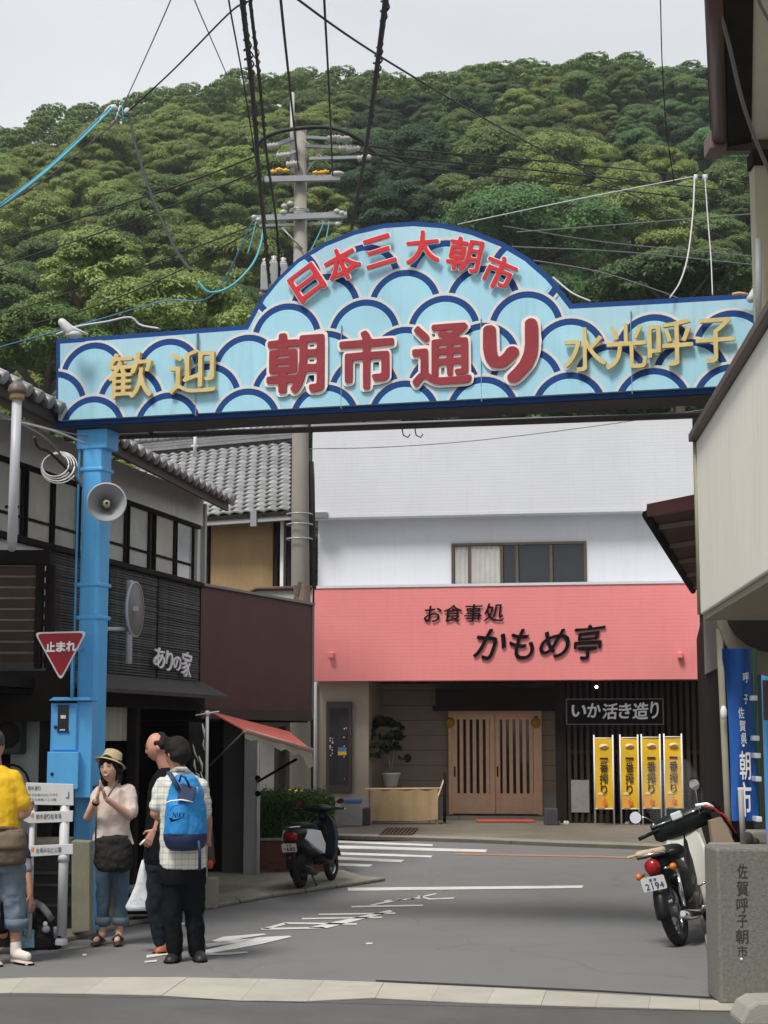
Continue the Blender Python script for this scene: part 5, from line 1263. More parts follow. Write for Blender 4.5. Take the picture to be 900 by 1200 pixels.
# flood lamps clipped on the arch ends
t, q = rel_thing('floodlight', 'small pale floodlight clamped on the left top corner of the arch', 'lamp', 82, 385, 14.3)
c0 = q(85, 391); obj('housing', MB().cap(q(73, 378), q(82, 388), .038, .05, 10), mat('pale_lamp', (.5, .5, .52), rough=.4, var=.15), t)
obj('bracket', MB().tube([q(73, 376), q(90, 386), q(103, 392)], .010, 6), MATS['white_trim'], t); obj('base', MB().ball(q(86, 392), (.075, .05, .035), 10, 6), MATS['pale_lamp'], t)
t, q = rel_thing('floodlight', 'small pale floodlight clamped on the right top end of the arch', 'lamp', 884, 347, 12.7)
obj('housing', MB().cap(q(880, 350), q(887, 342), .035, .045, 10), MATS['pale_lamp'], t); obj('bracket', MB().tube([q(858, 345), q(866, 343.5), q(876, 345)], .012, 6), mat('orange_clip', (.6, .35, .18)), t)
# ------------------------------------------------------------------ right side of the street
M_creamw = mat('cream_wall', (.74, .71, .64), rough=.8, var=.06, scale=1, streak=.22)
M_soffit = mat('tan_soffit', (.30, .25, .19), rough=.8, var=.1, scale=2)
M_brownt = mat('dark_brown_trim', (.10, .07, .06), rough=.5, var=.2, scale=3)
def W3(x, y, Y): return P(x, y, Y)
# cream balcony wall: near street face runs toward the viewer
c_tf = P(815, 517, 12.0); c_bf = P(822, 720, 12.0); xf_ = (c_tf.x + c_bf.x) / 2
_r = ray(900, 371); _t = (c_tf.z + .05 - EYE) / _r.z; dirv = (Vector((_r.x * _t, _r.y * _t, 0)) - Vector((xf_, 12, 0))).normalized(); print('balcony', dirv)
def along(t): return Vector((xf_, 12.0, 0)) + dirv * t
def RFr(x, y):
    fr = Frame((along(0).x, along(0).y), (along(8).x, along(8).y)); return fr.hit(x, y)
zb2 = c_bf.z; zt2 = c_tf.z
bw_ = thing('cream_balcony', 'cream rendered balcony wall with a dark coping jutting over the street at the right', 'balcony', (xf_, 12.0, 0)); o1 = Vector((xf_, 12, 0))
a = along(0) - o1; b = along(7) - o1
dr_ = Vector((1, .0, 0))
obj('front_wall', MB().poly([a + Vector((0, 0, zb2)), b + Vector((0, 0, zb2)), b + Vector((0, 0, zt2)), a + Vector((0, 0, zt2))], dr_ * .14), M_creamw, bw_, bevel=.01)
obj('end_wall', MB().box(.14, 3.0, -.12, 0, zb2, zt2), M_creamw, bw_)
obj('floor', MB().poly([a + Vector((.02, -.02, zb2 - .004)), b + Vector((.02, 0, zb2 - .004)), b + Vector((4, 0, zb2 - .004)), a + Vector((4, -.02, zb2 - .004))], (0, 0, -.04)), M_soffit, bw_)
obj('coping', MB().poly([a + Vector((-.05, .04, zt2)), b + Vector((-.05, 0, zt2)), b + Vector((.2, 0, zt2)), a + Vector((.2, .04, zt2))], (0, 0, .06)), M_brownt, bw_, bevel=.008)
obj('corner_drip', MB().tube([Vector((-.0, .02, zb2)), Vector((0, .02, zt2))], .02, 6), mat('lichen_edge', (.25, .25, .16)), bw_)
# curved canopy below
M_can = mat('canopy_brown', (.03, .021, .018), rough=.6, var=.2); M_can2 = mat('canopy_tan', (.25, .205, .16), rough=.8, var=.15, dirt=.2)
t, q = None, None
def rel_thing2(name, label, cat, x, y, Y, group=None): return rel_thing(name, label, cat, x, y, Y, group)
t, q = rel_thing2('curved_canopy', 'curved brown canopy like a half barrel below the cream balcony', 'canopy', 870, 760, 12.4)
prof = [(840, 722), (843, 735), (849, 750), (858, 766), (870, 780), (885, 789), (905, 793), (960, 795)]
inn = [(852, 722), (856, 733), (864, 745), (876, 755), (892, 762), (910, 765), (960, 766)]
obj('shell', MB().poly([q(x, y) for x, y in prof] + [q(x, y) for x, y in reversed(inn)], (0, .05, 0)), M_can2, t)
obj('hood', MB().poly([q(x, y, 12.35) for x, y in inn] + [q(960, 722, 12.35)], (0, .3, 0)), M_can, t)
# upper eave at top right
EZ = P(838, 168, 11.0).z
t = thing('upper_eave', 'broad eave with a dark brown gutter hanging in from the top right', 'eave', (P(838, 168, 11).x, 11, 0)); o1 = Vector((t.location.x, 11, 0))
e1 = P(838, 168, 11.0) - o1; e2 = P(828, -60, P(828, -60, 1).y * 0 + 8.3) - o1
e2 = Vector((P(829, -30, 8.6).x, 8.6, EZ)) - o1; e2 = e1 + (e2 - e1) * 1.6; e2.z = e1.z
obj('soffit_board', MB().poly([e1 + Vector((.25, 0, .02)), e2 + Vector((.25, 0, .02)), e2 + Vector((3, 0, .02)), e1 + Vector((3, 0, .02))], (0, 0, .05)), mat('soffit_cream', (.62, .59, .53), rough=.85, var=.08, dirt=.3), t)
obj('roof_top', MB().poly([e1 + Vector((-.02, .05, .10)), e2 + Vector((-.02, 0, .10)), e2 + Vector((3, 0, .8)), e1 + Vector((3, .05, .8))], (0, 0, .06)), M_brownt, t)
obj('gutter', MB().tube([e1 + Vector((.035, 0, .0)), e2 + Vector((.035, 0, .0))], .055, 10), mat('brown_gutter', (.085, .045, .04), rough=.4, var=.15), t)
obj('fascia', MB().poly([e1 + Vector((.09, 0, -.03)), e2 + Vector((.09, 0, -.03)), e2 + Vector((.25, 0, .0)), e1 + Vector((.25, 0, .0))], (0, 0, .06)), M_blktim, t)
obj('end_board', MB().box(e1.x + .05, e1.x + 3, -.02, .06, e1.z - .06, e1.z + .1), M_brownt, t)
obj('gutter_outlet', MB().box(e1.x - .06, e1.x + .06, -.12, .1, e1.z - .08, e1.z + .05), mat('outlet_brown', (.16, .11, .10)), t, bevel=.01)
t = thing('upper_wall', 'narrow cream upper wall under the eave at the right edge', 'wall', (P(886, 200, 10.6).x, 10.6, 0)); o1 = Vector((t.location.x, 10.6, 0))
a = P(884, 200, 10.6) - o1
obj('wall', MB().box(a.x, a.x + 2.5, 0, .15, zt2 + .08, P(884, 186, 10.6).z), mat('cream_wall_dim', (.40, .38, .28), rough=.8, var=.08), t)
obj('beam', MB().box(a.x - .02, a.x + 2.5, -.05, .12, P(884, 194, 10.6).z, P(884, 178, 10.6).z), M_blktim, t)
obj('downpipe', MB().tube([P(889, 280, 10.5) - o1, P(889, 380, 10.5) - o1], .02, 8), M_pipe, t)
# small red-brown eave beyond
t = thing('side_eave', 'red-brown metal eave of the building beyond the cream balcony', 'eave', (P(758, 600, 14).x, 14, 0)); o1 = Vector((t.location.x, 14, 0))
n1 = P(758, 599, 14.0) - o1; n2 = P(812, 690, 21.5) - o1; n2.z = n1.z + 0
M_rb = mat('red_brown_metal', (.16, .055, .045), rough=.5, var=.15, dirt=.25)
obj('roof_sheet', MB().poly([n1 + Vector((0, 0, .02)), n2 + Vector((0, 0, .02)), n2 + Vector((1.6, 0, .35)), n1 + Vector((1.6, 0, .35))], (0, 0, .04)), M_rb, t)
obj('front_fascia', MB().poly([n1 + Vector((0, -.02, -.05)), n1 + Vector((0, -.02, .03)), n1 + Vector((1.6, -.02, .36)), n1 + Vector((1.6, -.02, .22))], (0, .04, 0)), M_rb, t)
obj('soffit', MB().poly([n1 + Vector((.03, 0, -.02)), n2 + Vector((.03, 0, -.02)), n2 + Vector((1.5, 0, .2)), n1 + Vector((1.5, 0, .2))], (0, 0, .015)), mat('eave_underside', (.12, .055, .045), rough=.8, var=.35, scale=2), t)
obj('side_gutter', MB().tube([n1 + Vector((.0, .02, -.03)), n2 + Vector((0, 0, -.03))], .04, 8), M_blktim, t)
for k in range(5):
    a = n1.lerp(n2, (k + .5) / 5); obj('rafter', MB().poly([a + Vector((.05, 0, -.06)), a + Vector((1.4, 0, .12)), a + Vector((1.4, 0, .17)), a + Vector((.05, 0, -.02))], (0, .06, 0)), M_soffit, t)
# dark shop front under it
t = thing('right_shop', 'dark shaded building side between the restaurant and the blue banner', 'building', (2.9, 14, 0))
w0_ = P(853, 860, 14.2); w1_ = P(819, 860, 30.6); o1 = Vector((2.9, 14, 0))
a = Vector((w0_.x, 14.2, 0)) - o1; b = Vector((w1_.x, 30.6, 0)) - o1
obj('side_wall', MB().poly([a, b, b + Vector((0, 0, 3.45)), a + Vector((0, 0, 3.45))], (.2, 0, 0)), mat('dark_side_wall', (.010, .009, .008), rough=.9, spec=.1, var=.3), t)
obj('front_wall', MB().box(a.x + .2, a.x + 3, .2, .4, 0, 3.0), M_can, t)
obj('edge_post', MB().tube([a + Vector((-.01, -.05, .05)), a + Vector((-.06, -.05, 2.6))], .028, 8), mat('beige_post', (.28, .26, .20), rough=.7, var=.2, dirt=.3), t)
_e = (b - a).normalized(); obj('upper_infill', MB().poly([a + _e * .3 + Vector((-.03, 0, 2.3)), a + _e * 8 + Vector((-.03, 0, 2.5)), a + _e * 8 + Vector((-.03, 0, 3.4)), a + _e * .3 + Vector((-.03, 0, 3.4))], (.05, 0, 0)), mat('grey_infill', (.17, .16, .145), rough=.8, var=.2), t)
obj('torn_paper', MB().ball(P(848, 835, 14.05) - o1, (.03, .02, .06), 7, 5), M_plaster, t)
# blue banner on a green pole
M_bb = mat('royal_blue_cloth', (.012, .09, .36), rough=.75, var=.12, scale=2, bump=.2, bscale=8)
t, q = rel_thing2('blue_banner', 'royal blue vertical banner with white brush lettering on a green pole', 'banner', 870, 900, 12.2)
mb = MB(); vs = []; n = 16
lx = [(846, 770), (851, 800), (854, 850), (856, 900), (857, 960), (858, 962)]; rx_ = [(879, 770), (881, 800), (884, 860), (887, 920), (889, 962)]
for i in range(n + 1):
    y = 760 + (962 - 760) * i / n; xl = float(np.interp(y, [p[1] for p in lx], [p[0] for p in lx])); xr = float(np.interp(y, [p[1] for p in rx_], [p[0] for p in rx_]))
    for j in range(7):
        f = j / 6; p = q(xl + (xr - xl) * f, y, 12.2 + .05 * math.sin(f * 6 + i * .25)); vs.append(p)
mb.add(vs, [(i * 7 + j, i * 7 + j + 1, (i + 1) * 7 + j + 1, (i + 1) * 7 + j) for i in range(n) for j in range(6)], True)
obj('cloth', mb, M_bb, t)
BF = Frame((t.location.x - 1, 12.1), (t.location.x + 1, 12.1))
def bput(ch, b, tk=.02, **k):
    o = put(ch, BF, b, t, M_wht, tk, off=-.02, ex=.01, **k); o.location.x -= 1; o.location.y -= .1; return o
bput('呼', (870, 788, 877, 800)); bput('子', (871, 814, 876, 825))
for k, ch in enumerate('佐賀県'): bput(ch, (864.5 + k * 1.6, 829 + k * 15, 871.5 + k * 1.4, 842 + k * 15))
bput('・', (869, 872, 872, 875), .02)
for ch, b in (('朝', (866, 880, 879, 914)), ('市', (864, 916, 880, 957))): bput(ch, b, .02, nib=(2, .7))
obj('pole', MB().tube([q(884, 760, 12.3), q(889.5, 970, 12.3)], .014, 8), mat('green_pole', (.02, .20, .12), rough=.4), t)
for x, y in ((882, 818), (884.5, 865), (886, 885.5), (887, 913), (887.5, 960)): obj('tie', MB().box(q(x - 1, y, 12.1).x, q(x + 5, y, 12.1).x, -.12, .12, q(x, y + 3, 12.1).z, q(x, y - 3, 12.1).z), M_wht, t, bevel=.005)
pz0 = q(870, 930, 12.0); pz1 = q(870, 985, 12.0)
t, q = rel_thing2('grey_rail_post', 'thin worn grey post in front of the blue banner', 'post', 870, 950, 11.9)
obj('shaft', MB().tube([q(871, 990), q(868, 925)], .02, 8), mat('worn_post', (.33, .32, .30), rough=.6, var=.2, dirt=.3), t)
# plate on the blue arch post
t, q = rel_thing2('brown_plate', 'small brown plate fixed on the right blue post at the frame edge', 'plate', 898, 820, 12.55)
obj('plate', MB().box(q(894, 797).x, q(912, 797).x, 0, .02, q(894, 844).z, q(894, 797).z), mat('brown_plate', (.13, .10, .09)), t); obj('screw', MB().ball(q(897, 801), .008, 6, 4), M_metal, t)
# carved stone pillar
t, q = rel_thing2('stone_marker', 'thick grey stone pillar with a carved vertical inscription in the right foreground', 'stone pillar', 870, 1100, 10.9)
M_gran = mat('granite', (.17, .165, .145), rough=.9, var=.35, scale=45, bump=.35, bscale=120, dirt=.5)
zt_ = q(870, 994).z; xl = q(832.5, 1050).x + .045
obj('shaft', MB().box(xl, xl + .62, 0, .42, 0, zt_), M_gran, t, bevel=.02)
MF = Frame((t.location.x - 1, 10.9), (t.location.x + 1, 10.9)); M_carve = mat('carved_ink', (.04, .038, .032), rough=.9)
for ch, b in (('佐', (864, 1012, 876, 1030)), ('賀', (863, 1032, 877, 1050)), ('呼', (863, 1052, 877, 1070)), ('子', (864, 1072, 876, 1087)), ('朝', (862, 1089, 877, 1106)), ('市', (864, 1108, 876, 1122))):
    o = put(ch, MF, b, t, M_carve, .018, off=-.001, ex=.01); o.location.x -= 1
c0 = q(869, 1124); obj('pale_peg', MB().ball(c0, .009, 6, 5), M_plaster, t)
t, q = rel_thing2('concrete_kerb_block', 'pale rounded concrete block in the bottom right corner', 'block', 890, 1190, 10.2)
pts = [q(868, 1215), q(869, 1196), q(876, 1181), q(888, 1174), q(960, 1172), q(960, 1215)]
obj('block', MB().poly(pts, (0, .35, 0)), mat('pale_block', (.30, .29, .26), rough=.9, var=.15, bump=.2, dirt=.4), t, bevel=.02)
# rubble and low kerb behind the marker
t, q = rel_thing2('low_concrete_wall', 'low concrete wall with clutter on it behind the stone pillar', 'wall', 870, 985, 12.9)
obj('wall', MB().box(q(838, 990).x, q(838, 990).x + 2, 0, .3, 0, q(840, 990).z), M_conc, t, bevel=.015)
obj('block', MB().box(q(880, 975).x, q(880, 975).x + 1, .0, .25, q(880, 990).z, q(880, 974).z), M_conc, t, bevel=.02)
obj('stone', MB().ball(q(876, 984), (.05, .05, .06), 8, 6), M_carve, t); obj('stone', MB().ball(q(884, 986), (.04, .04, .03), 8, 6), M_carve, t)
t, q = rel_thing2('hand_cart', 'red and white folding handle lying behind the moped windshield', 'cart', 850, 960, 13.6)
obj('red_tube', MB().tube([q(824, 945), q(835, 946), q(850, 957), q(862, 977)], .013, 6), mat('cart_red', (.35, .02, .02), rough=.4), t)
obj('black_tube', MB().tube([q(835, 940), q(848, 958), q(866, 985)], .012, 6), M_dark, t); obj('white_tube', MB().tube([q(815, 944), q(828, 942), q(836, 946)], .014, 6), M_wht, t)
obj('wooden_tray', MB().poly([q(836, 990), q(832, 962), q(846, 958), q(862, 990)], (0, .1, 0)), mat('pale_board_wood', (.32, .24, .17), rough=.8, var=.15), t)
# ------------------------------------------------------------------ utility pole
UY = 26.0
t, q = rel_thing('utility_pole', 'concrete utility pole with crossarms and insulators standing behind the arch', 'utility pole', 353, 800, UY)
M_ucon = mat('pole_concrete', (.27, .25, .22), rough=.85, var=.12, scale=2, streak=.25); M_galv = mat('galvanised', (.30, .31, .33), rough=.45, metal=.3, var=.15); M_cer = mat('porcelain', (.42, .41, .40), rough=.25, var=.05)
M_yins = mat('yellow_insulator', (.75, .38, .03), rough=.4)
b0 = Vector((0, 0, .05)); tp = q(352, 156)
obj('shaft', MB().tube([b0, b0.lerp(tp, .5), tp], [.17, .135, .098], 18), M_ucon, t)
obj('cap', MB().ball(tp + Vector((.0, 0, .03)), (.11, .11, .07), 12, 6), M_cer, t)
def arm(x0, y0, x1, y1, nm='crossarm', r=.045, dy=-.16):
    a = q(x0, y0) + Vector((0, dy, 0)); b = q(x1, y1) + Vector((0, dy, 0)); d = (b - a); L_ = d.length
    mb = MB().box(0, L_, -r, r, -r, r); ang = math.atan2(d.z, d.x); mb.xf(Matrix.Translation(a) @ Matrix.Rotation(-ang, 4, 'Y')); return obj(nm, mb, M_galv, t)
arm(311, 214.5, 399, 212.5); arm(297, 260, 407, 255.5); arm(303, 262.5, 400, 259, r=.02, dy=.1)
arm(318, 176, 346, 166, 'bracket_arm', .03); arm(360, 165, 412, 168, 'bracket_arm', .022); arm(358, 175, 420, 178, 'bracket_arm', .022); arm(363, 190, 428, 188, 'bracket_arm', .022)
arm(332, 187, 348, 181, 'bracket_arm', .022)
for p_ in ((360, 205, 374, 184), (374, 184, 388, 200), (356, 168, 385, 190), (331, 270, 355, 295), (362, 196, 384, 186)): obj('stay_rod', MB().tube([q(p_[0], p_[1]) + Vector((0, -.14, 0)), q(p_[2], p_[3]) + Vector((0, -.14, 0))], .015, 5), M_galv, t)
insm = MB().lathe([(.0, -.13), (.06, -.12), (.085, -.09), (.05, -.07), (.085, -.03), (.05, -.01), (.085, .03), (.05, .05), (.07, .09), (.03, .13), (0, .13)], (0, 0, 0), (1, 0, 0), 12).mesh('insulator', M_cer)
for x, y in ((320, 175), (333, 186), (344, 196), (392, 166), (403, 167), (405, 177.5), (414, 178.5), (427, 189)):
    o = bpy.data.objects.new('insulator', insm); C.objects.link(o); o.parent = t; o.scale = (.9, .7, .7); o.location = q(x, y) + Vector((0, -.16, 0)); o.rotation_euler = (0, R(-8), 0)
for x, y in ((321, 206), (328, 203.5), (336, 204.5), (371, 207), (377, 207), (382, 206)): obj('yellow_insulator', MB().ball(q(x, y) + Vector((0, -.2, 0)), (.035, .035, .035), 10, 6).cap(q(x - 3, y) + Vector((0, -.2, 0)), q(x + 3, y) + Vector((0, -.2, 0)), .02, .02, 6), M_yins, t)
obj('end_insulator', MB().ball(q(396, 208) + Vector((0, -.2, 0)), (.11, .05, .04), 10, 6), M_cer, t)
g = random.Random(5)
for x, y in ((299, 259), (304, 262), (334, 246), (341, 243), (395, 252), (401, 254), (405, 256), (396, 267), (333, 253)):
    obj('shackle', MB().ball(q(x, y) + Vector((0, -.2, 0)), (.03 + g.random() * .03, .035, .04), 8, 6), M_cer, t)
for y in (603, 615, 632, 247, 249): obj('band', MB().lathe([(.20 if y > 500 else .15, -.012), (.21 if y > 500 else .16, -.012), (.21 if y > 500 else .16, .012), (.20 if y > 500 else .15, .012)], (q(351, y)), (0, 0, 1), 18), M_galv, t)
obj('ground_pipe', MB().tube([q(343, 205) + Vector((0, -.12, 0)), q(343, 112) + Vector((0, -.12, 0))], .035, 8), mat('lead_pipe', (.45, .42, .42), rough=.5), t)
obj('cable_riser', MB().tube([q(366, 690) + Vector((0, .1, 0)), q(364, 560) + Vector((0, .1, 0)), q(363, 540) + Vector((0, .1, 0))], .06, 8), mat('riser_black', (.03, .03, .032)), t)
t2, q2 = rel_thing('pole_switchgear', 'cluster of grey switch boxes on the utility pole just left of the arch dome', 'transformer', 318, 330, 25.4)
for k, (x0, y0, x1, y1) in enumerate(((306, 311, 315, 342), (316, 308, 326, 340), (327, 310, 337, 338))):
    a = q2(x0, y0); b = q2(x1, y1); obj('switch_box', MB().box(a.x, b.x, -.1, .12, b.z, a.z), mat('switch_grey', (.30, .30, .31), rough=.5, var=.2), t2, bevel=.02)
    obj('bushing', MB().lathe([(.04, 0), (.06, .04), (.03, .06), (.05, .1), (0, .12)], ((a.x + b.x) / 2, 0, a.z), (0, 0, 1), 10), M_cer, t2)
obj('mounting_rail', MB().tube([q2(304, 345), q2(352, 338)], .03, 6), M_galv, t2)

# ------------------------------------------------------------------ overhead cables (each one runs between real supports)
M_cab = mat('black_cable', (.018, .018, .02), rough=.6); M_teal = mat('teal_cable', (.08, .38, .42), rough=.5); M_lc = mat('light_cable', (.50, .50, .50), rough=.5); M_gc = mat('grey_cable', (.16, .16, .17), rough=.5); M_blc = mat('blue_cable', (.06, .22, .42), rough=.5)
def spline(pts, n=8):
    pts = [Vector(p) for p in pts]; out = []
    e = [pts[0] * 2 - pts[1]] + pts + [pts[-1] * 2 - pts[-2]]
    for i in range(1, len(e) - 2):
        for k in range(n):
            t_ = k / n; p0, p1, p2, p3 = e[i - 1:i + 3]
            out.append(.5 * ((2 * p1) + (p2 - p0) * t_ + (2 * p0 - 5 * p1 + 4 * p2 - p3) * t_ ** 2 + (3 * p1 - p0 - 3 * p2 + p3) * t_ ** 3))
    return out + [pts[-1]]
def cable(label, pts, r, m=M_cab, wrap=0, name='cable', cat='cable'):
    w_ = spline([P(x, y, Y) for x, y, Y in pts], 8); mb = MB().tube(w_, r, 6)
    o = obj(name, mb, m, None, fixn=False); props(o, label, cat)
    if wrap:
        gg = random.Random(len(label)); L_ = 0; mb2 = MB(); hel = []
        acc = 0
        for a, b in zip(w_, w_[1:]):
            n_ = max(1, int((b - a).length / .05))
            for k in range(n_):
                acc += .9; p_ = a.lerp(b, k / n_); rr = r * (1.0 + .45 * math.sin(acc * .13) + .25 * math.sin(acc * .031)); hel.append(p_ + Vector((math.cos(acc) * rr, math.sin(acc) * rr, gg.uniform(-.01, .01))))
        mb2.tube(hel, r * .35, 4, smooth=False); obj('wrapping', mb2, m, o, fixn=False)
    return o
cable('thickest wrapped black cable bundle running down past the left side of the pole', [(279, -60, 12), (284, 0, 13.5), (296, 110, 17), (305, 220, 21.5), (316, 335, 25.5)], .027, wrap=1)
cable('wrapped black cable just right of the thickest bundle, ending at the switch boxes', [(286, -60, 12.5), (293, 0, 14), (304, 95, 17), (313, 185, 21), (324, 262, 24), (328, 335, 25.4)], .018, wrap=1)
cable('thin black cable merging into the bundle from the upper left', [(264, -50, 13), (268, 0, 14), (284, 88, 17), (297, 170, 20), (312, 262, 25)], .009)
cable('black cable dropping onto the upper bracket just left of the pole top', [(326, -50, 13), (329, 0, 14), (340, 105, 18), (350, 200, 25.7)], .014)
cable('black cable dropping to the right end of the upper crossarm', [(379, -50, 13), (380, 0, 14), (385, 95, 18), (390, 206, 25.7)], .012)
cable('heavy black cable coming down right of the pole to the dome of the arch', [(458, -50, 12), (452, 0, 13), (441, 85, 16), (427, 185, 21), (412, 268, 25.8)], .026, wrap=1)
cable('long thin cable crossing diagonally from the top left over the forest to the right', [(330, -20, 14), (350, 0, 14.5), (450, 69, 17), (600, 157, 23), (710, 213, 28), (850, 280, 36)], .012)
cable('thin cable rising to the upper left from the left junction', [(218, -50, 13), (200, 0, 14), (160, 90, 17), (142, 128, 18)], .006, M_gc)
cable('faint thin cable at the top left of the big bundle', [(210, -50, 13), (228, 0, 14), (246, 42, 16), (266, 88, 19)], .006, M_gc)
cable('black cable sloping from the bundle down to the left junction', [(290, 2, 14), (268, 16, 15), (205, 80, 17), (150, 131, 18)], .010)
cable('black cable continuing from the junction to the left edge', [(150, 131, 18), (115, 160, 16.5), (60, 205, 15), (-20, 256, 13.5)], .007)
cable('teal cable stretched from the junction to the left edge', [(133, 125, 18), (100, 158, 16.5), (50, 204, 15), (-20, 258, 13.5)], .013, M_teal)
cable('blue cable running beside the teal one at the left edge', [(130, 124, 18), (98, 156, 16.5), (48, 203, 15), (-20, 254, 13.5)], .008, M_blc)
cable('black cable hanging from the junction toward the arch', [(151, 133, 18), (160, 175, 17.3), (180, 235, 16.5), (206, 292, 15.6), (224, 318, 15)], .016)
o = cable('short white pipe-like joint at the left cable junction', [(118, 140, 18), (128, 126, 18), (136, 124, 18)], .02, M_lc)
t3, q3 = rel_thing('cable_junction', 'tangled cable clamps where the teal and black cables meet at the upper left', 'cable joint', 140, 135, 18)
g = random.Random(3)
for k in range(7):
    a = q3(130 + g.uniform(-4, 20), 128 + g.uniform(-6, 18)); b = q3(132 + g.uniform(-2, 22), 138 + g.uniform(-10, 10)); obj('clamp', MB().tube([a, a.lerp(b, .5) + Vector((0, 0, -.06)), b], .012, 5), [M_cab, M_lc, M_teal][k % 3], t3)
obj('clamp_body', MB().ball(q3(149, 131), (.04, .04, .05), 8, 6), M_lc, t3); obj('clamp_body', MB().ball(q3(133, 127), (.05, .04, .04), 8, 6), M_lc, t3)
cable('thick black cable arching over the top of the utility pole', [(295, 176, 25.8), (312, 160, 25.8), (345, 151, 25.7), (388, 150, 25.7), (418, 162, 25.8), (438, 178, 26.5), (470, 190, 28)], .035)
cable('black cable from the pole top sloping to the left edge, upper one', [(300, 183, 25.9), (210, 217, 28), (100, 253, 31), (-20, 290, 34)], .016)
cable('black cable from the pole top sloping to the left edge, lower one', [(308, 198, 25.9), (225, 232, 28), (110, 275, 31), (-20, 318, 34)], .014)
cable('thin dark cable crossing the pale green trees, upper one', [(300, 263, 25.9), (180, 308, 28), (60, 350, 31), (-20, 374, 33)], .012)
cable('thin dark cable crossing the pale green trees, lower one', [(300, 268, 25.9), (200, 322, 28), (90, 366, 31), (-20, 392, 33)], .013)
cable('blue-grey cable sagging low over the pale green trees', [(297, 258, 25.9), (250, 345, 27), (190, 353, 28), (110, 376, 30), (-20, 412, 33)], .011, M_blc)
cable('teal cable curving down from the lower crossarm', [(309, 262, 25.8), (306, 285, 25.7), (297, 308, 25.6), (280, 328, 25.5), (262, 340, 25.4), (244, 342, 25.3), (232, 330, 25.3)], .02, M_teal)
for k, (x0, x1) in enumerate(((380, 362), (386, 377), (300, 290))):
    cable(['short teal lead hanging from the lower crossarm beside the pole', 'short pale teal lead hanging right of the first beside the pole', 'short teal lead hanging at the left end of the lower crossarm'][k], [(x0, 260, 25.8), ((x0 + x1) / 2 + 1, 278, 25.8), (x1, 298, 25.8)], .012, M_teal)
cable('cable running right from the pole, topmost of the three', [(415, 166, 26), (450, 173, 26.5), (640, 189, 30), (790, 204, 34), (900, 217, 37)], .014)
cable('cable running right from the pole, middle of the three', [(418, 178, 26), (450, 182, 26.5), (650, 202, 30), (860, 224, 36)], .016)
cable('cable running right from the pole, lowest of the three', [(425, 188, 26), (450, 191, 26.5), (560, 204, 29), (900, 242, 37)], .014)
cable('pale wire rising from the dome to the hanging white leads', [(536, 263, 14.5), (640, 241, 14.2), (740, 221, 13.9), (818, 206, 13.6)], .005, M_lc)
cable('white lead looping down to the arch top', [(814, 207, 13.6), (812, 250, 13.4), (806, 300, 13.2), (797, 330, 13), (785, 349, 12.9)], .007, M_lc)
cable('second white lead hanging right of the loop', [(826, 206, 13.6), (829, 250, 13.4), (833, 300, 13.2), (835, 346, 12.9)], .005, M_lc)
t3, q3 = rel_thing('lead_clamp', 'pale clamps from which the two white leads hang', 'cable joint', 820, 205, 13.6)
obj('clamp', MB().tube([q3(815, 205), q3(815, 213)], .018, 8), M_lc, t3); obj('clamp', MB().tube([q3(826, 205), q3(826, 213)], .022, 8), M_lc, t3); obj('hook', MB().tube([q3(812, 206), q3(820, 198), q3(828, 205)], .008, 6), M_cab, t3)
cable('thin vertical wire dropping from the top right', [(773, -50, 12), (774, 0, 12.3), (776, 75, 12.8), (781, 150, 13.2), (790, 214, 13.6)], .0045, M_cab)
cable('dark wire from the eave down to the lead clamps', [(834, 165, 11.2), (829, 185, 12.4), (822, 204, 13.6)], .005, M_cab)
cable('faint wire over the right shoulder of the dome', [(606, 272, 22), (740, 262, 24), (900, 249, 27)], .009, M_gc)
cable('faint wire falling right behind the dome', [(590, 265, 22), (720, 285, 24), (900, 302, 27)], .009, M_gc)
cable('second faint wire falling right behind the dome', [(600, 289, 22), (740, 296, 24), (900, 312, 27)], .010, M_gc)
cable('wire falling to the right end of the arch', [(625, 305, 22), (700, 318, 22), (770, 340, 22), (800, 352, 22)], .008, M_gc)
cable('white wire looping behind the dome right edge', [(648, 325, 14.2), (670, 343, 13.9), (692, 353, 13.7)], .008, M_lc)
cable('white wire curling along the left top of the arch', [(66, 392, 14.7), (90, 383, 14.7), (125, 377, 14.7), (152, 372, 14.7), (165, 381, 14.7), (186, 385, 14.6)], .010, M_lc)
cable('grey cable drooping across the white upper wall', [(363, 526, 24), (450, 524, 24), (560, 516, 24), (700, 499, 24), (825, 480, 24)], .006, M_gc)
cable('pair of grey wires under the left part of the arch', [(120, 507, 15.4), (230, 501, 15.2), (352, 497, 15), (470, 493, 14.8)], .006, M_lc)
cable('dark cable from the house roof to under the arch', [(-20, 478, 13), (60, 503, 13.6), (120, 512, 15), (200, 505, 15.4)], .007, M_gc)
cable('pale cable along the house eave at the left edge', [(-20, 484, 12.6), (20, 494, 12.9), (66, 506, 13.6), (100, 520, 14.2)], .010, M_lc)
cable('grey cable draped in front of the grey gable at the left', [(-20, 480, 12.5), (30, 500, 13), (60, 520, 13.3), (84, 552, 13.8), (96, 570, 14.4)], .010, M_gc)
cable('black cable hanging to the blue post at the left', [(40, 512, 13.3), (45, 524, 13.4), (58, 530, 13.5), (78, 549, 13.8), (92, 566, 14.4)], .013, M_cab)
t3, q3 = rel_thing('cable_coil', 'loose coil of pale cable hanging under the house eave left of the blue post', 'cable coil', 66, 546, 13.6)
for k in range(4):
    r = .10 + .012 * k; c0 = q3(65 + k * 1.5, 545 + k); obj('loop', MB().tube([c0 + Vector((math.cos(a) * r * 1.1, math.sin(a) * .03, math.sin(a) * r)) for a in [i * PI / 12 for i in range(23 if k % 2 else 25)]], .006, 5), M_lc if k % 2 else M_plaster, t3)
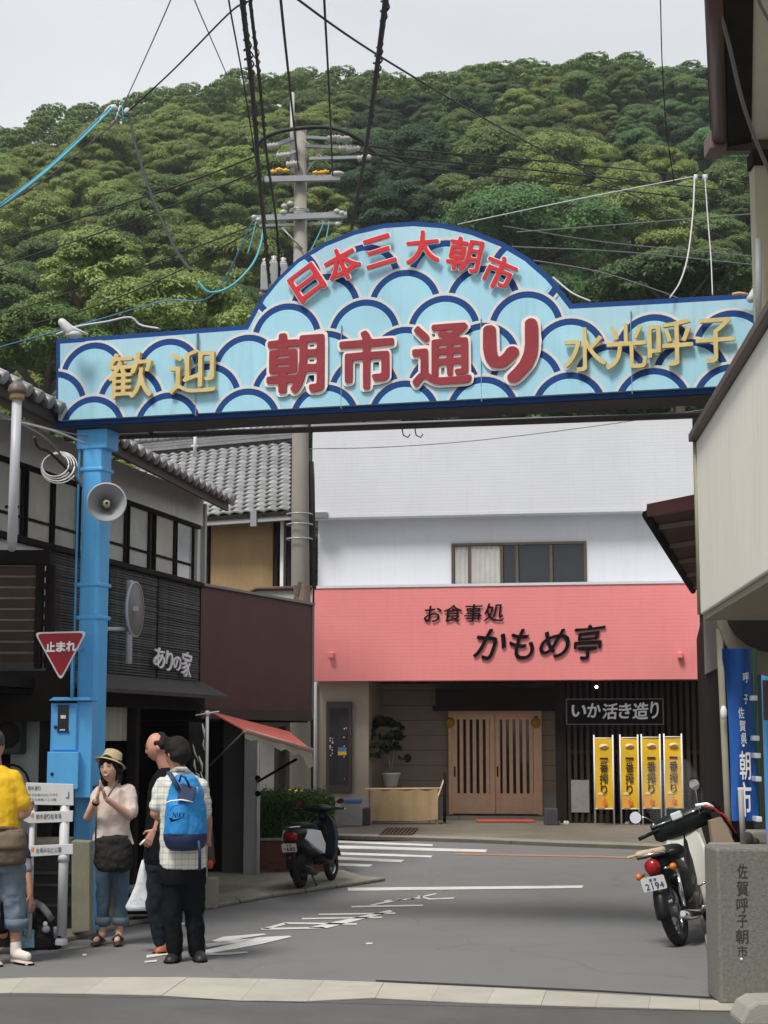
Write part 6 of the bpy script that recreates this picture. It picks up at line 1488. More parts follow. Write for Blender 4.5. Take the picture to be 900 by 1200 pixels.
cable('thick grey cable hanging in front of the upper eave at the top right', [(830, -60, 8.6), (841, 0, 8.8), (855, 55, 9.1), (869, 115, 9.4), (884, 160, 9.7), (900, 198, 10), (915, 235, 10.2)], .012, M_gc)
cable('short dark cable in the top right corner', [(880, -40, 8), (889, 0, 8.2), (900, 22, 8.4), (915, 50, 8.6)], .010, M_gc)
for k, x in enumerate((474, 489)):
    p_ = P(x, 497, 14.5); o = obj('hook', MB().tube([p_, p_ + Vector((-.02, 0, -.05)), p_ + Vector((-.01, 0, -.10)), p_ + Vector((.03, 0, -.12)), p_ + Vector((.05, 0, -.09))], .006, 5), M_brown, None); props(o, ['small bent hook under the arch beam, left of the two', 'small bent hook under the arch beam, right of the two'][k], 'hook')
# ------------------------------------------------------------------ people
M_skin = mat('skin', (.62, .38, .28), rough=.55, var=.06, scale=12); M_skin2 = mat('skin_tanned', (.42, .21, .14), rough=.55, var=.08, scale=12)
M_hair = mat('dark_hair', (.011, .008, .007), rough=.6, spec=.2, var=.4, scale=40, bump=.4, bscale=160)
M_lip = mat('lips', (.38, .08, .07), rough=.4); M_teeth = mat('teeth', (.75, .72, .66), rough=.3); M_eye = mat('eye_dark', (.02, .015, .012), rough=.3)
_dtex = bpy.data.textures.new('folds', 'CLOUDS'); _dtex.noise_scale = .075; _dtex.noise_depth = 3
def blob(mb, m, name, vox=.009, disp=0, sm=2):
    mods = [('REMESH', dict(mode='VOXEL', voxel_size=vox)), ('SMOOTH', dict(iterations=sm, factor=.5))]
    if disp: mods.append(('DISPLACE', dict(texture=_dtex, strength=disp * 1.7, mid_level=.5)))
    return freeze(mb, m, name, mods)
def headM(c, yaw, pitch=0, roll=0): return Matrix.Translation(c) @ Matrix.Rotation(yaw, 4, 'Z') @ Matrix.Rotation(pitch, 4, 'X') @ Matrix.Rotation(roll, 4, 'Y')
def add_head(mb, M, s=1.0, nose=1.0):
    """head facing local -y"""
    st = len(mb.v); seg, ring = 26, 20; vs = []; 
    for i in range(ring + 1):
        th = PI * i / ring
        for k in range(seg):
            ph = 2 * PI * k / seg; x, y, z = math.sin(th) * math.cos(ph), math.sin(th) * math.sin(ph), math.cos(th)
            X = .076 * x * (1 - .30 * max(0, -z) ** 1.4); Y = .094 * y; Z = .116 * z
            if y < 0:
                Y *= 1 - .10 * max(0, z) + .05 * max(0, -z - .3)
                g_ = lambda a, b, c_: math.exp(-((x - a) / .16) ** 2 - ((z - b) / c_) ** 2)
                Y -= .007 * g_(0, .28, .12) ; Y += .008 * (g_(.36, .10, .12) + g_(-.36, .10, .12)); Y -= .005 * g_(0, -.78, .14)
            if y > 0: Y *= 1.04; X *= 1.0
            vs.append((X * s, Y * s, Z * s))
    mb.add(vs, [(i * seg + k, i * seg + (k + 1) % seg, (i + 1) * seg + (k + 1) % seg, (i + 1) * seg + k) for i in range(ring) for k in range(seg)], True)
    mb.loft([[Vector((a * .011 * sc, -.088 - d, z)) * s for a, d in ((-1, -.012), (-.6, .006), (0, .010), (.6, .006), (1, -.012), (0, -.03))] for z, sc, dd in ((.022, .5, 0), (.0, .9, 0), (-.022, 1.35, 0), (-.034, 1.1, 0)) for d0 in (0,)] if False else
            [[Vector((a * .010 * sc, -.080 - d * dep * nose, z)) * s for a, d in ((-1, 0), (-.6, .7), (0, 1), (.6, .7), (1, 0), (0, -1))] for z, sc, dep in ((.028, .6, .010), (.005, .8, .020), (-.018, 1.4, .031), (-.030, 1.2, .022), (-.034, .6, .010))])
    for sx in (-1, 1): mb.ball((sx * .078 * s, .008 * s, -.005 * s), (.011 * s, .020 * s, .031 * s), 8, 6)
    return mb.xf(M, st)
def face_bits(parent, M, s=1.0, smile=False, brows=True):
    g_ = lambda pts, r: MB().tube([M @ (Vector(p) * s) for p in pts], r, 5)
    for sx in (-1, 1):
        if smile: obj('eye', g_([(sx * .018, -.0865, .012), (sx * .030, -.0855, .017), (sx * .042, -.078, .010)], .0028 * s), M_eye, parent)
        else: obj('eye', g_([(sx * .020, -.086, .012), (sx * .031, -.0845, .013), (sx * .041, -.078, .011)], .004 * s), M_eye, parent)
        if brows: obj('eyebrow', g_([(sx * .014, -.0925, .034), (sx * .030, -.089, .040), (sx * .046, -.078, .034)], .003 * s), M_hair, parent)
    if smile:
        obj('mouth', g_([(-.026, -.079, -.048), (-.014, -.087, -.058), (0, -.0895, -.061), (.014, -.087, -.058), (.026, -.079, -.048)], .0065 * s), M_lip, parent)
        obj('teeth', g_([(-.020, -.085, -.051), (0, -.0935, -.056), (.020, -.085, -.051)], .0042 * s), M_teeth, parent)
    else: obj('mouth', g_([(-.020, -.083, -.054), (0, -.089, -.054), (.020, -.083, -.054)], .004 * s), mat('quiet_lips', (.34, .15, .11)), parent)
def add_hand(mb, wrist, tip, side, s=1.0, curl=0, spread=.3):
    """palm and five separate fingers from wrist toward tip; side = vector across the palm toward the thumb"""
    wrist = Vector(wrist); ax = (Vector(tip) - wrist); L_ = ax.length; ax.normalize(); side = Vector(side); side = (side - ax * side.dot(ax)).normalized(); pn = ax.cross(side)
    pc = wrist + ax * .045 * s
    mb.loft([[wrist + ax * d + side * (math.cos(a) * w_) + pn * (math.sin(a) * h) for a in [k * PI / 5 for k in range(10)]] for d, w_, h in ((-.01, .024 * s, .019 * s), (.025 * s, .034 * s, .017 * s), (.065 * s, .042 * s, .014 * s), (.095 * s, .040 * s, .011 * s))])
    for k, (off, ln) in enumerate(((.031, .068), (.011, .078), (-.010, .072), (-.030, .056))):
        a = wrist + ax * .088 * s + side * off * s; d1 = (ax + side * off * spread * 6 + pn * curl * .4).normalized(); b = a + d1 * ln * .5 * s; d2 = (d1 + pn * curl).normalized(); c = b + d2 * ln * .5 * s
        mb.cap(a, b, .0092 * s, .0085 * s, 8); mb.cap(b, c, .0085 * s, .0072 * s, 8)
    a = wrist + ax * .028 * s + side * .030 * s; b = a + (ax * .6 + side * .8).normalized() * .036 * s; c = b + (ax * .9 + side * .25 + pn * curl * .5).normalized() * .030 * s
    mb.cap(a, b, .012 * s, .010 * s, 8); mb.cap(b, c, .010 * s, .008 * s, 8)
def torso(mb, secs):
    """secs: (center Vector, half width, half depth, yaw)"""
    rings = []
    for c, rx, ry, yw in secs:
        c = Vector(c); ex = Vector((math.cos(yw), math.sin(yw), 0)); ey = Vector((-math.sin(yw), math.cos(yw), 0))
        rings.append([c + ex * (rx * (abs(math.cos(a)) ** .85) * (1 if math.cos(a) >= 0 else -1)) + ey * (ry * (abs(math.sin(a)) ** .85) * (1 if math.sin(a) >= 0 else -1)) for a in [2 * PI * k / 20 for k in range(20)]])
    return mb.loft(rings)
def person(label, px, py, Y):
    p = G(px, py); t = thing('person', label, 'person', (p.x, Y, 0)); o = Vector((p.x, Y, 0))
    return t, (lambda x, y, dy=0: P(x, y, Y + dy) - o)
V3 = Vector
# --- woman with straw hat, palms together
Yw = G(130, 1107).y
t, q = person('laughing woman in a straw hat and pale pink top with her palms pressed together', 130, 1105, Yw)
hc = q(128.5, 901, -.02); HM = headM(hc, R(-15), R(-2), R(-6))
mb = MB(); add_head(mb, HM, .98)
neck = q(134, 924, .03)
mb.cap(hc + V3((.03, .03, -.06)), neck, .05, .055)
shL, shR = q(115, 932, 0), q(153, 931, .03)
torso(mb, [(q(134, 925, .03), .06, .05, 0), (q(134, 932, .03), .13, .07, 0), (q(133, 955, .03), .13, .09, 0), (q(131, 985, .03), .13, .09, 0), (q(131, 1003, .03), .10, .08, 0)])
eL = q(103, 958, -.06); wL = q(113.5, 938, -.20); eR = q(152, 956, -.05); wR = q(126, 937, -.19)
mb.cap(shL, eL, .045, .036); mb.cap(eL, wL, .038, .024); mb.cap(shR, eR, .046, .038); mb.cap(eR, wR, .039, .025)
add_hand(mb, wL, q(117, 919, -.21), V3((.2, -1, .2)), .92, 0, .08); add_hand(mb, wR + V3((-.02, 0, .02)), q(118.5, 919, -.215), V3((.2, -1, .2)), .92, 0, .08)
for (kx, ky), (ax_, ay) in (((121.5, 1040), (120, 1092)), ((143, 1040), (139.5, 1092))):
    mb.cap(q(kx * .9 + 13.2, 1005, .02), q(kx, ky, .0), .05, .045); mb.cap(q(kx, ky, .0), q(ax_, ay, .02), .042, .032)
for ax_, fx in ((120, 112), (139.5, 137)):
    mb.cap(q(ax_, 1096, .02), q(fx, 1102, -.12), .032, .024)
obj('body', blob(mb, M_skin, 'body', .0068), None, t)
face_bits(t, HM, .98, True)
hm = MB(); st = 0
for x, y, z, r in ((0, .02, .035, .098), (-.056, .022, -.02, .046), (.060, .018, -.02, .048), (.07, .022, -.075, .034), (-.064, .022, -.075, .032), (0, .05, -.03, .075), (.03, .055, -.08, .05), (-.03, .055, -.08, .05), (-.03, -.062, .070, .030), (.028, -.062, .070, .030), (.068, -.018, .03, .026), (-.068, -.018, .03, .024), (.066, .0, -.11, .022), (-.06, .0, -.11, .02)):
    hm.ball(HM @ V3((x, y, z)), (r, r, r * 1.05), 12, 8)
obj('hair', blob(hm, M_hair, 'hair', .0085, .012), None, t)
M_strawh = mat('straw_hat', (.62, .50, .28), rough=.8, var=.1, scale=30, bump=.3, bscale=200)
hatM = HM @ Matrix.Translation((.004, .028, .066)) @ Matrix.Rotation(R(-20), 4, 'X') @ Matrix.Rotation(R(15), 4, 'Y') @ Matrix.Diagonal((.88, .88, .88, 1))
mb = MB().lathe([(.0, .105), (.05, .106), (.082, .092), (.092, .05), (.098, .0), (.13, -.012), (.155, -.026), (.153, -.031), (.125, -.018), (.094, -.006), (.0, .0)], (0, 0, 0), (0, 0, 1), 28); mb.xf(hatM); obj('hat', mb, M_strawh, t)
mb = MB().lathe([(.0985, .002), (.1005, .004), (.0965, .028), (.093, .028)], (0, 0, 0), (0, 0, 1), 28); mb.xf(hatM); obj('hat_band', mb, mat('hat_band', (.50, .40, .24)), t)
M_top = mat('pale_pink_cloth', (.70, .58, .52), rough=.85, var=.07, scale=5, bump=.25, bscale=14)
mb = MB()
torso(mb, [(q(135, 921, .03), .075, .06, 0), (q(134, 926, .03), .13, .085, 0), (q(134, 934, .03), .15, .10, 0), (q(133, 955, .02), .142, .11, 0), (q(131, 975, .02), .148, .115, 0), (q(130, 986, .02), .155, .12, 0)])
mb.cap(q(117, 929, .02), q(110, 946, -.02), .060, .054); mb.cap(q(150, 928, .04), q(154, 950, -.01), .070, .062)
obj('top', blob(mb, M_top, 'top', .010, .014), None, t)
obj('shirt_tail', MB().poly([q(152, 972, .0), q(157, 989, .0), q(152.5, 990, .0), q(150, 978, .0)], (0, .01, 0)), mat('white_cloth', (.66, .64, .60), rough=.9), t)
M_jean = mat('faded_denim', (.075, .125, .175), rough=.85, var=.35, scale=6, bump=.3, bscale=22); M_jean2 = mat('grey_denim', (.115, .155, .20), rough=.85, var=.25, scale=6, bump=.3, bscale=22)
mb = MB(); torso(mb, [(q(131, 982, .03), .135, .10, 0), (q(131, 1000, .03), .155, .115, 0), (q(132, 1014, .03), .15, .11, 0)])
mb.cap(q(123, 1008, .02), q(121, 1045, -.01), .080, .063); mb.cap(q(121, 1045, -.01), q(120.5, 1080, .02), .061, .054); mb.cap(q(141, 1008, .03), q(142.5, 1045, .0), .080, .063); mb.cap(q(142.5, 1045, .0), q(140.5, 1079, .02), .061, .054)
obj('jeans', blob(mb, M_jean, 'jeans', .010, .014), None, t)
for x in (120.5, 141): obj('rolled_cuff', MB().lathe([(.05, -.03), (.064, -.03), (.066, .03), (.052, .032)], q(x, 1079, .02), (0, 0, 1), 18), mat('denim_cuff', (.13, .19, .24), rough=.9, var=.2), t)
for x0, x1 in ((120, 111), (139.5, 137.5)):
    a = q(x0, 1098, .03); b = q(x1, 1104, -.15); mb = MB(); mb.cap(a, b, .034, .036, 10); mb.xf(Matrix.Identity(4)); 
    for i in range(len(mb.v)): mb.v[i] = (mb.v[i][0], mb.v[i][1], .008 + max(0, (mb.v[i][2])) * .35)
    s_ = obj('sandal', mb, mat('dark_sandal', (.035, .02, .015), rough=.5), t)
    obj('strap', MB().tube([b.lerp(a, .35) + V3((-.045, 0, 0)), b.lerp(a, .35) + V3((0, 0, .045)), b.lerp(a, .35) + V3((.045, 0, 0))], .014, 6), MATS['dark_sandal'], s_)
obj('watch', MB().lathe([(.026, -.01), (.030, -.01), (.030, .01), (.026, .01)], wL.lerp(eL, .12), (wL - eL), 14), M_dark, t)
# her shoulder bag
M_bag = mat('black_bag_cloth', (.022, .021, .020), rough=.8, spec=.12, var=.35, scale=9, bump=.5, bscale=22)
tb, qb = rel_thing('shoulder_bag', 'soft black shoulder bag hanging in front of the woman in the straw hat', 'bag', 133, 1000, Yw - .2)
mb = MB(); mb.loft([[qb(133, y) + V3((math.cos(a) * w_, math.sin(a) * d_, 0)) for a in [2 * PI * k / 18 for k in range(18)]] for y, w_, d_ in ((979, .08, .03), (983, .14, .055), (993, .158, .08), (1006, .162, .09), (1016, .155, .08), (1021, .12, .05))])
obj('body', blob(mb, M_bag, 'body', .010, .03), None, tb)
obj('top_fold', blob(MB().cap(qb(122, 982), qb(148, 981), .028, .022), M_bag, 'top_fold', .01, .02), None, tb)
obj('strap', MB().tube([qb(112, 990), qb(112.5, 960), qb(113, 945)], .008, 6), mat('bag_strap', (.09, .075, .07), rough=.6), tb)
obj('strap', MB().tube([qb(138, 915, Yw - .08), qb(130, 928, Yw - .17), qb(125, 936, Yw - .19)], .008, 6), MATS['bag_strap'], tb)
# --- man with the blue backpack
Ym = G(215, 1127).y
def plaid():
    m = mat('plaid_cloth', (.64, .64, .57), rough=.85, var=.04, bump=.2, bscale=16); nt = m.node_tree; N = nt.nodes; K = nt.links.new; b = N['Principled BSDF']
    src = b.inputs['Base Color'].links[0].from_socket; tc = N.new('ShaderNodeTexCoord'); sx = N.new('ShaderNodeSeparateXYZ'); K(tc.outputs['Object'], sx.inputs[0])
    def stripe(sock, per, ph, wd, col, src, fac):
        a = N.new('ShaderNodeMath'); a.operation = 'MULTIPLY_ADD'; a.inputs[1].default_value = 1 / per; a.inputs[2].default_value = ph; K(sock, a.inputs[0])
        f = N.new('ShaderNodeMath'); f.operation = 'FRACT'; K(a.outputs[0], f.inputs[0]); l = N.new('ShaderNodeMath'); l.operation = 'LESS_THAN'; l.inputs[1].default_value = wd; K(f.outputs[0], l.inputs[0])
        mu = N.new('ShaderNodeMath'); mu.operation = 'MULTIPLY'; mu.inputs[1].default_value = fac; K(l.outputs[0], mu.inputs[0])
        x = N.new('ShaderNodeMix'); x.data_type = 'RGBA'; K(mu.outputs[0], x.inputs[0]); K(src, x.inputs[6]); x.inputs[7].default_value = (*col, 1); return x.outputs[2]
    src = stripe(sx.outputs[2], .045, 0, .30, (.30, .35, .42), src, .55); src = stripe(sx.outputs[2], .045, .5, .14, (.55, .50, .22), src, .6)
    src = stripe(sx.outputs[0], .05, .2, .22, (.30, .34, .40), src, .45); src = stripe(sx.outputs[0], .05, .7, .14, (.55, .50, .22), src, .4)
    K(src, b.inputs['Base Color']); return m
M_plaid = plaid()
t, q = person('man seen from behind in a checked short-sleeved shirt and black trousers', 215, 1126, Ym)
hc = q(206.5, 883, 0); HM = headM(hc, R(-128), R(6), 0)
mb = MB(); add_head(mb, HM, 1.02); mb.cap(hc + V3((.0, .0, -.06)), q(212, 912, .02), .056, .062)
torso(mb, [(q(213, 914, .02), .08, .06, .1), (q(214, 925, .02), .16, .08, .1), (q(214, 960, .02), .15, .09, .1), (q(213, 1010, .02), .14, .09, .1), (q(213, 1025, .02), .12, .09, .1)])
eL = q(182, 953, -.02); wL = q(196, 966, .20); mb.cap(q(191, 924, 0), eL, .05, .042); mb.cap(eL, wL, .042, .028); add_hand(mb, wL, wL + V3((.08, .12, .02)), V3((0, 0, 1)), 1.0, .4)
eR = q(243, 962, .10); wR = q(243, 985, .28); mb.cap(q(236, 926, .03), eR, .05, .04); mb.cap(eR, wR, .04, .028); add_hand(mb, wR, wR + V3((-.02, .12, -.05)), V3((-1, 0, .3)), 1.0, .4)
for kx, ax_, dy in ((202, 205, 0), (229, 231, .08)): mb.cap(q(kx, 1030, .02), q(kx, 1070, dy), .06, .045); mb.cap(q(kx, 1070, dy), q(ax_, 1110, dy), .045, .035)
obj('body', blob(mb, M_skin2, 'body', .007), None, t); face_bits(t, HM, 1.02)
hm = MB()
for x, y, z, r in ((0, .012, .036, .101), (0, .05, .0, .082), (.045, .04, -.02, .052), (-.045, .04, -.02, .052), (0, .07, -.045, .05), (.066, -.01, .035, .026), (-.066, -.01, .035, .026), (0, -.04, .08, .055)): hm.ball(HM @ V3((x, y, z)), r, 12, 8)
obj('hair', blob(hm, M_hair, 'hair', .0085, .006), None, t)
mb = MB(); torso(mb, [(q(211, 903, .03), .075, .065, .1), (q(212, 909, .03), .12, .09, .1), (q(214, 919, .02), .175, .12, .1), (q(215, 938, .02), .19, .14, .1), (q(215, 965, .02), .18, .145, .1), (q(214, 995, .02), .175, .14, .1), (q(214, 1014, .02), .18, .14, .1), (q(214, 1018, .02), .175, .135, .1)])
mb.cap(q(191, 920, 0), q(184, 943, -.02), .066, .062); mb.cap(q(235, 922, .03), q(240, 950, .06), .066, .060)
obj('shirt', blob(mb, M_plaid, 'shirt', .010, .016), None, t)
obj('collar', MB().tube([q(202, 904, -.02), q(209, 900, -.06), q(217, 901, -.06), q(222, 906, .0)], .018, 8), M_plaid, t)
M_blkc = mat('black_trousers', (.007, .008, .010), rough=.9, spec=.08, var=.25, scale=5, bump=.4, bscale=14)
mb = MB(); torso(mb, [(q(213, 1003, .02), .165, .12, .1), (q(213, 1020, .02), .19, .13, .1), (q(213, 1036, .02), .18, .12, .1)])
for x0, x1, x2, dy in ((204, 202, 205, 0), (226, 228, 230, .08)): mb.cap(q(x0, 1032, .02), q(x1, 1070, dy), .098, .078); mb.cap(q(x1, 1070, dy), q(x2, 1112, dy), .075, .066)
obj('trousers', blob(mb, M_blkc, 'trousers', .011, .018), None, t)
M_shoe = mat('black_shoe', (.014, .014, .015), rough=.5)
def shoe(a, b, m, par, w_=.045, h=.10, nm='shoe'):
    a = V3(a); b = V3(b); d = (b - a); L_ = d.length; d.normalize(); sd_ = V3((-d.y, d.x, 0)).normalized()
    rings = []
    for f, ww, hh in ((-.08, .5, .75), (0, .85, 1.0), (.25, .9, 1.0), (.5, .92, .75), (.8, 1.0, .55), (1.0, .7, .42), (1.06, .3, .25)):
        c = a + d * (L_ * f); c.z = 0; rings.append([c + sd_ * (w_ * ww * x) + V3((0, 0, .004 + h * hh * z)) for x, z in ((-1, 0), (-1, .35), (-.75, .8), (-.3, 1), (.3, 1), (.75, .8), (1, .35), (1, 0))])
    o = obj(nm, MB().loft(rings), m, par); obj('sole', MB().loft([[V3((p.x, p.y, .002 + (.014 if i else 0))) + (p - a - d * L_ * .5) * .04 * V3((1, 1, 0)).length * 0 for p in (a + d * (L_ * f) + sd_ * (w_ * 1.06 * ww * x) for f, ww, x in ((-.1, .5, -1), (.3, .95, -1), (.8, 1.05, -1), (1.08, .4, -1), (1.08, .4, 1), (.8, 1.05, 1), (.3, .95, 1), (-.1, .5, 1)))] for i in (0, 1)], smooth=False), M_dark, o); return o
shoe((q(207, 1118, .05)), (q(198, 1122, -.12)), M_shoe, t, .05); shoe(q(232, 1112, .12), q(236, 1116, -.06), M_shoe, t, .048)
# blue backpack
tb, qb = rel_thing('backpack', 'bright blue school backpack with navy base and printed wordmark on the checked shirt', 'backpack', 214, 950, Ym - .28)
M_bp = mat('backpack_blue', (.02, .22, .55), rough=.55, var=.12, scale=6, bump=.35, bscale=18); M_bn = mat('backpack_navy', (.010, .022, .07), rough=.6, var=.15)
def ringp(y, x0, x1, d_, yw=.1):
    a = qb(x0, y); b = qb(x1, y); c = (a + b) / 2; w_ = (b.x - a.x) / 2
    return [c + V3((math.cos(an) * w_ * (1 if True else 0), math.sin(an) * d_ + .12 + math.cos(an) * w_ * .12, 0)) for an in [2 * PI * k / 22 for k in range(22)]]
mb = MB(); mb.loft([ringp(y, x0, x1, d_) for y, x0, x1, d_ in ((908, 205, 222, .05), (912, 201, 228, .08), (925, 196, 235, .115), (945, 192, 239, .14), (965, 190, 240, .15), (981, 190, 240, .15), (994, 193, 237, .13), (997, 198, 232, .08))])
obj('body', blob(mb, M_bp, 'body', .010, .012), None, tb)
mb = MB(); mb.loft([ringp(y, x0, x1, d_) for y, x0, x1, d_ in ((977, 189.5, 240.5, .158), (985, 189.5, 240.5, .158), (994, 192.5, 237.5, .136), (998, 198, 232, .08))]); obj('base', blob(mb, M_bn, 'base', .010, .006), None, tb)
mb = MB(); mb.loft([[p + V3((0, -.028, 0)) for p in ringp(y, x0, x1, d_)] for y, x0, x1, d_ in ((938, 200, 228, .10), (944, 195, 229, .135), (960, 193, 230, .145), (978, 193, 230, .14))]); obj('front_pocket', blob(mb, M_bp, 'front_pocket', .010, .008), None, tb)
def bq(x, y, d=-.055): return qb(x, y, Ym - .28 + d)
mb = MB().tube([bq(194, 941, -.045), bq(200, 938.6, -.052), bq(212, 937.2, -.055), bq(226, 939.5, -.03)], .0055, 6); obj('piping', mb, M_wht, tb)
mb = MB().tube([bq(224, 940, -.03), bq(231, 923, .02)], .005, 6); obj('piping', mb, M_wht, tb)
obj('top_panel', MB().loft([[bq(x, y, d) for x, y, d in ((207, 938, -.02), (226, 939, -.01), (231, 923, .03), (213, 918, .03))], [bq(x, y, d - .03) for x, y, d in ((207, 938, -.02), (226, 939, -.01), (231, 923, .03), (213, 918, .03))]], smooth=False), M_bn, tb, bevel=.006)
obj('handle', MB().tube([bq(210, 916, .01), bq(212, 909, -.01), bq(217, 911, -.02), (bq(222, 921, -.01))], .009, 6), M_bn, tb)
obj('shoulder_strap', MB().tube([bq(198, 905, .02), bq(203, 913, -.02), bq(210, 926, -.02)], [(.026, .012)] * 3, 8), mat('strap_navy', (.03, .06, .13), rough=.7), tb)
obj('hanging_strap', MB().tube([bq(233, 985, .0), bq(234, 1000, .0), bq(234, 1020, .0)], [(.012, .006)] * 3, 6), M_bn, tb)
NF = Frame((tb.location.x - 1, Ym - .48), (tb.location.x + 1, Ym - .48))
for ch, b in (('N', (202, 952, 206.6, 958.6)), ('I', (207, 952.3, 208.4, 958.6)), ('K', (209, 952.3, 213, 958.8)), ('E', (213.5, 952.8, 217, 959))):
    o = put(ch, NF, b, tb, M_black, .02, off=0, ex=.02, shear=.2); o.location.x -= 1; o.location.y = -.188
a = [(198, 958.5), (200.5, 963.5), (206, 962), (216.5, 957.8), (207, 959.8), (202.5, 960.6), (200.8, 958.8)]
sw = [qb(x, y, Ym - .475) for x, y in a]; obj('swoosh', MB().poly(sw, (0, .03, 0)), M_black, tb)
# --- bald man behind
Yb = G(190, 1117).y
t, q = person('balding man in black looking down to the left behind the man with the backpack', 190, 1114, Yb)
hc = q(184.5, 875.5, 0); HM = headM(hc, R(-84), R(14), 0)
mb = MB(); add_head(mb, HM, .98, 1.0); mb.cap(hc + V3((.03, .0, -.06)), q(197, 906, .02), .055, .06)
torso(mb, [(q(198, 908), .08, .07, -.9), (q(198, 922), .15, .10, -.9), (q(196, 960), .14, .11, -.9), (q(192, 1000), .14, .11, -.9), (q(190, 1015), .12, .10, -.9)])
e_ = q(190, 952, -.12); w_ = q(183, 972, -.13); mb.cap(q(194, 920, -.08), e_, .05, .042); mb.cap(e_, w_, .04, .028); add_hand(mb, w_, q(172, 991, -.13), V3((-1, 0, .5)), 1.05, .7, .1)
mb.cap(q(187, 1018), q(183, 1060, -.02), .06, .045); mb.cap(q(183, 1060, -.02), q(189, 1103), .045, .035)
obj('body', blob(mb, mat('skin_ruddy', (.50, .25, .18), rough=.5, var=.08, scale=12), 'body', .007), None, t); face_bits(t, HM, 1.0)
hm = MB()
for x, y, z, r in ((0, .062, -.01, .052), (.05, .035, .01, .044), (-.05, .035, .01, .044), (.062, .0, .03, .026), (-.062, .0, .03, .026), (0, .075, .03, .04), (.04, .06, .045, .036), (-.04, .06, .045, .036), (0, .05, .075, .04)): hm.ball(HM @ V3((x, y, z)), r, 12, 8)
obj('hair', blob(hm, M_hair, 'hair', .0085, .004), None, t)
mb = MB(); torso(mb, [(q(198, 900), .07, .07, -.9), (q(198, 908), .13, .11, -.9), (q(198, 920), .19, .14, -.9), (q(196, 955), .175, .15, -.9), (q(192, 1000), .175, .15, -.9), (q(191, 1012), .17, .14, -.9)]); mb.cap(q(193, 920, -.09), q(190, 945, -.12), .075, .068)
obj('shirt', blob(mb, M_blkc, 'shirt', .011, .014), None, t)
mb = MB(); torso(mb, [(q(191, 1000), .17, .13, -.9), (q(190, 1020), .17, .13, -.9)]); mb.cap(q(187, 1020, -.02), q(183, 1060, -.02), .10, .085); mb.cap(q(183, 1060, -.02), q(188.5, 1103), .082, .058); mb.cap(q(197, 1020, .1), q(199, 1060, .1), .10, .08); mb.cap(q(199, 1060, .1), q(203, 1100, .1), .08, .06)
obj('trousers', blob(mb, mat('dark_navy_trousers', (.016, .021, .028), rough=.9, spec=.08, var=.25, bump=.4, bscale=14), 'trousers', .011, .016), None, t)
shoe(q(196, 1108), q(181, 1112, -.05), mat('brown_shoe', (.30, .085, .04), rough=.4, var=.2), t, .045, .085); shoe(q(206, 1100, .15), q(192, 1104, .1), MATS['brown_shoe'], t, .045, .085)
tb, qb = rel_thing('cigarette', 'short white paper held in the balding man\'s hand', 'paper', 167, 987, Yb - .15)
props(obj('roll', MB().tube([qb(164, 990), qb(170, 984)], .009, 6), M_wht, tb))
tb, qb = rel_thing('plastic_bag', 'glossy white plastic bag hanging beside the balding man', 'bag', 165, 1040, Yb)
M_plas = mat('white_plastic', (.62, .64, .68), rough=.25, var=.2, scale=8, bump=.6, bscale=14)
mb = MB(); mb.loft([[qb(c_, y) + V3((math.cos(a) * w_, math.sin(a) * .035 + .012 * math.sin(3 * a + y), 0)) for a in [2 * PI * k / 16 for k in range(16)]] for y, c_, w_ in ((1008, 168, .012), (1020, 168, .035), (1035, 167, .055), (1050, 165, .08), (1062, 163, .11), (1067, 163, .10))]); obj('sack', mb, M_plas, tb)
obj('handle', MB().tube([qb(168, 1010), qb(171, 996), qb(174, 988)], .005, 5), M_plas, tb)
tb, qb = rel_thing('crate', 'low dark crate on the pavement behind the plastic bag', 'crate', 170, 1075, 15.6)
a = qb(150, 1058); b = qb(186, 1068); zt = .30
obj('box', MB().box(a.x, b.x, -.15, .25, .09, zt), M_dark, tb, bevel=.01); obj('rim', MB().box(a.x - .02, b.x + .02, -.17, .27, zt - .02, zt + .02), mat('dim_rim', (.16, .16, .15)), tb)
# --- man in yellow
Yy = G(10, 1129).y
t, q = person('man in a bright yellow shirt and rolled jeans cut off by the left edge', 10, 1126, Yy)
hc = q(-8, 874, 0); HM = headM(hc, R(150), R(4), 0)
mb = MB(); add_head(mb, HM, 1.02); mb.cap(hc + V3((.0, .0, -.06)), q(-6, 905, .02), .056, .062)
torso(mb, [(q(-6, 908), .08, .07, 0), (q(-6, 918), .16, .09, 0), (q(-6, 955), .15, .1, 0), (q(-4, 1000), .14, .1, 0), (q(-2, 1018), .13, .1, 0)])
e_ = q(24, 955, .0); w_ = q(34, 948, .24); mb.cap(q(15, 920), e_, .05, .046); mb.cap(e_, q(31, 953, .16), .044, .034); mb.cap(q(31, 953, .16), w_, .034, .028); add_hand(mb, w_, w_ + V3((-.02, .14, .02)), V3((0, 0, 1)), 1, .5)
mb.cap(q(-26, 920), q(-32, 955), .05, .045); mb.cap(q(-32, 955), q(-30, 985, .15), .042, .03)
for kx, ax_, dy in ((17, 18.5, 0), (-14, -10, -.1)): mb.cap(q(kx, 1015), q(kx, 1060, dy), .08, .06); mb.cap(q(kx, 1060, dy), q(ax_, 1112, dy), .055, .036)
obj('body', blob(mb, M_skin2, 'body', .007), None, t)
hm = MB()
for x, y, z, r in ((0, .015, .036, .100), (0, .05, .0, .08), (.045, .04, -.02, .05), (-.045, .04, -.02, .05), (0, .065, -.04, .05)): hm.ball(HM @ V3((x, y, z)), r, 12, 8)
obj('hair', blob(hm, mat('greying_hair', (.05, .045, .04), rough=.6, var=.4, scale=40), 'hair', .0085, .006), None, t)
M_yc = mat('yellow_shirt', (.72, .44, .015), rough=.85, var=.06, scale=5, bump=.3, bscale=14)
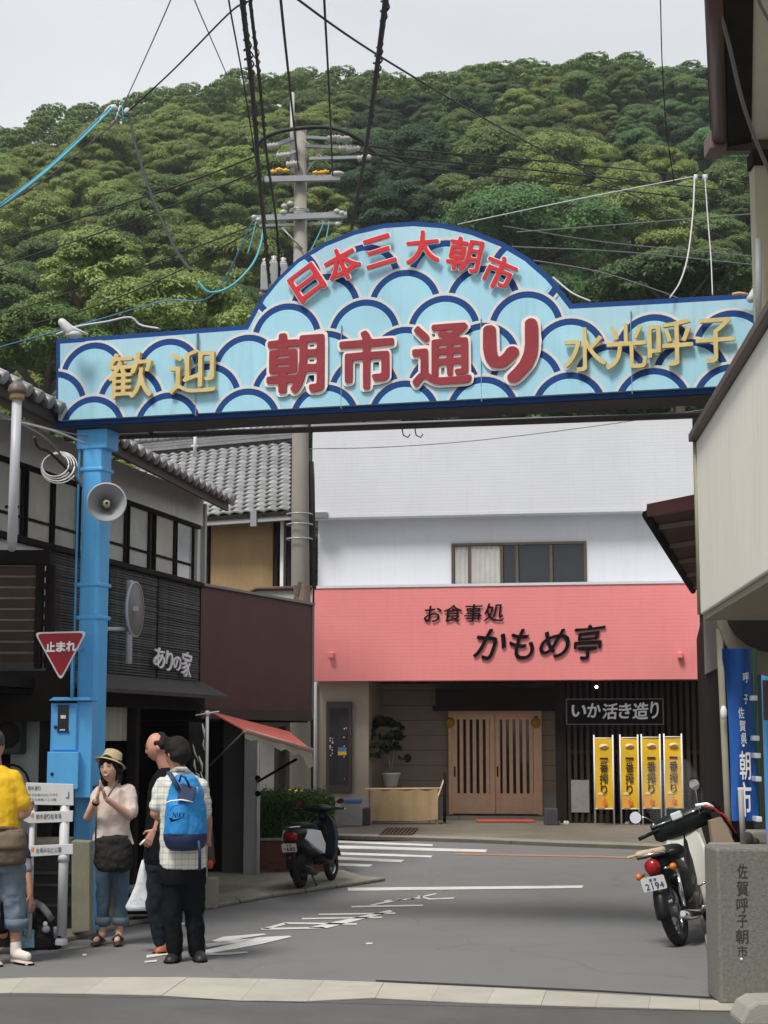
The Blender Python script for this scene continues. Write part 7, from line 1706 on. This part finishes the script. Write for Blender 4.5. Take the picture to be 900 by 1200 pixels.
mb = MB(); torso(mb, [(q(-6, 897), .07, .07, 0), (q(-6, 903), .13, .10, 0), (q(-6, 912), .19, .13, 0), (q(-6, 935), .20, .15, 0), (q(-5, 955), .185, .15, 0), (q(-4, 975), .175, .15, 0)]); mb.cap(q(14, 914), q(25, 940, .0), .082, .074); mb.cap(q(-26, 914), q(-32, 942), .08, .07)
obj('shirt', blob(mb, M_yc, 'shirt', .010, .009), None, t)
mb = MB(); torso(mb, [(q(-3, 968), .165, .13, 0), (q(-2, 1000), .18, .14, 0), (q(0, 1022), .18, .14, 0)]); mb.cap(q(14, 1018), q(17, 1055), .11, .09); mb.cap(q(17, 1055), q(19, 1080), .088, .082); mb.cap(q(-14, 1018), q(-14, 1055, -.05), .11, .09); mb.cap(q(-14, 1055, -.05), q(-12, 1080, -.1), .088, .08)
obj('jeans', blob(mb, M_jean2, 'jeans', .011, .018), None, t)
obj('rolled_cuff', MB().lathe([(.07, -.035), (.09, -.035), (.092, .035), (.075, .037)], q(19.5, 1082), (0, 0, 1), 18), M_jean2, t)
M_sock = mat('white_sock', (.62, .57, .55), rough=.9, var=.06)
obj('sock', blob(MB().cap(q(18.5, 1106), q(18.5, 1116), .043, .045).cap(q(19, 1118), q(32, 1121, -.08), .042, .034), M_sock, 'sock', .009), None, t)
shoe(q(17, 1120, .04), q(36, 1124, -.12), mat('cream_shoe', (.50, .42, .34), rough=.6), t, .045, .045); shoe(q(-12, 1120, -.1), q(0, 1124, -.2), MATS['cream_shoe'], t, .045, .06)
tb, qb = rel_thing('waist_bag', 'brown canvas bag worn at the hip of the man in yellow', 'bag', 8, 990, Yy - .17)
M_brc = mat('brown_canvas', (.085, .06, .042), rough=.85, var=.25, scale=7, bump=.35, bscale=20)
mb = MB(); mb.loft([[qb(c_, y) + V3((math.cos(a) * w_, math.sin(a) * d_ + .06, 0)) for a in [2 * PI * k / 18 for k in range(18)]] for y, c_, w_, d_ in ((973, 4, .13, .05), (980, 4, .145, .08), (1000, 4, .16, .10), (1012, 4, .155, .09), (1015, 4, .12, .05))]); obj('body', blob(mb, M_brc, 'body', .010, .014), None, tb)
mb = MB(); mb.loft([[qb(c_, y) + V3((math.cos(a) * w_, math.sin(a) * d_ + .06, 0)) for a in [2 * PI * k / 18 for k in range(18)]] for y, c_, w_, d_ in ((972, 4, .135, .06), (978, 4, .155, .10), (992, 4, .162, .118), (995, 4, .155, .11))]); obj('flap', blob(mb, mat('tan_canvas', (.13, .095, .065), rough=.85, var=.2), 'flap', .010, .008), None, tb)
obj('belt', MB().tube([qb(-20, 972), qb(4, 970, Yy - .19), qb(22, 972, Yy - .09), qb(24, 975, Yy + .05)], [(.016, .008)] * 4, 6), M_brc, tb)
# --- seated person almost hidden behind him
Ys = Yy + .75
t, q = person('seated person in navy almost hidden behind the man in yellow, hand on the black bag', 12, 1100, Ys)
hc = q(2, 948, .05); HM = headM(hc, R(30), R(10), 0); mb = MB(); add_head(mb, HM, .98); mb.cap(hc + V3((0, 0, -.06)), q(6, 972, .05), .05, .055)
torso(mb, [(q(8, 975, .05), .08, .07, 0), (q(10, 990, .05), .15, .10, 0), (q(10, 1030, .05), .13, .1, 0), (q(8, 1050, .05), .14, .12, 0)])
e_ = q(31.5, 1020, -.05); w_ = q(35, 1048, -.12); mb.cap(q(24, 985, .02), e_, .045, .038); mb.cap(e_, w_, .036, .027); add_hand(mb, w_, q(38, 1062, -.14), V3((-.5, -1, 0)), .95, .5, .1)
mb.cap(q(4, 1052, .05), q(2, 1050, -.3), .075, .06); mb.cap(q(2, 1050, -.3), q(4, 1095, -.3), .055, .035)
obj('body', blob(mb, M_skin2, 'body', .0075), None, t)
hm = MB()
for x, y, z, r in ((0, .015, .036, .100), (0, .05, .0, .08), (.045, .04, -.04, .05), (-.045, .04, -.04, .05)): hm.ball(HM @ V3((x, y, z)), r, 10, 7)
obj('hair', blob(hm, M_hair, 'hair', .01), None, t)
mb = MB(); torso(mb, [(q(8, 968, .05), .08, .08, 0), (q(9, 976, .05), .15, .11, 0), (q(10, 990, .05), .185, .13, 0), (q(10, 1035, .05), .17, .14, 0), (q(9, 1052, .05), .17, .14, 0)]); mb.cap(q(24, 984, .02), q(30, 1004, -.03), .068, .058)
obj('shirt', blob(mb, mat('navy_cloth', (.014, .018, .045), rough=.85, var=.2), 'shirt', .011, .014), None, t)
obj('grey_sleeve', blob(MB().cap(q(29, 1002, -.03), q(32, 1018, -.05), .052, .048), mat('grey_cloth', (.22, .24, .28), rough=.85, var=.1), 'grey_sleeve', .01, .01), None, t)
mb = MB(); mb.cap(q(4, 1055, .05), q(1, 1052, -.28), .10, .085); mb.cap(q(1, 1052, -.28), q(3, 1085, -.3), .08, .07); obj('trousers', blob(mb, M_blkc, 'trousers', .011, .012), None, t)
props(obj('low_stool', MB().box(q(-8, 1062).x, q(22, 1062).x, -.12, .22, .0, q(5, 1064).z), M_dk, None, bevel=.01), 'low dark stool under the seated person at the left edge', 'stool').location = t.location
# bags on the ground
tb, qb = rel_thing('black_backpack', 'black backpack with grey mesh slumped on the ground beside the jeans', 'backpack', 50, 1090, 13.75)
mb = MB(); mb.loft([[qb(c_, y) + V3((math.cos(a) * w_, math.sin(a) * d_, 0)) for a in [2 * PI * k / 18 for k in range(18)]] for y, c_, w_, d_ in ((1054, 36, .02, .02), (1062, 39, .05, .06), (1075, 43, .085, .10), (1090, 48, .13, .12), (1104, 51, .15, .13), (1111, 51, .13, .12))]); obj('body', blob(mb, mat('black_nylon', (.012, .012, .014), rough=.7, spec=.15, var=.3, bump=.4, bscale=20), 'body', .010, .03), None, tb)
obj('mesh_strap', MB().tube([qb(40, 1057, 13.68), qb(49, 1062, 13.67), qb(56, 1070, 13.67), qb(61, 1078, 13.70)], [(.030, .012)] * 4, 8), mat('grey_mesh', (.26, .25, .25), rough=.9, var=.3, scale=30), tb)
obj('loop_strap', MB().tube([qb(60, 1076, 13.70), qb(67, 1086, 13.70), qb(71, 1096, 13.70), qb(68, 1103, 13.70), qb(64, 1105, 13.70)], [(.013, .006)] * 5, 6), M_dark, tb)
obj('lilac_patch', blob(MB().ball(qb(54, 1089, 13.63), (.035, .02, .03)), mat('lilac_cloth', (.45, .38, .55), rough=.7), 'lilac_patch', .008), None, tb); obj('white_tag', MB().ball(qb(53, 1083, 13.63), (.02, .02, .022), 8, 6), M_wht, tb)
obj('mesh_patch', MB().loft([[qb(65, y, 13.68) + V3((math.cos(a) * .016, math.sin(a) * .012, 0)) for a in [2 * PI * k / 10 for k in range(10)]] for y in (1086, 1092, 1100)]), MATS['grey_mesh'], tb)
tb, qb = rel_thing('shopping_bag', 'pale blue patterned shopping bag on the ground at the left edge', 'bag', 15, 1100, 13.6)
M_shop = mat('pale_blue_print', (.24, .44, .52), rough=.5, var=.5, scale=30, dirt=.0)
obj('sack', MB().poly([qb(-12, 1088), qb(39, 1090), qb(40, 1111), qb(-12, 1113)], (0, .14, 0)), M_shop, tb, bevel=.01); obj('handle', MB().tube([qb(28, 1090), qb(27, 1096), qb(31, 1098), qb(32, 1090)], .005, 5), mat('navy_handle', (.03, .05, .2)), tb)
tb, qb = rel_thing('wrapped_bundle', 'teal wrapped bundle behind the man in yellow at the left edge', 'bundle', 2, 1052, 13.8)
obj('cloth', blob(MB().ball(qb(-1, 1051), (.05, .06, .055)), mat('teal_wrap', (.12, .33, .36), rough=.6, var=.3), 'cloth', .01, .01), None, tb)
# ------------------------------------------------------------------ scooter and moped
M_tyre = mat('tyre_rubber', (.016, .016, .017), rough=.85, var=.2); M_chr = mat('chrome', (.65, .66, .68), rough=.15, metal=.95, var=.03); M_blk = mat('black_plastic', (.010, .011, .012), rough=.4, spec=.25, var=.15); M_sil = mat('silver_paint', (.78, .80, .84), rough=.35, metal=0, var=.04)
M_eng = mat('engine_metal', (.16, .15, .14), rough=.5, metal=.5, var=.3, dirt=.4); M_rlens = mat('red_lens', (.28, .008, .012), rough=.15); M_olens = mat('orange_lens', (.70, .18, .02), rough=.15); M_plate = mat('number_plate', (.72, .72, .68), rough=.4, var=.04); M_mirg = mat('mirror_glass', (.75, .77, .80), rough=.03, metal=1, var=0)
def wheel(par, c, r, tr, wd=.035):
    w_ = bpy.data.objects.new('wheel', None); C.objects.link(w_); w_.parent = par; w_.location = c
    def torus(R0, r0, ry, seg=36, ring=12):
        vs = [((R0 + r0 * math.cos(b)) * math.cos(a) * 0 + ry * math.sin(b), (R0 + r0 * math.cos(b)) * math.cos(a), (R0 + r0 * math.cos(b)) * math.sin(a)) for a in [2 * PI * i / seg for i in range(seg)] for b in [2 * PI * j / ring for j in range(ring)]]
        return MB().add(vs, [(i * ring + j, ((i + 1) % seg) * ring + j, ((i + 1) % seg) * ring + (j + 1) % ring, i * ring + (j + 1) % ring) for i in range(seg) for j in range(ring)], True)
    mb = torus(r - tr, tr, wd)
    for k in range(40):
        a = 2 * PI * k / 40; d = V3((0, math.cos(a), math.sin(a)))
        mb.tube([d * (r - .004) + V3((-wd * .6, 0, 0)), d * (r + .001) + V3((0, 0, 0)), d * (r - .004) + V3((wd * .6, 0, 0))], .006, 4, smooth=False)
    obj('tyre', mb, M_tyre, w_); obj('rim', torus(r - tr * 1.75, .014, .022), M_chr, w_)
    obj('hub', MB().lathe([(.0, -.05), (.045, -.05), (.05, -.02), (.05, .02), (.045, .05), (0, .05)], (0, 0, 0), (1, 0, 0), 16), M_eng, w_)
    mb = MB()
    for k in range(18):
        a = 2 * PI * k / 18; d = V3((0, math.cos(a), math.sin(a))); mb.tube([d * .04 + V3((.03 * (-1) ** k, 0, 0)), d * (r - tr * 1.75)], .0025, 4)
    obj('spokes', mb, M_chr, w_); w_.children[-1]['kind'] = 'stuff'; return w_
def mirror(par, base, c, r=(.055, .04), nrm=(0, -1, .1)):
    obj('mirror_stem', MB().tube([base, (V3(base) + V3(c)) / 2 + V3((0, 0, .03)), c], .006, 6), M_chr if r[0] > .055 else M_blk, par)
    m_ = MB().lathe([(0, .0), (r[0], .0), (r[0] * 1.02, .008), (r[0] * .8, -.02), (0, -.028)], (0, 0, 0), nrm, 20); m_.xf(Matrix.Translation(c) @ Matrix.Diagonal((1, 1, r[1] / r[0], 1)))
    o = obj('mirror', m_, M_blk, par); g_ = MB().lathe([(0, .010), (r[0] * .9, .010)], (0, 0, 0), nrm, 20); g_.xf(Matrix.Translation(c) @ Matrix.Diagonal((1, 1, r[1] / r[0], 1))); obj('glass', g_, M_mirg, o)
def plate(par, c, w_, h, rotx, text, top, m=M_dark):
    pb = bpy.data.objects.new('number_plate', MB().poly(rounded([V3((-w_ / 2, 0, -h / 2)), V3((w_ / 2, 0, -h / 2)), V3((w_ / 2, 0, h / 2)), V3((-w_ / 2, 0, h / 2))], .018), (0, .004, 0)).mesh('number_plate', M_plate)); C.objects.link(pb); pb.parent = par; pb.location = c; pb.rotation_euler = (rotx, 0, 0)
    n = len(text)
    for i, ch in enumerate(text):
        me, gw, gh = glyph(ch, .02, .02, m); o = bpy.data.objects.new('letter', me); C.objects.link(o); o.parent = pb; s_ = min(w_ * .8 / n / gw * .85, h * .5 / gh); o.scale = (s_, s_, .05); o.rotation_euler = (PI / 2, 0, 0); o.location = (-w_ * .38 + w_ * .8 * (i + .5) / n, -.002, -h * .16)
    for i, ch in enumerate(top):
        me, gw, gh = glyph(ch, .01, .02, m); o = bpy.data.objects.new('letter', me); C.objects.link(o); o.parent = pb; s_ = h * .22 / gh; o.scale = (s_, s_, .05); o.rotation_euler = (PI / 2, 0, 0); o.location = (-w_ * .18 + w_ * .36 * (i + .5) / max(1, len(top)), -.002, h * .28)
    return pb
def sec(y, z0, z1, w_, pw=.75, n=18, wt=None):
    """rounded body section at y"""
    return [V3((w_ * abs(math.cos(a)) ** pw * (1 if math.cos(a) > 0 else -1) * (1 if math.sin(a) < 0 or wt is None else wt), y, (z0 + z1) / 2 + (z1 - z0) / 2 * abs(math.sin(a)) ** pw * (1 if math.sin(a) > 0 else -1))) for a in [2 * PI * k / n for k in range(n)]]
p = G(352, 1041, .04); sc = thing('scooter', 'black scooter with a silver side panel parked by the hedge', 'scooter', (p.x, p.y + .05, .04), -R(17)); sc.scale = (.9, .9, .86); sc.rotation_euler = (0, R(-3), -R(17))
wheel(sc, (0, 0, .22), .22, .05, .045); wheel(sc, (0, 1.18, .22), .22, .045, .04)
obj('rear_cowl', MB().loft([sec(-.30, .60, .70, .05), sec(-.24, .53, .74, .115), sec(-.08, .46, .78, .16), sec(.15, .40, .77, .18), sec(.40, .36, .74, .165), sec(.56, .34, .68, .12)]), M_blk, sc)
for sx in (-1, 1): obj('side_panel', MB().loft([[V3((sx * (x0 + .030), y, z)) for y, z, x0 in ((-.16, .62, .135), (.05, .50, .175), (.40, .40, .168), (.48, .52, .155), (.28, .70, .165), (-.05, .735, .150))], [V3((sx * (x0 - .03), y, z)) for y, z, x0 in ((-.16, .62, .135), (.05, .50, .175), (.40, .40, .168), (.48, .52, .155), (.28, .70, .165), (-.05, .735, .150))]]), M_sil, sc, bevel=.006)
obj('seat', MB().loft([sec(-.14, .74, .79, .08), sec(-.05, .73, .82, .125), (sec(.15, .73, .825, .135)), sec(.35, .72, .79, .12), sec(.52, .69, .76, .07)]), mat('seat_vinyl', (.014, .015, .014), rough=.6, spec=.2), sc)
obj('rack', MB().tube([(-.09, -.08, .77), (-.10, -.26, .78), (-.05, -.33, .78), (.05, -.33, .78), (.10, -.26, .78), (.09, -.08, .77)], .010, 6), M_chr, sc)
obj('tail_lamp', MB().loft([sec(-.335, .63, .69, .06), sec(-.30, .60, .715, .085), sec(-.25, .60, .72, .09)]), M_rlens, sc)
obj('rear_fender', MB().loft([[V3((x, y, z)) for x in (-.06, .06)] + [V3((x, y + .02, z)) for x in (.06, -.06)] for y, z in ((-.24, .60), (-.30, .48), (-.33, .36), (-.32, .26))], smooth=False), M_blk, sc, bevel=.006)
plate(sc, (0, -.345, .525), .19, .11, R(12), 'け680', '唐津')
obj('reflector', MB().ball((0, -.345, .40), (.03, .012, .02), 8, 6), M_rlens, sc)
obj('engine', MB().loft([sec(-.10, .12, .34, .07), sec(.05, .10, .38, .10), sec(.3, .14, .40, .09), sec(.45, .20, .38, .05)]).xf(Matrix.Translation((-.03, 0, 0))), M_blk, sc)
obj('muffler', MB().tube([(.11, .35, .17), (.13, .15, .18), (.14, -.15, .24), (.14, -.28, .27)], [.02, .045, .052, .035], 12), M_blk, sc)
obj('floorboard', MB().loft([sec(.50, .26, .38, .15), sec(.65, .24, .31, .16), sec(.85, .24, .31, .15), sec(.95, .26, .40, .12)]), M_blk, sc)
obj('leg_shield', MB().loft([[V3((x, y + c_ * (x / .2) ** 2, z)) for x in np.linspace(-w_, w_, 9)] + [V3((x, y + .035 + c_ * (x / .2) ** 2, z)) for x in np.linspace(w_, -w_, 9)] for y, z, w_, c_ in ((.86, .27, .14, .0), (.90, .40, .19, -.04), (.94, .60, .215, -.06), (.93, .75, .18, -.05), (.90, .86, .10, -.03))]), mat('dark_blue_grey_paint', (.022, .032, .045), rough=.2, var=.05), sc)
obj('front_cowl', MB().loft([sec(.93, .42, .86, .12), sec(1.03, .45, .84, .14), sec(1.12, .52, .74, .09), sec(1.16, .58, .68, .04)]), M_blk, sc)
obj('fork', MB().tube([(.07, 1.18, .22), (.06, 1.08, .45)], .02, 8), M_blk, sc); obj('fork', MB().tube([(-.07, 1.18, .22), (-.06, 1.08, .45)], .02, 8), M_blk, sc)
obj('front_fender', MB().loft([[V3((x, 1.18 + math.cos(a) * .26, .22 + math.sin(a) * .26)) for x in (-.06, .06)] + [V3((x, 1.18 + math.cos(a) * .245, .22 + math.sin(a) * .245)) for x in (.06, -.06)] for a in [R(d_) for d_ in range(20, 171, 15)]], smooth=False), M_blk, sc)
obj('steering_column', MB().tube([(0, .95, .80), (0, .86, .93)], [.05, .045], 10), M_blk, sc)
obj('handlebar_cover', MB().loft([[V3((x, .84 + math.cos(a) * r_, .96 + math.sin(a) * r_ * 1.0 + .0)) for a in [2 * PI * k / 12 for k in range(12)]] for x, r_ in ((-.22, .022), (-.14, .035), (-.06, .06), (.06, .06), (.14, .035), (.22, .022))]), M_blk, sc)
for sx in (-1, 1):
    obj('grip', MB().tube([(sx * .22, .84, .96), (sx * .33, .80, .955)], .018, 8), M_blk, sc); obj('brake_lever', MB().tube([(sx * .20, .88, .955), (sx * .34, .86, .945)], .006, 5), M_chr, sc)
    mirror(sc, (sx * .15, .86, .98), (sx * .28, .84, 1.05), (.052, .036), (-.25 * sx, -1, .55))
obj('instrument_panel', MB().box(-.05, .05, .80, .83, .985, 1.0), M_sil, sc)  # plain silver-painted box on the handlebar cover
obj('centre_stand', MB().tube([(-.10, .30, .0), (-.06, .22, .18), (.06, .22, .18), (.10, .30, .0)], .012, 6), M_eng, sc)
# moped
p = G(801, 1110); mp_ = thing('moped', 'black and cream moped with number plate leaning beside the stone pillar', 'moped', (p.x, p.y + .12, .0), -R(25)); mp_.rotation_euler = (0, R(-13), -R(25))
wheel(mp_, (0, 0, .28), .28, .044, .046); wheel(mp_, (0, 1.2, .28), .28, .036, .034)
def fend(par, cy, a0, a1, R0, wd, m, nm):
    mb = MB(); rings = []
    for d_ in np.linspace(a0, a1, 14):
        a = R(d_); c_ = V3((0, cy + math.cos(a) * R0, .28 + math.sin(a) * R0)); er = V3((0, math.cos(a), math.sin(a))); rings.append([c_ + V3((x, 0, 0)) - er * (abs(x) / wd) ** 2 * .04 for x in np.linspace(-wd, wd, 7)] + [c_ + V3((x, 0, 0)) - er * ((abs(x) / wd) ** 2 * .04 + .006) for x in np.linspace(wd, -wd, 7)])
    return obj(nm, mb.loft(rings), m, par)
fend(mp_, 0, 60, 188, .325, .062, M_blk, 'rear_fender'); M_crm = mat('cream_plastic', (.60, .61, .54), rough=.4, var=.08, dirt=.2); fend(mp_, 1.2, 10, 150, .32, .06, M_crm, 'front_fender')
obj('frame', MB().tube([(0, -.02, .62), (0, .3, .60), (0, .55, .42), (0, .8, .5), (0, .95, .86)], [.05, .06, .055, .05, .04], 10), M_blk, mp_)
obj('side_cover', MB().box(.06, .125, .10, .36, .36, .60), M_blk, mp_, bevel=.03); obj('side_cover', MB().box(-.125, -.06, .10, .36, .36, .60), M_blk, mp_, bevel=.03)
obj('seat', MB().loft([sec(.06, .70, .76, .07), sec(.12, .68, .80, .115), sec(.3, .68, .81, .13), sec(.5, .68, .78, .10), sec(.60, .67, .74, .05)]), MATS['seat_vinyl'], mp_)
obj('tail_body', MB().loft([sec(-.22, .58, .72, .05), sec(-.12, .52, .735, .085), sec(.08, .48, .735, .10), sec(.35, .44, .70, .10), sec(.55, .42, .66, .06)]), M_blk, mp_)
rk = obj('rear_rack', MB().tube([(-.11, .08, .755), (-.12, -.20, .76), (-.08, -.30, .76), (.08, -.30, .76), (.12, -.20, .76), (.11, .08, .755)], .011, 6), M_chr, mp_)
obj('rack_plate', MB().box(-.11, .11, -.27, .05, .735, .75), M_blk, mp_)
obj('tail_lamp', MB().lathe([(0, .045), (.04, .042), (.062, .02), (.066, 0), (.066, -.03), (0, -.03)], (0, -.27, .66), (0, -1, .1), 20), M_rlens, mp_); obj('lamp_base', MB().box(-.05, .05, -.26, -.16, .59, .70), M_blk, mp_, bevel=.01)
for sx in (-1, 1):
    obj('indicator', MB().lathe([(0, .035), (.018, .032), (.028, .015), (.030, 0), (.024, -.025), (0, -.03)], (sx * .15, -.20, .63 if sx > 0 else .60), (0, -1, 0), 16), M_olens, mp_); obj('indicator_stem', MB().tube([(sx * .04, -.2, .63), (sx * .12, -.19, .63 if sx > 0 else .60)], .01, 6), M_chr, mp_)
    obj('shock_absorber', MB().tube([(sx * .105, .0, .30), (sx * .10, .06, .60)], [.016, .024], 10), M_chr, mp_); obj('swing_arm', MB().tube([(sx * .085, 0, .28), (sx * .07, .42, .33)], .018, 8), M_blk, mp_)
plate(mp_, (-.005, -.325, .53), .20, .115, R(14), '2194', '唐津', mat('plate_blue', (.05, .07, .22)))
obj('muffler', MB().tube([(.11, .50, .22), (.12, .25, .21), (.125, -.05, .23), (.125, -.16, .25)], [.022, .04, .045, .025], 12), M_chr, mp_)
obj('engine', MB().tube([(0, .38, .27), (0, .58, .30), (0, .78, .34)], [(.11), (.10), (.07)], 14), M_eng, mp_)
mb = MB()
for k in range(6): mb.box(-.07, .07, .62 + k * .028, .63 + k * .028, .26, .42)
o = obj('cooling_fins', mb, M_eng, mp_); o['kind'] = 'stuff'
obj('foot_peg', MB().tube([(-.26, .62, .24), (.26, .62, .24)], .014, 8), M_chr, mp_); obj('kick_starter', MB().tube([(.12, .42, .28), (.17, .40, .42), (.22, .38, .44)], .009, 6), M_chr, mp_); obj('chain_case', MB().box(-.11, -.085, .0, .45, .22, .34), M_blk, mp_, bevel=.02)
obj('side_stand', MB().tube([(-.08, .55, .22), (-.24, .50, .055)], .011, 6), M_blk, mp_)
obj('leg_shield', MB().loft([[V3((x, y + c_ * (x / .2) ** 2, z)) for x in np.linspace(-w_, w_, 11)] + [V3((x, y + .012 + c_ * (x / .2) ** 2, z)) for x in np.linspace(w_, -w_, 11)] for y, z, w_, c_ in ((.72, .20, .18, -.10), (.78, .35, .205, -.13), (.82, .55, .21, -.13), (.86, .72, .20, -.12), (.90, .84, .15, -.08), (.92, .88, .10, -.03))]), M_crm, mp_)
obj('fork', MB().tube([(0, .93, .9), (0, .98, .7), (.07, 1.05, .5), (.075, 1.17, .28)], [.035, .035, .025, .018], 8), M_blk, mp_); obj('fork', MB().tube([(0, .98, .7), (-.07, 1.05, .5), (-.075, 1.17, .28)], [.03, .025, .018], 8), M_blk, mp_)
hb = bpy.data.objects.new('handlebar', MB().tube([(-.31, -.06, -.01), (-.18, .0, .0), (0, .03, -.01), (.18, .0, .0), (.31, -.06, -.01)], .013, 8).mesh('handlebar', M_blk)); C.objects.link(hb); hb.parent = mp_; hb.location = (0, .86, .98); hb.rotation_euler = (0, R(-9), R(8))
obj('hand_cover', MB().loft([[V3((x, .04 + math.cos(a) * r_ * .7, -.015 + math.sin(a) * h_)) for a in [2 * PI * k / 14 for k in range(14)]] for x, r_, h_ in ((-.26, .05, .07), (-.22, .075, .10), (-.08, .085, .105), (.08, .085, .105), (.22, .075, .10), (.27, .05, .07))]), M_blk, hb)
obj('headlamp_shell', MB().lathe([(0, -.08), (.07, -.06), (.085, .0), (.085, .06), (0, .07)], (0, .10, -.02), (0, 1, 0), 18), M_blk, hb)
obj('speedometer', MB().box(-.05, .05, -.055, .0, .02, .085), M_sil, hb, bevel=.012)
obj('chrome_strip', MB().tube([(-.24, -.025, .035), (-.06, -.03, .035)], .008, 6), M_chr, hb); obj('chrome_strip', MB().tube([(.06, -.03, .035), (.22, -.025, .035)], .008, 6), M_chr, hb)
for sx in (-1, 1):
    obj('grip', MB().tube([(sx * .25, -.045, -.01), (sx * .38, -.09, -.02)], .017, 8), M_blk, hb); obj('switch', MB().ball((sx * .22, -.02, .045), .022, 8, 6), M_chr, hb)
for sx, c_ in ((-1, (-.36, .80, 1.09)), (1, (.22, .84, 1.26))): mirror(mp_, (sx * .20, .85, 1.0), c_, (.058, .058), (0, -1, .05) if sx < 0 else (-.35, -1, -.1))
M_scr = mat('windscreen', (.75, .78, .78), rough=.08, alpha=.07, spec=.5)
obj('windscreen', MB().loft([[V3((x, .98 - .10 * (x / .25) ** 2 + (z - 1.0) * -.1, z)) for x in np.linspace(-w_, w_, 11)] for z, w_ in ((1.02, .24), (1.15, .27), (1.35, .26), (1.48, .20), (1.53, .12))], cap=False), M_scr, mp_, fixn=False)
# work gloves on the rack
tb = thing('work_gloves', 'pair of tan work gloves lying on the moped rack', 'gloves', (0, 0, 0)); 
bpy.context.view_layer.update(); Mw = Matrix.Translation(mp_.location) @ mp_.rotation_euler.to_matrix().to_4x4(); base = Mw @ V3((0, -.12, .76)); tb.location = base; tb.rotation_euler = mp_.rotation_euler
M_glv = mat('tan_glove', (.46, .34, .22), rough=.9, var=.15, bump=.4, bscale=30)
for k, (yy, xx) in enumerate(((-.10, -.04), (.02, .03))):
    mb = MB(); mb.cap((xx - .06, yy, .012), (xx + .03, yy + .02, .014), .034, .030); 
    for f in range(4): mb.cap((xx - .08, yy - .028 + f * .018, .012), (xx - .145 - .01 * (f % 2), yy - .034 + f * .02, .010 + .006 * (f % 2)), .011, .009, 8)
    mb.cap((xx - .03, yy - .03, .014), (xx - .08, yy - .06, .014), .012, .010, 8)
    obj('glove', blob(mb, M_glv, 'glove', .007, .004), None, tb)

# ------------------------------------------------------------------ thin air between the street and the hilltop
hz = MB().box(-140, 140, -6, 330, -1.2, 112)
hm_ = bpy.data.materials.new('haze'); hm_.use_nodes = True; hn = hm_.node_tree; hn.nodes.clear()
ho = hn.nodes.new('ShaderNodeOutputMaterial'); hv = hn.nodes.new('ShaderNodeVolumePrincipled'); hv.inputs['Color'].default_value = (.86, .90, .95, 1); hv.inputs['Density'].default_value = .0003
hn.links.new(hv.outputs[0], ho.inputs['Volume'])
obj('haze', hz, hm_, kind='stuff')
